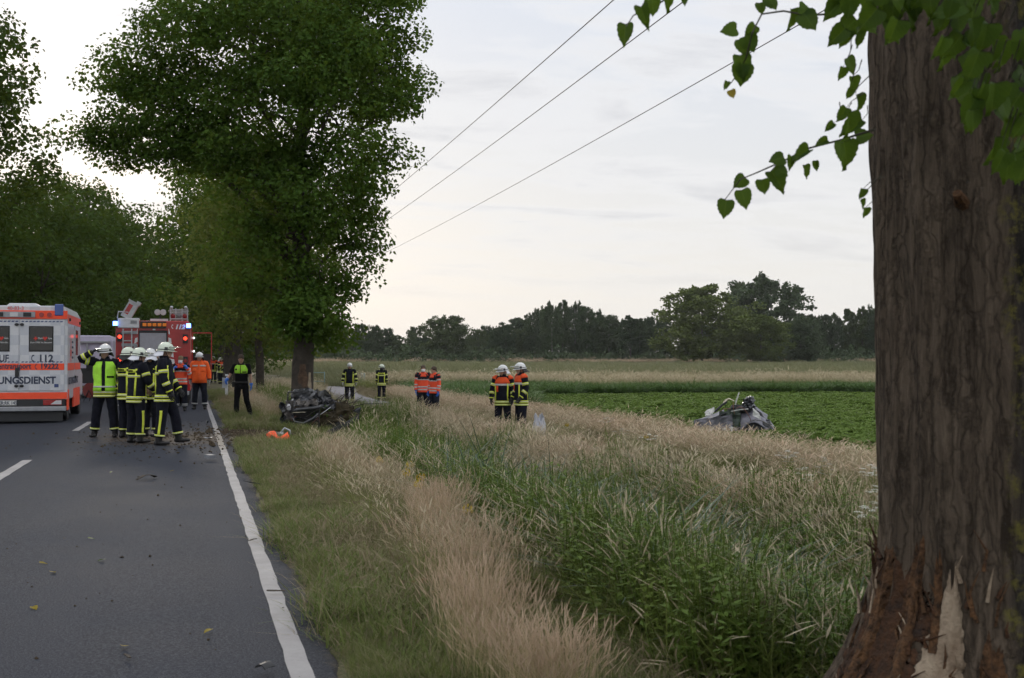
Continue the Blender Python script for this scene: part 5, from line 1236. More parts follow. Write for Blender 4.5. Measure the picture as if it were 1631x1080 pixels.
org_f = mat('orange fire jacket cloth', (0.95, 0.125, 0.015), 0.8, var=0.14, vscale=8)
org_y = mat('orange shoulder yoke', (0.75, 0.085, 0.015), 0.8, var=0.12, vscale=8)
helm_g = mat('afterglow helmet shell', (0.62, 0.68, 0.56), 0.35, var=0.06, coat=0.3)
helm_w = mat('white helmet shell', (0.68, 0.69, 0.69), 0.3, var=0.06, coat=0.3)
visor_m = mat('flipped-up visor', (0.55, 0.57, 0.52), 0.12, alpha=0.45)
flap_s = mat('silver neck flap', (0.66, 0.67, 0.72), 0.35, 0.25); flap_k = mat('dark leather neck flap', (0.02, 0.02, 0.02), 0.7)
boot_m = mat('black leather boots', (0.014, 0.013, 0.013), 0.55, bump=0.2, bscale=50)
glove_k = mat('dark work gloves', (0.020, 0.020, 0.022), 0.8); glove_w = mat('pale grey work gloves', (0.42, 0.42, 0.42), 0.8); glove_b = mat('blue nitrile gloves', (0.03, 0.16, 0.62), 0.45)
glove_br = mat('brown leather gloves', (0.14, 0.085, 0.040), 0.8)
hair_br = mat('brown hair', (0.060, 0.035, 0.020), 0.7, bump=0.8, bscale=90); hair_bl = mat('fair hair', (0.20, 0.12, 0.06), 0.7, bump=0.8, bscale=90)
eye_m = mat('eyes', (0.02, 0.02, 0.02), 0.3); mask_m = mat('white face mask', (0.72, 0.73, 0.74), 0.8)

def remesh(mb, name, m, parent, vox=0.012, it=3):
    me = mb.mesh('t', m); o = bpy.data.objects.new('t', me); COL.objects.link(o)
    r = o.modifiers.new('r', 'REMESH'); r.mode = 'VOXEL'; r.voxel_size = vox; r.use_smooth_shade = True
    sm_ = o.modifiers.new('s', 'SMOOTH'); sm_.factor = 0.5; sm_.iterations = it
    me2 = bpy.data.meshes.new_from_object(o.evaluated_get(bpy.context.evaluated_depsgraph_get()))
    bpy.data.objects.remove(o); me2.materials.clear(); me2.materials.append(m)
    me2.polygons.foreach_set('use_smooth', [True] * len(me2.polygons))
    return mobj(name, me2, parent)

def hand_geo(mb, wrist, d, palm_n, side, curl=0.5, sc=1.0):
    """palm and five bent fingers; d = direction of the hand, palm_n = out of the palm"""
    d = Vector(d).normalized(); n = Vector(palm_n); n = (n - d * n.dot(d)).normalized(); s = d.cross(n) * side
    w_ = Vector(wrist)
    L = Loft([w_ - d * 0.03, w_ + d * 0.02, w_ + d * 0.06, w_ + d * 0.092], [(0.028 * sc, 0.020 * sc), (0.034 * sc, 0.019 * sc), (0.043 * sc, 0.018 * sc), (0.042 * sc, 0.014 * sc)], ref=s, noise=0)
    L.add(mb, 6, 12)
    for i, (off, ln) in enumerate(((-0.032, 0.070), (-0.011, 0.080), (0.011, 0.075), (0.031, 0.060))):
        b0 = w_ + d * 0.085 + s * off * sc; a1 = curl * 0.7; a2 = curl * 1.6
        k1 = b0 + (d * math.cos(a1) + n * math.sin(a1)) * ln * 0.5 * sc; k2 = k1 + (d * math.cos(a2) + n * math.sin(a2)) * ln * 0.5 * sc
        mb.tube([b0 - d * 0.015, b0, k1, k2], [0.0098 * sc, 0.0098 * sc, 0.009 * sc, 0.0075 * sc], 7)
    b0 = w_ + d * 0.025 - s * 0.036 * sc; k1 = b0 + (d * 0.65 - s * 0.65 + n * 0.35).normalized() * 0.036 * sc; k2 = k1 + (d * 0.85 - s * 0.15 + n * 0.5).normalized() * 0.034 * sc
    mb.tube([b0 + s * 0.015, b0, k1, k2], [0.012 * sc, 0.0125 * sc, 0.011 * sc, 0.0085 * sc], 7)

def person(pos, heading, label, H=1.8, kind='turnout', arms=None, legs=None, lean=0.0, head=(0, 0), helmet=None, flap=None, visor=True, gloves=glove_k, hair=None, mask=False, group=None, curl=0.5, seed=1, faces=True, stomach=0.0, lean_side=0.0):
    """heading: degrees clockwise from the road direction; local frame: +Y forward, +X to the person's right"""
    k = H / 1.8
    root = empty('person', pos, -R(heading), label, 'person', group); root.scale = (k, k, k)
    rot = Matrix.Rotation(-R(lean), 3, 'X') @ Matrix.Rotation(R(lean_side), 3, 'Y')
    pel = Vector((0, 0, 0.94))
    def up(v): return pel + rot @ (Vector(v) - pel)
    arms = arms or {}; legs = legs or {}
    # joints
    J = {}
    for s, nm in ((1, 'R'), (-1, 'L')):
        sh_ = up((0.190 * s, 0, 1.455))
        ud, fd = arms.get(nm, ((0.16 * s, -0.02, -1), (0.06 * s, 0.22, -1)))
        el_ = sh_ + Vector(ud).normalized() * 0.29; wr = el_ + Vector(fd).normalized() * 0.255
        td, sd_ = legs.get(nm, ((0.07 * s, 0.02, -1), (0.02 * s, -0.03, -1)))
        hp = Vector((0.095 * s, 0, 0.92)); kn = hp + Vector(td).normalized() * 0.425; an = kn + Vector(sd_).normalized() * 0.42
        J[nm] = (sh_, el_, wr, hp, kn, an, Vector(fd).normalized(), Vector(sd_).normalized())
    low = min(J['R'][5].z, J['L'][5].z) - 0.078
    root.location.z -= low * k
    HM = Matrix.Translation(up((0, 0.025, 1.655))) @ Matrix.Rotation(-R(head[0]), 4, 'Z') @ Matrix.Rotation(-R(head[1]), 4, 'X')
    def hv(x, y, z): return HM @ Vector((x, y, z))
    # ---- body: one skin surface
    b = MB()
    Loft([up((0, 0, z)) for z in (0.84, 0.94, 1.05, 1.2, 1.35, 1.45, 1.50)], [(0.14, 0.10), (0.15, 0.105), (0.135, 0.095), (0.145, 0.10), (0.155, 0.105), (0.14, 0.08), (0.07, 0.06)], noise=0).add(b, 14, 14)
    b.tube([up((0, 0, 1.44)), up((0, 0.01, 1.52)), hv(0, -0.015, -0.06)], [0.066, 0.060, 0.058], 12)
    hr_ = [(-0.118, 0.030, 0.030, 0.046), (-0.10, 0.050, 0.052, 0.034), (-0.065, 0.063, 0.078, 0.018), (-0.02, 0.070, 0.092, 0.008), (0.02, 0.0735, 0.097, 0.002), (0.06, 0.072, 0.095, -0.002), (0.09, 0.060, 0.080, -0.004), (0.113, 0.036, 0.047, -0.006), (0.121, 0.010, 0.012, -0.006)]
    b.loft([[hv(rx * math.cos(2 * PI * q / 18), y0 + ry * math.sin(2 * PI * q / 18), z) for q in range(18)] for z, rx, ry, y0 in hr_])
    b.tube([hv(0, 0.092, 0.022), hv(0, 0.104, -0.004), hv(0, 0.116, -0.026), hv(0, 0.100, -0.034)], [0.009, 0.012, 0.017, 0.010], 8)
    b.tube([hv(-0.048, 0.080, 0.030), hv(0, 0.096, 0.034), hv(0.048, 0.080, 0.030)], [0.009, 0.010, 0.009], 6)
    b.tube([hv(-0.022, 0.093, -0.062), hv(0, 0.100, -0.060), hv(0.022, 0.093, -0.062)], [0.006, 0.009, 0.006], 6)
    for s in (-1, 1): b.sphere(tuple(hv(0.075 * s, -0.006, -0.008)), (0.011, 0.020, 0.030), 8, 6)
    for s, nm in ((1, 'R'), (-1, 'L')):
        sh_, el_, wr, hp, kn, an, fd, sd_ = J[nm]
        b.tube([sh_ - (sh_ - up((0, 0, 1.43))) * 0.35, sh_, (sh_ + el_) / 2, el_, (el_ + wr) / 2, wr], [0.055, 0.052, 0.047, 0.040, 0.040, 0.027], 10)
        b.tube([hp + Vector((0, 0, 0.03)), (hp + kn) / 2, kn, kn * 0.65 + an * 0.35, an], [0.082, 0.074, 0.055, 0.055, 0.038], 10)
        b.tube([an + Vector((0, -0.04, -0.03)), an + Vector((0, 0.05, -0.045)), an + Vector((0, 0.14, -0.055))], [0.030, 0.033, 0.024], 8)
        pn = Vector((-s, 0.15, 0)) if abs(fd.z) > 0.5 else Vector((0, 0, -1))
        if gloves is None: hand_geo(b, wr, fd, pn, s, curl)
        else: b.tube([wr, wr + fd * 0.05], [0.024, 0.022], 8)
    remesh(b, 'body', skin_m, root, 0.0125)
    # ---- clothes
    sd0 = seed * 3.7
    bulk = {'turnout': 1.0, 'yoke': 1.0, 'vest': 1.0, 'medic': 0.95, 'orange': 1.06, 'police': 0.86, 'dark': 0.95}[kind]
    hem = {'turnout': 0.76, 'yoke': 0.76, 'vest': 0.78, 'medic': 0.86, 'orange': 0.84, 'police': 0.95, 'dark': 0.84}[kind]
    zz = [hem, 0.95, 1.08, 1.22, 1.36, 1.45, 1.505, 1.545, 1.575]
    if hem > 0.93: zz[1] = 1.0
    rr = [(0.222, 0.160), (0.212, 0.150 + stomach), (0.203, 0.146 + stomach), (0.212, 0.150 + stomach * 0.6), (0.218, 0.145), (0.188, 0.118), (0.108, 0.086), (0.078, 0.078), (0.080, 0.084)]
    T = Loft([up((0, 0, z)) if z > 0.9 else Vector((0, up((0, 0, z)).y * 0.4, z)) for z in zz], [(a * bulk, c_ * bulk) for a, c_ in rr], noise=0.011, nf=7, seed=sd0, box=0.86)
    SL = {}; LG = {}
    for s, nm in ((1, 'R'), (-1, 'L')):
        sh_, el_, wr, hp, kn, an, fd, sd_ = J[nm]
        ins = sh_ - (sh_ - up((0, 0, 1.40))) * 0.30
        cut = wr - fd * 0.01
        if kind == 'police': cut = sh_.lerp(el_, 0.80)
        cs = [ins, sh_, sh_.lerp(el_, 0.55), el_, el_.lerp(wr, 0.5), cut] if kind != 'police' else [ins, sh_, sh_.lerp(el_, 0.4), cut]
        SL[nm] = Loft(cs, [(q * bulk, q * bulk) for q in ((0.082, 0.088, 0.076, 0.068, 0.063, 0.057) if kind != 'police' else (0.075, 0.080, 0.074, 0.070))], ref=(0, 1, 0) if abs(fd.y) < 0.8 else (0, 0, 1), noise=0.010, nf=11, seed=sd0 + s)
        tb = 1.0 if kind != 'police' else 0.88
        LG[nm] = Loft([hp + Vector((-0.01 * s, 0, 0.06)), hp.lerp(kn, 0.3), hp.lerp(kn, 0.7), kn, kn.lerp(an, 0.4), kn.lerp(an, 0.74), kn.lerp(an, 0.86)], [q * tb for q in (0.112, 0.114, 0.098, 0.088, 0.086, 0.084, 0.082)], noise=0.010, nf=9, seed=sd0 + 7 * s)
    jm = {'turnout': cloth_n, 'yoke': cloth_n, 'vest': cloth_n, 'medic': org_c, 'orange': org_f, 'police': cloth_k, 'dark': cloth_n}[kind]
    j = MB(); T.add(j, 26, 26); SL['R'].add(j, 16, 14); SL['L'].add(j, 16, 14); j.build('jacket', jm, root, True)
    tr = MB(); Loft([(0, 0, 0.80), (0, 0, 0.90), (0, 0, 1.02)], [(0.165, 0.125), (0.185, 0.135), (0.178, 0.125)], noise=0.006).add(tr, 6, 18)
    LG['R'].add(tr, 20, 16); LG['L'].add(tr, 20, 16); tr.build('trousers', cloth_k if kind == 'police' else (cloth_t if kind in ('medic', 'orange') else cloth_n), root, True)
    for s, nm in ((1, 'R'), (-1, 'L')):
        sh_, el_, wr, hp, kn, an, fd, sd_ = J[nm]
        bt = MB(); yaw = 0.12 * s; f = Vector((math.sin(yaw), math.cos(yaw), 0)); pit = Vector((0, 0, 0))
        toe_d = (f + Vector((0, 0, max(-0.75, min(0.5, sd_.y * -0.55 if sd_.y < -0.3 else (0.30 if sd_.y > 0.22 else 0)))))).normalized()
        Loft([kn.lerp(an, 0.62), kn.lerp(an, 0.85), an, an - toe_d * 0.005 + Vector((0, 0, -0.055))], [0.068, 0.062, 0.058, 0.052], ref=(1, 0, 0), noise=0.004).add(bt, 10, 14)
        h0 = an + Vector((0, 0, -0.038)) - toe_d * 0.065
        upv_ = toe_d.cross(Vector((math.cos(yaw), -math.sin(yaw), 0))) * -1
        Loft([h0 - toe_d * 0.01, h0 + toe_d * 0.03, h0 + toe_d * 0.11, h0 + toe_d * 0.19, h0 + toe_d * 0.245, h0 + toe_d * 0.262], [(0.030, 0.032), (0.042, 0.042), (0.046, 0.046), (0.050, 0.036), (0.042, 0.028), (0.02, 0.018)], ref=(1, 0, 0), noise=0.002).add(bt, 12, 14)
        bt.build('boot', boot_m, root, True)
        if gloves is not None:
            gm_ = gloves if not isinstance(gloves, dict) else gloves[nm]
            hg = MB(); pn = Vector((-s, 0.15, 0)) if abs(fd.z) > 0.5 else Vector((0, 0, -1))
            hand_geo(hg, wr, fd, pn, s, curl, 1.22); hg.tube([wr - fd * 0.05, wr + fd * 0.02], [0.050, 0.042], 12); hg.build('glove', gm_, root, True)
    # ---- stripes
    def stripe(L, t0, t1, a0=0, a1=2 * PI, m=lime_t, name='reflective_stripe', core=True, na=24):
        L.band(MB(), t0, t1, a0, a1, 0.006, 3, na).build(name, m, root, True)
        if core and m is lime_t:
            c_ = (t0 + t1) / 2; h_ = abs(t1 - t0) * 0.14; L.band(MB(), c_ - h_, c_ + h_, a0, a1, 0.0085, 2, na).build('silver_stripe', silv_t, root, True)
    tz = T.t_at_z
    if kind in ('turnout', 'yoke', 'vest'):
        stripe(T, tz(hem + 0.012), tz(hem + 0.062)); stripe(T, tz(hem + 0.082), tz(hem + 0.132))
        for nm in 'RL':
            stripe(SL[nm], 0.36, 0.45); stripe(SL[nm], 0.70, 0.79); stripe(SL[nm], 0.945, 0.995, core=False)
            stripe(LG[nm], 0.83, 0.90)
        for a in (0.60, 2.30, 3.85, 5.40):                         # braces front and back
            stripe(T, tz(hem + 0.14), tz(1.40 if kind != 'yoke' else 1.34), a - 0.10, a + 0.12, core=False, na=4)
        if kind == 'turnout':
            stripe(T, tz(1.235), tz(1.285), PI + 0.35, 2 * PI - 0.35)
            lb = MB(); T.band(lb, tz(1.325), tz(1.385), 1.5 * PI - 0.62, 1.5 * PI + 0.62, 0.007, 3, 10); lb.build('back_label', lime_t, root, True)
            p_ = T.P(tz(1.342), 1.5 * PI, 0.012); text('lettering', 'FEUERWEHR', 0.052, cloth_k, root, p_, (R(90) - R(lean) + R(6), 0, 0), 0.66, 0, 0.001, 'CENTER')
            for nm, a in (('R', 0.0), ('L', PI)): LG[nm].band(MB(), 0.35, 0.83, a - 0.24, a + 0.24, 0.006, 10, 4).build('leg_stripe', lime_t, root, True)
        if kind == 'yoke':
            T.band(MB(), tz(1.325), tz(1.50), 0, 2 * PI, 0.007, 6, 30).build('yoke', org_y, root, True); stripe(T, tz(1.275), tz(1.325), m=silv_t)
            for nm in 'RL': SL[nm].band(MB(), 0.12, 0.24, 0, 2 * PI, 0.006, 3, 18).build('shoulder_patch', org_y, root, True)
            T.band(MB(), tz(1.12), tz(1.27), 0.5 * PI - 0.75, 0.5 * PI - 0.42, 0.012, 3, 4).build('radio_tag', org_y, root, True)
        if kind == 'vest':
            v = MB(); T.band(v, tz(0.90), tz(1.47), 0.5 * PI + 0.12, 0.5 * PI + 1.45, 0.016, 12, 14); T.band(v, tz(0.90), tz(1.47), 0.5 * PI - 1.45, 0.5 * PI - 0.12, 0.016, 12, 14); T.band(v, tz(0.90), tz(1.47), 1.5 * PI - 1.5, 1.5 * PI + 1.5, 0.016, 12, 20)
            v.build('vest', lime_v, root, True)
            T.band(MB(), tz(1.16), tz(1.195), 0.5 * PI + 0.25, 0.5 * PI + 0.95, 0.021, 2, 8).build('name_patch', cloth_k, root, True)
            T.band(MB(), tz(0.97), tz(1.0), 0.5 * PI - 1.45, 0.5 * PI + 1.45, 0.019, 2, 20).build('silver_stripe', silv_t, root, True)
            T.band(MB(), tz(0.905), tz(1.47), 0.5 * PI - 0.10, 0.5 * PI + 0.10, 0.010, 10, 4).build('zip_flap', cloth_n, root, True)
    if kind == 'medic':
        T.band(MB(), tz(1.30), tz(1.49), 0, 2 * PI, 0.007, 6, 30).build('yoke', cloth_t, root, True)
        T.band(MB(), tz(1.38), tz(1.56), 0.5 * PI - 0.45, 0.5 * PI + 0.45, 0.012, 4, 8).build('collar', org_c, root, True)
        for z in (0.93, 1.02): stripe(T, tz(z), tz(z + 0.045), m=silv_t)
        stripe(T, tz(1.27), tz(1.31), m=silv_t)
        for nm in 'RL':
            SL[nm].band(MB(), 0.10, 0.32, 0, 2 * PI, 0.006, 3, 18).build('shoulder_patch', cloth_t, root, True)
            stripe(SL[nm], 0.34, 0.40, m=silv_t); stripe(SL[nm], 0.66, 0.73, m=silv_t); stripe(SL[nm], 0.80, 0.87, m=silv_t); stripe(LG[nm], 0.76, 0.80, m=silv_t); stripe(LG[nm], 0.84, 0.88, m=silv_t)
    if kind == 'orange':
        for nm in 'RL': stripe(LG[nm], 0.80, 0.87, m=silv_t); SL[nm].band(MB(), 0.93, 0.995, 0, 2 * PI, 0.006, 2, 18).build('cuff', cloth_t, root, True)
        stripe(T, tz(1.36), tz(1.40), 0.5 * PI - 1.3, 0.5 * PI + 1.3, m=silv_t)
        T.band(MB(), tz(0.85), tz(1.5), 0.5 * PI - 0.09, 0.5 * PI + 0.09, 0.010, 10, 3).build('button_flap', org_f, root, True)
        for a in (-0.62, 0.62): T.band(MB(), tz(1.20), tz(1.30), 0.5 * PI + a - 0.26, 0.5 * PI + a + 0.26, 0.011, 3, 6).build('pocket', org_f, root, True)
    if kind == 'police':
        T.band(MB(), tz(1.255), tz(1.485), 0.5 * PI + 0.04, 0.5 * PI + 1.25, 0.014, 8, 12).build('vest_panel', lime_v, root, True); T.band(MB(), tz(1.255), tz(1.485), 0.5 * PI - 1.25, 0.5 * PI - 0.04, 0.014, 8, 12).build('vest_panel', lime_v, root, True)
        T.band(MB(), tz(1.275), tz(1.305), 0.5 * PI + 0.25, 0.5 * PI + 0.95, 0.018, 2, 8).build('name_patch', cloth_k, root, True); T.band(MB(), tz(1.34), tz(1.385), 0.5 * PI - 0.85, 0.5 * PI - 0.45, 0.018, 2, 5).build('star_patch', cloth_k, root, True)
        T.band(MB(), tz(0.98), tz(1.03), 0, 2 * PI, 0.016, 2, 26).build('duty_belt', boot_m, root, True); MB().box(0.19, 0.26, -0.03, 0.08, 0.86, 1.02).build('holster', boot_m, root, bevel=0.015)
    # ---- head: eyes, mask, hair, helmet
    if faces:
        for s in (-1, 1): MB().sphere(tuple(hv(0.031 * s, 0.086, 0.012)), (0.011, 0.007, 0.006), 8, 6).build('eye', eye_m, root, True)
    if mask:
        m_ = MB(); m_.grid(lambda u, v: hv(0.066 * math.sin((u - 0.5) * 2.6), 0.02 + 0.098 * math.cos((u - 0.5) * 2.6) + 0.022 * math.sin(PI * v) * math.cos((u - 0.5) * 2.6), -0.105 + 0.095 * v), 14, 8); m_.build('face_mask', mask_m, root, True, solid=0.004)
    if hair:
        h = MB(); h.loft([[hv((rx + 0.010) * math.cos(2 * PI * q / 20), y0 - 0.010 + (ry + 0.008) * math.sin(2 * PI * q / 20), z + 0.010 + (0.045 * max(0, math.sin(2 * PI * q / 20)) if z < 0.05 else 0) + 0.006 * math.sin(q * 2.9)) for q in range(20)] for z, rx, ry, y0 in [(-0.055, 0.052, 0.070, -0.012)] + hr_[3:]])
        h.build('hair', hair, root, True)
    if helmet is not None:
        dome = [(0.012, 0.118, 0.146), (0.020, 0.120, 0.148), (0.045, 0.118, 0.142), (0.085, 0.109, 0.131), (0.120, 0.090, 0.110), (0.145, 0.060, 0.076), (0.157, 0.028, 0.036), (0.160, 0.006, 0.008)]
        h = MB(); n = 28; h.loft([[hv(rx * math.cos(2 * PI * q / n), ry * math.sin(2 * PI * q / n) - 0.004, z) for q in range(n)] for z, rx, ry in dome])
        hm_o = h.build('helmet', helmet, root, True)
        br = MB(); br.grid(lambda u, v: hv((0.116 + 0.030 * v * (0.6 + 0.9 * max(0, math.sin(2 * PI * u)))) * math.cos(2 * PI * u), (0.143 + 0.045 * v * (0.55 + 0.7 * max(0, math.sin(2 * PI * u)))) * math.sin(2 * PI * u) - 0.004, 0.020 - 0.016 * v), 36, 3); br.build('brim', helmet, hm_o, True, solid=0.005)
        MB().tube([hv(0, 0.135, 0.05), hv(0, 0.098, 0.118), hv(0, 0.03, 0.160), hv(0, -0.05, 0.152), hv(0, -0.11, 0.10), hv(0, -0.137, 0.05)], 0.009, 6).build('ridge', helmet, hm_o, True)
        MB().grid(lambda u, v: hv((0.123 + 0.002) * math.cos(R(-35 + 250 * u)) if False else 0.1225 * math.cos(2 * PI * u), 0.1495 * math.sin(2 * PI * u) - 0.004, 0.022 + 0.016 * v), 36, 1).build('band', plast, hm_o, True)
        for s in (-1, 1):
            MB().grid(lambda u, v: hv(s * (0.121 - 0.012 * v * v), -0.012 + 0.055 * u, 0.012 + 0.060 * v), 4, 4).build('side_clip', plast, hm_o, True, solid=0.012)
            MB().tube([hv(0.10 * s, 0.0, 0.02), hv(0.082 * s, 0.03, -0.06), hv(0.03 * s, 0.075, -0.118)], 0.006, 5).build('chin_strap', plast, hm_o, True)
        if visor:
            MB().grid(lambda u, v: hv((0.125 + 0.015 * v) * math.cos(R(20 + 140 * u)), (0.150 + 0.115 * v) * math.sin(R(20 + 140 * u)), 0.055 + 0.030 * v + 0.02 * math.sin(PI * v)), 16, 5).build('visor', visor_m, hm_o, True, solid=0.004)
        if flap is not None:
            MB().grid(lambda u, v: hv((0.112 + 0.035 * v) * math.cos(R(188 + 164 * u)), (0.138 + 0.055 * v + 0.03 * v * v) * math.sin(R(188 + 164 * u)), 0.012 - 0.105 * v + 0.012 * math.sin(u * 14) * v), 20, 6).build('neck_flap', flap, hm_o, True, solid=0.004)
    return root

G_T = 'firefighters talking on the road'
def onroad(px, py): 
    p = at(px, py, 0.012); return (p.x, p.y, 0.012 if p.x > -0.0 else 0.02)
person(onroad(168, 697), 190, 'man in neon yellow vest over dark turnout gear, arm raised to white helmet', 1.83, 'vest', arms={'R': ((0.80, 0.40, 0.22), (-0.86, 0.10, 0.50)), 'L': ((-0.20, -0.05, -1), (-0.05, 0.20, -1))}, legs={'R': ((0.16, 0.02, -1), (0.10, -0.03, -1)), 'L': ((-0.14, 0.05, -1), (-0.10, 0, -1))}, head=(14, 6), helmet=helm_w, flap=flap_k, visor=True, group=None, seed=1, curl=0.9)
person(onroad(203, 698), 50, 'firefighter at the back of the road group, left of the silver neck flap', 1.76, 'turnout', head=(15, 0), helmet=helm_g, flap=flap_k, group=G_T, seed=2, faces=False, visor=False)
person(onroad(241, 696), 215, 'firefighter hidden behind the group on the road, silver flap showing between helmets', 1.74, 'turnout', arms={'R': ((0.3, 0.2, -1), (-0.2, 0.5, -0.6)), 'L': ((-0.3, 0.2, -1), (0.1, 0.5, -0.7))}, head=(150, 5), helmet=helm_w, flap=flap_s, group=G_T, seed=3, visor=False)
person(onroad(218, 706), 58, 'firefighter with back to camera and lettered back patch, brown gloves in hand', 1.74, 'turnout', arms={'R': ((0.25, 0.22, -1), (-0.05, 0.65, -0.75)), 'L': ((-0.2, 0.25, -1), (0.1, 0.7, -0.6))}, legs={'R': ((0.10, 0.03, -1), (0.05, -0.05, -1)), 'L': ((-0.12, -0.02, -1), (-0.04, -0.04, -1))}, head=(22, 8), helmet=helm_g, flap=flap_s, group=G_T, seed=4, gloves=glove_br, faces=False, lean=3)
person(onroad(262, 709), 100, 'firefighter stepping right in profile with double hem stripes and silver neck flap', 1.83, 'turnout', arms={'R': ((0.10, 0.12, -1), (-0.10, 0.42, -1)), 'L': ((-0.15, 0.3, -1), (0.15, 0.55, -0.8))}, legs={'R': ((0.03, -0.05, -1), (0.02, -0.12, -1)), 'L': ((-0.05, 0.42, -1), (-0.03, 0.16, -1))}, head=(-4, 4), helmet=helm_g, flap=flap_s, group=G_T, seed=5)
person(onroad(249, 664), 178, 'bareheaded person whose brown hair just shows between the helmets', 1.80, 'dark', hair=hair_br, gloves=None, seed=6)
person(onroad(288, 655), 190, 'paramedic with white mask holding blue-gloved hands to the collar', 1.66, 'medic', arms={'R': ((0.42, 0.18, -1), (-0.50, 0.62, 0.75)), 'L': ((-0.42, 0.18, -1), (0.28, 0.62, 0.85))}, head=(0, 6), hair=hair_bl, mask=True, gloves=glove_b, curl=1.0, seed=7)
person(onroad(318, 652), 190, 'stout man in plain orange jacket, white helmet and pale gloves', 1.76, 'orange', arms={'R': ((0.30, 0.0, -1), (0.05, 0.15, -1)), 'L': ((-0.34, -0.05, -1), (-0.12, 0.10, -1))}, legs={'R': ((0.10, 0.0, -1), (0.05, 0, -1)), 'L': ((-0.14, 0.06, -1), (-0.06, 0.02, -1))}, head=(4, 0), helmet=helm_w, visor=False, flap=flap_k, gloves=glove_w, stomach=0.05, seed=8)
def onverge(px, zc): p = at_depth(px, zc); return (p.x, p.y, gz(p.x, p.y))
person(onverge(340, 85), 200, 'left of two distant firefighters on the verge beyond the orange jacket', 1.80, 'yoke', helmet=helm_w, visor=False, flap=None, seed=9, faces=False)
person(onverge(351, 83), 120, 'right of two distant firefighters on the verge, helmet in profile', 1.76, 'yoke', helmet=helm_g, visor=True, flap=flap_s, seed=10, faces=False, arms={'R': ((0.2, 0.2, -1), (-0.2, 0.7, -0.5))})
POL = person(onverge(385, 34.0), 196, 'police officer in black walking on the verge with neon vest and blue gloves', 1.74, 'police', arms={'R': ((0.50, 0.12, -1), (0.12, 0.70, -0.45)), 'L': ((-0.24, -0.10, -1), (-0.10, 0.12, -1))}, legs={'R': ((0.06, 0.14, -1), (0.02, 0.02, -1)), 'L': ((-0.14, 0.10, -1), (-0.20, -0.42, -1))}, head=(-10, 14), hair=hair_br, gloves=glove_b, lean=4, seed=11)
person(onverge(557, 55.5), 186, 'firefighter facing the camera on the cycle path with white gloves', 1.80, 'turnout', helmet=helm_w, visor=False, flap=None, gloves=glove_w, seed=12, arms={'R': ((0.34, 0.05, -1), (0.10, 0.25, -1)), 'L': ((-0.34, 0.0, -1), (-0.05, 0.2, -1))}, group=None)
person(onverge(608, 59), 12, 'firefighter with back turned standing in grass right of the cycle path', 1.72, 'turnout', helmet=helm_g, visor=True, flap=flap_k, seed=13, head=(-50, 0), faces=False)
person(onverge(674, 42.2), 186, 'masked paramedic in orange jacket, left of the pair in the grass', 1.78, 'medic', hair=hair_br, mask=True, gloves=glove_b, seed=14)
person(onverge(692, 41.4), 240, 'paramedic in orange jacket turned left, right of the pair in the grass', 1.74, 'medic', hair=hair_br, gloves=glove_b, seed=15, head=(10, 5))
person(onverge(801, 32.2), 205, 'firefighter with orange shoulders and visor raised, left of the pair behind the tall grass', 1.80, 'yoke', helmet=helm_w, visor=True, flap=flap_s, seed=16, head=(45, 10), arms={'R': ((0.30, 0.10, -1), (0.05, 0.3, -1)), 'L': ((-0.28, 0.05, -1), (-0.02, 0.25, -1))})
person(onverge(830, 31.6), 262, 'firefighter with orange shoulders in profile to the left, right of the pair', 1.86, 'yoke', helmet=helm_w, visor=True, flap=flap_k, seed=17, head=(5, 8), arms={'L': ((-0.12, -0.15, -1), (0.05, 0.5, -0.7)), 'R': ((0.2, 0.05, -1), (0, 0.4, -0.8))})
# what the officer carries
cb = MB().box(-0.08, 0.08, -0.006, 0.006, -0.14, 0.14).build('clipboard', mat('white paper board', (0.40, 0.41, 0.43), 0.7)); tag(cb, 'white clipboard in the police officer\'s hand', 'clipboard')
pw = POL.matrix_basis @ Vector((0.40, 0.30, 0.98)); cb.location = pw; cb.rotation_euler = (R(-12), R(8), R(30))
# ================================================================== WRECKS AND DEBRIS
car_k = mat('black crumpled car paint', (0.010, 0.011, 0.014), 0.28, 0.0, coat=0.6, col2=(0.030, 0.033, 0.042), vscale=9, bump=0.35, bscale=25)
car_g = mat('scraped grey car paint', (0.085, 0.085, 0.105), 0.4, 0.2, coat=0.3, col2=(0.19, 0.185, 0.22), vscale=6, bump=0.25, bscale=18)
car_b = mat('torn bare steel', (0.055, 0.052, 0.055), 0.35, 0.5, col2=(0.20, 0.18, 0.16), vscale=14, bump=0.5, bscale=30)
foam = mat('dirty white airbag cloth', (0.50, 0.50, 0.48), 0.9, var=0.25, vscale=8); foam_y = mat('yellowed insulation foam', (0.48, 0.44, 0.33), 0.9, var=0.25, vscale=10)
cable = mat('copper-brown cable', (0.20, 0.075, 0.045), 0.6)
def crumple(name, m, parent, fn, nu, nv, amp, fr, seed, solid=0.006, smooth_=False):
    """a sheet bent along fn(u, v) and buckled by folds"""
    so = Vector((seed * 1.7, seed * 0.9, seed))
    def f(u, v):
        p = Vector(fn(u, v)); q = p * fr + so
        d = Vector((mnoise.noise(q), mnoise.noise(q + Vector((9, 0, 0))), mnoise.noise(q + Vector((0, 9, 0)))))
        r = 1 - abs(mnoise.noise(p * fr * 2.1 + so)) * 2
        return p + d * amp + Vector((0, -1, 0.3)) * r * amp * 0.45
    mb = MB(); mb.grid(f, nu, nv); return mb.build(name, m, parent, smooth_, solid=solid)
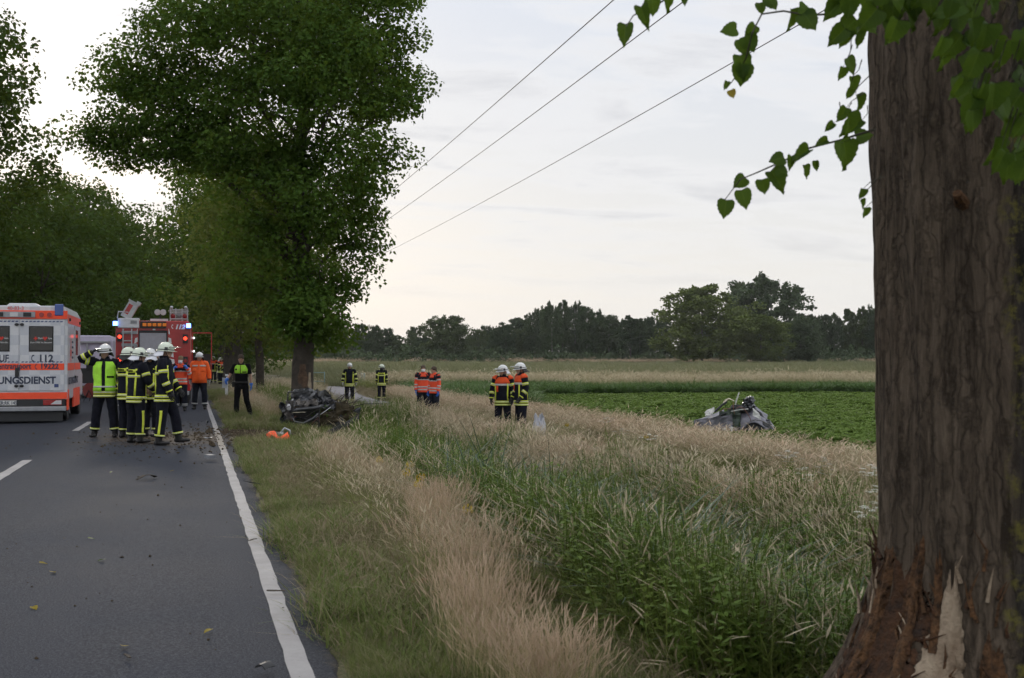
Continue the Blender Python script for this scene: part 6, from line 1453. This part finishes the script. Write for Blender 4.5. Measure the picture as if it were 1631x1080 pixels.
def lump(name, m, parent, c, r, amp, fr, seed, n=20, k=14):
    so = Vector((seed, seed * 2.3, 0)); mb = MB(); rings = []
    for i in range(k + 1):
        t_ = PI * (i + 0.05) / (k + 0.1); ring = []
        for j in range(n):
            d = Vector((math.sin(t_) * math.cos(2 * PI * j / n), math.sin(t_) * math.sin(2 * PI * j / n), -math.cos(t_)))
            w_ = 1 + amp * (mnoise.noise(d * fr + so) + 0.6 * mnoise.noise(d * fr * 2.4 + so)); ring.append((c[0] + d.x * r[0] * w_, c[1] + d.y * r[1] * w_, c[2] + d.z * r[2] * w_))
        rings.append(ring)
    mb.loft(rings); return mb.build(name, m, parent, False)

# ---- wreck wrapped round the lime; local frame: x to the picture's right, y away from the camera
w1p = at_depth(487, 29.4); w1z = -0.10
WR = empty('car_wreck', (w1p.x, w1p.y, w1z), -YAW, 'crushed black car front wrapped round the foot of the big lime', 'car wreck')
def X1(px): return (px - 487) * 28.9 / F_PX
def Z1(py): return CAM_H + (HOR - py) * 28.9 / F_PX - w1z
crumple('bonnet', car_k, WR, lambda u, v: (X1(462 + 44 * u), 0.15 + 0.55 * v, Z1(652) + (Z1(637) - Z1(652)) * v + 0.05 * math.sin(u * 5)), 22, 14, 0.07, 6.0, 1)
crumple('wing', car_k, WR, lambda u, v: (X1(447 + 16 * u), 0.0 + 0.55 * u, Z1(688) + (Z1(643) - Z1(688)) * v - 0.05 * u), 14, 18, 0.08, 7.0, 2)
crumple('bent_roof', car_k, WR, lambda u, v: (X1(455 + 48 * u), 0.55 - 0.25 * math.sin(PI * u) + 0.25 * v, Z1(643) + (Z1(624) - Z1(643)) * v * (0.55 + 0.6 * math.sin(PI * (0.15 + 0.7 * u)))), 22, 10, 0.05, 5.0, 3)
crumple('front_panel', car_k, WR, lambda u, v: (X1(462 + 46 * u), 0.02 + 0.10 * math.sin(PI * v), Z1(692) + (Z1(668) - Z1(692)) * v), 20, 10, 0.06, 6.0, 4)
crumple('torn_sheet', car_b, WR, lambda u, v: (X1(466 + 36 * u), 0.18 + 0.2 * v, Z1(648) + (Z1(638) - Z1(648)) * v), 20, 8, 0.07, 9.0, 5)
crumple('torn_sheet', car_b, WR, lambda u, v: (X1(455 + 10 * u), -0.05 + 0.3 * u, Z1(672) + (Z1(640) - Z1(672)) * v), 8, 18, 0.06, 9.0, 6)
crumple('door_panel', car_k, WR, lambda u, v: (X1(500 + 40 * u), 0.35 + 0.6 * u, Z1(684) + (Z1(660) - Z1(684)) * v - 0.05 * u), 18, 10, 0.09, 5.0, 7)
crumple('roof_sheet', car_k, WR, lambda u, v: (X1(497 + 22 * u), 0.35 + 0.5 * u, Z1(640) + (Z1(622) - Z1(640)) * v - 0.1 * u), 14, 10, 0.08, 6.0, 8)
MB().box(X1(463), X1(505), 0.30, 0.50, Z1(684), Z1(652)).build('engine_block', mat('oily engine block', (0.012, 0.011, 0.010), 0.6, bump=1.0, bscale=20), WR, bevel=0.04)
MB().tube([(X1(462), -0.02, Z1(657)), (X1(475), -0.08, Z1(654)), (X1(492), -0.10, Z1(652)), (X1(508), -0.04, Z1(650)), (X1(511), 0.1, Z1(648))], [0.035, 0.045, 0.045, 0.05, 0.04], 10).build('bumper_bar', car_k, WR, True)
MB().tube([(X1(466), -0.06, Z1(663)), (X1(470), -0.10, Z1(673)), (X1(485), -0.12, Z1(676)), (X1(500), -0.08, Z1(668)), (X1(507), -0.02, Z1(660))], [0.03, 0.035, 0.04, 0.035, 0.03], 10).build('lower_bumper', car_k, WR, True)
MB().tube([(X1(509), 0.0, Z1(649)), (X1(509), 0.0, Z1(668)), (X1(508), 0.02, Z1(688))], 0.018, 6).build('strut', plast, WR)
MB().tube([(X1(454), 0.3, Z1(645)), (X1(455), 0.3, Z1(626)), (X1(470), 0.35, Z1(626))], 0.02, 6).build('pillar', car_k, WR)
MB().tube([(X1(483), 0.2, Z1(668)), (X1(497), 0.0, Z1(659)), (X1(510), -0.05, Z1(652))], 0.010, 6).build('rod', car_b, WR); MB().tube([(X1(496), 0.0, Z1(672)), (X1(520), 0.1, Z1(655)), (X1(526), 0.2, Z1(650))], 0.009, 6).build('rod', alu, WR)
MB().tube([(X1(468), -0.13, Z1(658)), (X1(488), -0.13, Z1(657.5))], 0.007, 5).build('trim_strip', foam_y, WR)
lump('headlamp', clear_glass, WR, (X1(459), 0.0, Z1(650)), (0.06, 0.06, 0.07), 0.5, 3, 2); lump('crushed_seat', plast, WR, (X1(478), 0.6, Z1(632)), (0.28, 0.2, 0.14), 0.4, 2, 3)
for k in range(9):
    g = random.Random(k); x0, z0 = X1(g.uniform(458, 520)), Z1(g.uniform(640, 684)); MB().tube([(x0, g.uniform(-0.12, 0.1), z0), (x0 + g.gauss(0, 0.12), -0.15, z0 + g.gauss(0, 0.1)), (x0 + g.gauss(0, 0.2), -0.05, z0 - 0.15)], 0.006, 5).build('cable', cable if k % 3 == 0 else plast, WR)
tw = wheel(WR, X1(527), 0.55, 0.30, 0.19, 1); tw.rotation_euler = (R(20), R(35), R(50)); tw.location.z = Z1(676)
# torn root and brush thrown up beside it
rp = at_depth(530, 30.2)
RT = empty('brushwood_heap', (rp.x, rp.y, gz(rp.x, rp.y)), 0, 'heap of torn brushwood and car scraps right of the wreck', 'brushwood')
lump('soil', mat('torn soil', (0.055, 0.045, 0.028), 0.95, bump=1.0, bscale=25, var=0.4, vscale=10, spec=0.1), RT, (0, 0, 0.22), (0.62, 0.5, 0.42), 0.5, 3, 5, 26, 18)
g = random.Random(3)
for k in range(42):
    a = g.uniform(0, 6.28); r = g.uniform(0.1, 0.5); p0 = Vector((r * math.cos(a), r * math.sin(a), g.uniform(0.2, 0.55))); d = Vector((g.gauss(0.35, 0.6), g.gauss(-0.2, 0.5), g.gauss(0.25, 0.35)))
    MB().tube([p0, p0 + d * 0.3 + Vector((0, 0, 0.05)), p0 + d * 0.6], [0.014, 0.009, 0.004], 5).build('branch', bark if k % 2 else twig_m, RT)
Cb, Db = clump_points(np.array([[g.gauss(0.1, 0.4), g.gauss(0, 0.3), g.uniform(0.25, 0.65)] for _ in range(16)]), np.full(16, 0.22), 420); V, Q = leaves(Cb, 0.06, 0.4); lo = mobj('torn_leaves', np_mesh('torn_leaves', V, [Q], lime), RT); lo['kind'] = 'stuff'
for k in range(5): crumple('scrap', car_g if k % 2 else car_k, RT, (lambda u, v, k=k: (-0.3 + 0.16 * k + 0.3 * u, -0.35 + 0.1 * k, 0.55 + 0.22 * v - 0.07 * k)), 8, 6, 0.09, 7.0, 20 + k)

# ---- torn-off half in the field
w2p = at_depth(1175, 34.0); z2 = gz(w2p.x, w2p.y)
W2O = empty('car_wreck', (w2p.x, w2p.y, z2), -YAW, 'torn-off grey car section lying at the edge of the green field', 'car wreck')
def X2(px): return (px - 1175) * 34.0 / F_PX
def Z2(py): return CAM_H + (HOR - py) * 34.0 / F_PX - z2
crumple('sill_panel', car_g, W2O, lambda u, v: (X2(1108 + 48 * u), -0.1 + 0.5 * v, Z2(675 - 17 * u) + 0.06 * v - 0.04 * math.sin(PI * v)), 22, 10, 0.04, 5.0, 31, smooth_=True)
crumple('lower_skin', car_g, W2O, lambda u, v: (X2(1104 + 60 * u), -0.15, Z2(690) + (Z2(668 - 8 * u) - Z2(690)) * v), 18, 8, 0.05, 4.0, 32)
crumple('roof_skin', car_g, W2O, lambda u, v: (X2(1176 + 44 * u + 6 * v), -0.15 + 0.5 * v, Z2(683 - 3 * math.sin(PI * u) * 3) + (Z2(650 + 12 * u) - Z2(683)) * v), 24, 14, 0.04, 3.5, 33, smooth_=True)
MB().tube([(X2(1183), -0.2, Z2(688)), (X2(1188), -0.2, Z2(673)), (X2(1200), -0.2, Z2(668)), (X2(1212), -0.2, Z2(670)), (X2(1224), -0.2, Z2(677))], 0.012, 6).build('wheel_arch_edge', car_b, W2O, True)
lump('wheel_cavity', plast, W2O, (X2(1205), 0.05, Z2(685)), (0.36, 0.22, 0.28), 0.3, 2, 4)
crumple('side_frame', car_k, W2O, lambda u, v: (X2(1204 + 30 * u), -0.05 + 0.2 * v, Z2(692) + (Z2(650 + 28 * u) - Z2(692)) * v), 18, 14, 0.07, 6.0, 34)
lump('torn_bodywork', car_k, W2O, (X2(1195), 0.2, Z2(644)), (0.16, 0.16, 0.20), 0.55, 2.5, 6); lump('torn_bodywork', plast, W2O, (X2(1180), 0.2, Z2(652)), (0.30, 0.18, 0.10), 0.5, 3, 7)
crumple('airbag', foam_y, W2O, lambda u, v: (X2(1154 + 16 * u), 0.05 + 0.2 * v, Z2(645 - 7 * math.sin(PI * (0.1 + 0.7 * u))) + 0.05 * v), 12, 6, 0.05, 6.0, 35)
crumple('airbag', foam, W2O, lambda u, v: (X2(1196 + 12 * u), -0.22 + 0.1 * v, Z2(662 + 6 * u) + 0.18 * v), 10, 8, 0.05, 7.0, 36); crumple('airbag', foam, W2O, lambda u, v: (X2(1124 + 16 * u), 0.1 + 0.2 * v, Z2(664 - 8 * u) + 0.12 * v), 10, 6, 0.06, 6.0, 37)
MB().tube([(X2(1138), 0.0, Z2(656)), (X2(1150), 0.0, Z2(645)), (X2(1158), 0.0, Z2(640))], 0.030, 8).build('pillar', plast, W2O); MB().tube([(X2(1171), 0.0, Z2(645)), (X2(1172), 0.0, Z2(640)), (X2(1177), 0.0, Z2(625))], 0.020, 8).build('white_rod', foam, W2O)
crumple('inner_skin', mat('dark green inner skin', (0.05, 0.07, 0.055), 0.6, var=0.4, vscale=8), W2O, lambda u, v: (X2(1144 + 34 * u), 0.05, Z2(680) + (Z2(656 - 4 * u) - Z2(680)) * v), 16, 8, 0.07, 6.0, 38)
MB().tube([(X2(1163), -0.1, Z2(655)), (X2(1178), -0.15, Z2(652)), (X2(1190), -0.15, Z2(651))], 0.016, 6).build('white_strip', foam, W2O)
for k, pts in enumerate([[(1170, 650), (1176, 647), (1184, 652), (1192, 664), (1194, 670)], [(1144, 655), (1152, 650), (1162, 651)], [(1165, 640), (1166, 652), (1168, 660)]]): MB().tube([(X2(a), -0.22 + 0.02 * i, Z2(b_)) for i, (a, b_) in enumerate(pts)], 0.008, 5).build('cable', cable, W2O, True)
for k in range(7):
    g = random.Random(40 + k); crumple('scrap', foam if k % 2 else car_b, W2O, (lambda u, v, x=g.uniform(1118, 1225): (X2(x) + 0.15 * u, -0.35 + 0.1 * v, Z2(688) + 0.12 * v)), 5, 4, 0.06, 8.0, 60 + k)

# ---- small things
orange_cloth = mat('neon orange cloth', (0.95, 0.12, 0.03), 0.7, var=0.12)
op = at(440, 704); cl = crumple('orange_vest', orange_cloth, None, lambda u, v: (op.x - 0.20 + 0.42 * u, op.y - 0.15 + 0.32 * v, gz(op.x, op.y) + 0.10 + 0.05 * math.sin(u * 7) + 0.10 * math.sin(PI * v)), 22, 16, 0.07, 5.0, 71, 0.004, True); tag(cl, 'crumpled neon orange vest lying on the verge before the wreck', 'vest')
gp = at(446, 694); gl_ = empty('torn_grey_trim', (gp.x, gp.y, gz(gp.x, gp.y)), -YAW, 'bent pale grey trim lying beside the orange vest', 'debris')
MB().tube([(-0.25, 0, 0.05), (-0.12, 0, 0.14), (0, 0.02, 0.10), (0.10, 0, 0.22), (0.2, 0, 0.17), (0.22, 0, 0.08)], 0.020, 6).build('bent_tube', silver, gl_, True); crumple('sheet', silver, gl_, lambda u, v: (-0.2 + 0.3 * u, -0.05, 0.02 + 0.12 * v), 6, 4, 0.05, 8, 72)
dp = at_depth(545, 26.4); db = crumple('black_bumper_strip', plast, None, lambda u, v: (dp.x - 0.33 + 0.75 * u, dp.y - 0.1 + 0.5 * u, gz(dp.x, dp.y) + 0.22 + 0.33 * u + 0.11 * v), 14, 4, 0.03, 4.0, 73, 0.02); tag(db, 'black plastic bumper strip stuck slantwise in the ditch grass', 'bumper')
bgp = at_depth(858, 29.0); bz = gz(bgp.x, bgp.y); bagm = mat('crinkled white plastic bag', (0.42, 0.43, 0.47), 0.5, bump=0.8, bscale=14)
bg_ = MB(); so = Vector((3, 5, 1))
def bagp(a, z): 
    r = 0.145 * (1 + 0.10 * math.sin(a * 3 + z * 5)) * (1.0 if z < 0.32 else 1.0 - (z - 0.32) * 1.1); d = mnoise.noise(Vector((math.cos(a) * 2, math.sin(a) * 2, z * 5)) + so) * 0.05; top = (0.07 * math.sin(a * 2 + 0.6) + 0.03 * math.sin(a * 7)) * max(0, (z - 0.3) / 0.3)
    return (bgp.x + (r + d) * math.cos(a) * 1.1, bgp.y + (r + d) * math.sin(a) * 0.8, bz + z + top)
bg_.grid(lambda u, v: bagp(2 * PI * u, 0.62 * v), 36, 22); tag(bg_.build('plastic_bag', bagm, None, True, solid=0.003), 'white plastic bag standing in the grass beside the two firefighters', 'bag')

# cycle barriers
steel_g = mat('blue-green painted tube', (0.16, 0.26, 0.26), 0.5, var=0.15)
def barrier(px, zc, wd, rz, label):
    p = at_depth(px, zc); o = empty('cycle_barrier', (p.x, p.y, gz(p.x, p.y)), rz, label, 'barrier')
    for s in (-1, 1): MB().cyl((s * wd / 2, 0, -0.05), (s * wd / 2, 0, 1.06), 0.035, 8).build('post', steel_g, o, True)
    for z in (1.0, 0.35): MB().cyl((-wd / 2, 0, z), (wd / 2, 0, z), 0.028, 8).build('rail', steel_g, o, True)
    return o
barrier(503, 92, 1.3, -YAW, 'tubular blue-green barrier on the cycle path right behind the big trunk')
b2 = barrier(578, 90, 1.1, R(-70) - YAW, 'tubular barrier seen end-on right of the cycle path')
for k in range(4): MB().cyl((-0.35 + 0.22 * k, 0, 0.35), (-0.35 + 0.22 * k, 0, 1.0), 0.02, 6).build('bar', steel_g, b2)
# delineator post
p = at_depth(361, 52); dl = empty('delineator_post', (p.x, p.y, gz(p.x, p.y)), 0, 'white roadside delineator post behind the police officer', 'post')
MB().prism([(-0.06, -0.04), (0.06, -0.04), (0.05, 0.06), (-0.05, 0.06)], 'z', -0.05, 0.98).build('post', paint_w, dl); MB().prism([(-0.063, -0.043), (0.063, -0.043), (0.052, 0.063), (-0.052, 0.063)], 'z', 0.70, 0.90).build('black_band', plast, dl); MB().box(-0.025, 0.025, -0.049, -0.044, 0.72, 0.88).build('reflector', silv_t, dl)
# overhead wires
wire_m = mat('dull overhead wire', (0.05, 0.05, 0.055), 0.6)
for i, (x, dz, lab_) in enumerate(((7.6, 7.15, 'uppermost of three overhead wires crossing the sky'), (8.65, 6.95, 'middle one of three overhead wires'), (11.5, 7.0, 'lowest of three overhead wires, running to the crown edge'))):
    pts = []
    for k in range(61):
        y = -6 + 256 * k / 60; u = ((y + 8) % 112) / 112.0; pts.append((x, y, CAM_H + dz - 2.2 * (u - u * u)))
    tag(MB().tube(pts, 0.011, 5).build('overhead_wire', wire_m, None, True), lab_, 'wire')

# debris on the carriageway and verge
def bit(name, px, py, z, fn, m, label, cat='debris', amp=0.02, solid=0.006, seed=1, n=6):
    p = at(px, py, z); o = crumple(name, m, None, lambda u, v: Vector(fn(u, v)), n, n, amp, 12.0, seed, solid); o.location = (p.x, p.y, max(z, (0.022 if p.x < 0.7 else gz(p.x, p.y)))); o.rotation_euler = (0, 0, seed); tag(o, label, cat); return o
bit('torn_bark_strip', 237, 764, 0.01, lambda u, v: (-0.2 + 0.4 * u, 0.05 * v, 0.01 + 0.04 * math.sin(PI * u)), bark, 'dark bark strip lying in the middle of the lane', seed=1)
bit('grey_plastic_block', 335, 733, 0.01, lambda u, v: (-0.09 + 0.18 * u, -0.05 + 0.1 * v, 0.05), mat('grey plastic', (0.17, 0.18, 0.20), 0.6), 'small grey plastic block near the edge line', solid=0.05, amp=0.004, seed=2)
bit('black_plastic_shard', 407, 776, 0.0, lambda u, v: (-0.12 + 0.25 * u, 0.08 * v, 0.03 + 0.05 * u), plast, 'black plastic shard at the edge of the asphalt by the verge', seed=3)
bit('lamp_fragment', 424, 1074, 0.0, lambda u, v: (-0.04 + 0.08 * u, -0.03 + 0.06 * v, 0.02 + 0.02 * math.sin(PI * v)), plast, 'dark lamp fragment at the bottom edge left of the white line', seed=4, amp=0.008)
bit('twig', 205, 1052, 0.0, lambda u, v: (-0.05 + 0.1 * u, 0.015 * v, 0.008), bark, 'broken twig on the asphalt near the bottom edge', 'twig', seed=5, amp=0.01)
bit('bark_flake', 440, 946, 0.004, lambda u, v: (-0.06 + 0.12 * u, 0.02 * v, 0.01), bark, 'bark flake lying across the white edge line', seed=6, amp=0.01)
bit('twig', 403, 864, 0.004, lambda u, v: (-0.05 + 0.1 * u, 0.02 * v, 0.012), bark, 'bent dark twig on the left edge of the white line', 'twig', seed=7, amp=0.015)
bit('curved_strip', 331, 677, 0.01, lambda u, v: (-0.18 + 0.36 * u, 0.03 * v, 0.03 + 0.12 * abs(u - 0.5)), plast, 'curved black trim strip on the muddy lane', seed=8, amp=0.02)
bit('silver_shard', 333, 700, 0.01, lambda u, v: (-0.08 + 0.16 * u, 0.08 * v, 0.03), silver, 'silvery shard on the muddy lane', seed=9, amp=0.03)
bit('brick_fragment', 660, 936, 0.0, lambda u, v: (-0.06 + 0.12 * u, 0.07 * v, 0.05), mat('terracotta', (0.28, 0.085, 0.035), 0.9), 'reddish bark fragment in the verge grass', solid=0.03, seed=10)
for k, (x, y) in enumerate([(65, 897), (85, 912), (168, 892), (338, 1003), (55, 967), (142, 858), (200, 1030), (278, 750), (180, 752)]):
    p = at(x, y, 0.02); o = bpy.data.objects.new('fallen_leaf', LMY if k % 3 != 2 else LM); link(o); o.location = (p.x, p.y, 0.030); o.scale = (0.055, 0.045, 0.05); o.rotation_euler = (0.1, 0.1, k * 1.3)
    tag(o, ('yellow' if k % 3 != 2 else 'green') + ' fallen leaf on the asphalt, ' + ORD[k] + ' of the scattered leaves', 'leaf', 'leaves fallen on the road')
# clods of earth flung over the road and the torn verge
gg = np.random.default_rng(5); CV = []; CF = []
def clod(x, y, z, r):
    o = len(CV); d = unit(gg.normal(0, 1, (6, 3))) * 0; base_ = np.array([[1, 0, 0], [-1, 0, 0], [0, 1, 0], [0, -1, 0], [0, 0, 0.8], [0, 0, -0.5]]) * gg.uniform(0.5, 1.3, (6, 3)) * r
    for q in base_: CV.append((x + q[0], y + q[1], z + q[2]))
    for f in ((0, 2, 4), (2, 1, 4), (1, 3, 4), (3, 0, 4), (2, 0, 5), (1, 2, 5), (3, 1, 5), (0, 3, 5)): CF.append(tuple(i + o for i in f))
for _ in range(1100):
    x = gg.normal(-0.6, 1.1); y = gg.normal(25.5, 2.6)
    if x > 0.7: continue
    clod(x, y, 0.02, abs(gg.normal(0, 0.014)) + 0.005)
for _ in range(160): x = gg.uniform(-2.3, 0.7); y = gg.uniform(5, 24); clod(x, y, 0.015, abs(gg.normal(0, 0.007)) + 0.003)
for _ in range(1500):
    x = gg.normal(1.7, 0.6); y = gg.normal(26.6, 1.3); clod(x, y, gz(x, y) + 0.005, abs(gg.normal(0, 0.026)) + 0.008)
tag(mobj('earth_clods', np_mesh('earth_clods', CV, [np.array(CF)], mat('clod earth', (0.065, 0.050, 0.034), 0.95, var=0.4, vscale=10, spec=0.1))), 'crumbs of earth flung over the road beside the wreck', 'earth', kind='stuff')
# ================================================================== EVENING AIR
hz = MB().box(-900, 1500, -60, 900, -3.0, 27.0).build('haze', None)
hz.data.materials.clear(); hm = bpy.data.materials.new('thin evening haze'); hm.use_nodes = True; t = hm.node_tree; t.nodes.clear()
ho = t.nodes.new('ShaderNodeOutputMaterial'); pv = t.nodes.new('ShaderNodeVolumePrincipled'); pv.inputs['Color'].default_value = (0.93, 0.95, 1.0, 1); pv.inputs['Density'].default_value = 0.00009; pv.inputs['Anisotropy'].default_value = 0.2
t.links.new(pv.outputs[0], ho.inputs['Volume']); hz.data.materials.append(hm); tag(hz, 'thin pale evening haze over the fields', 'haze', kind='stuff')
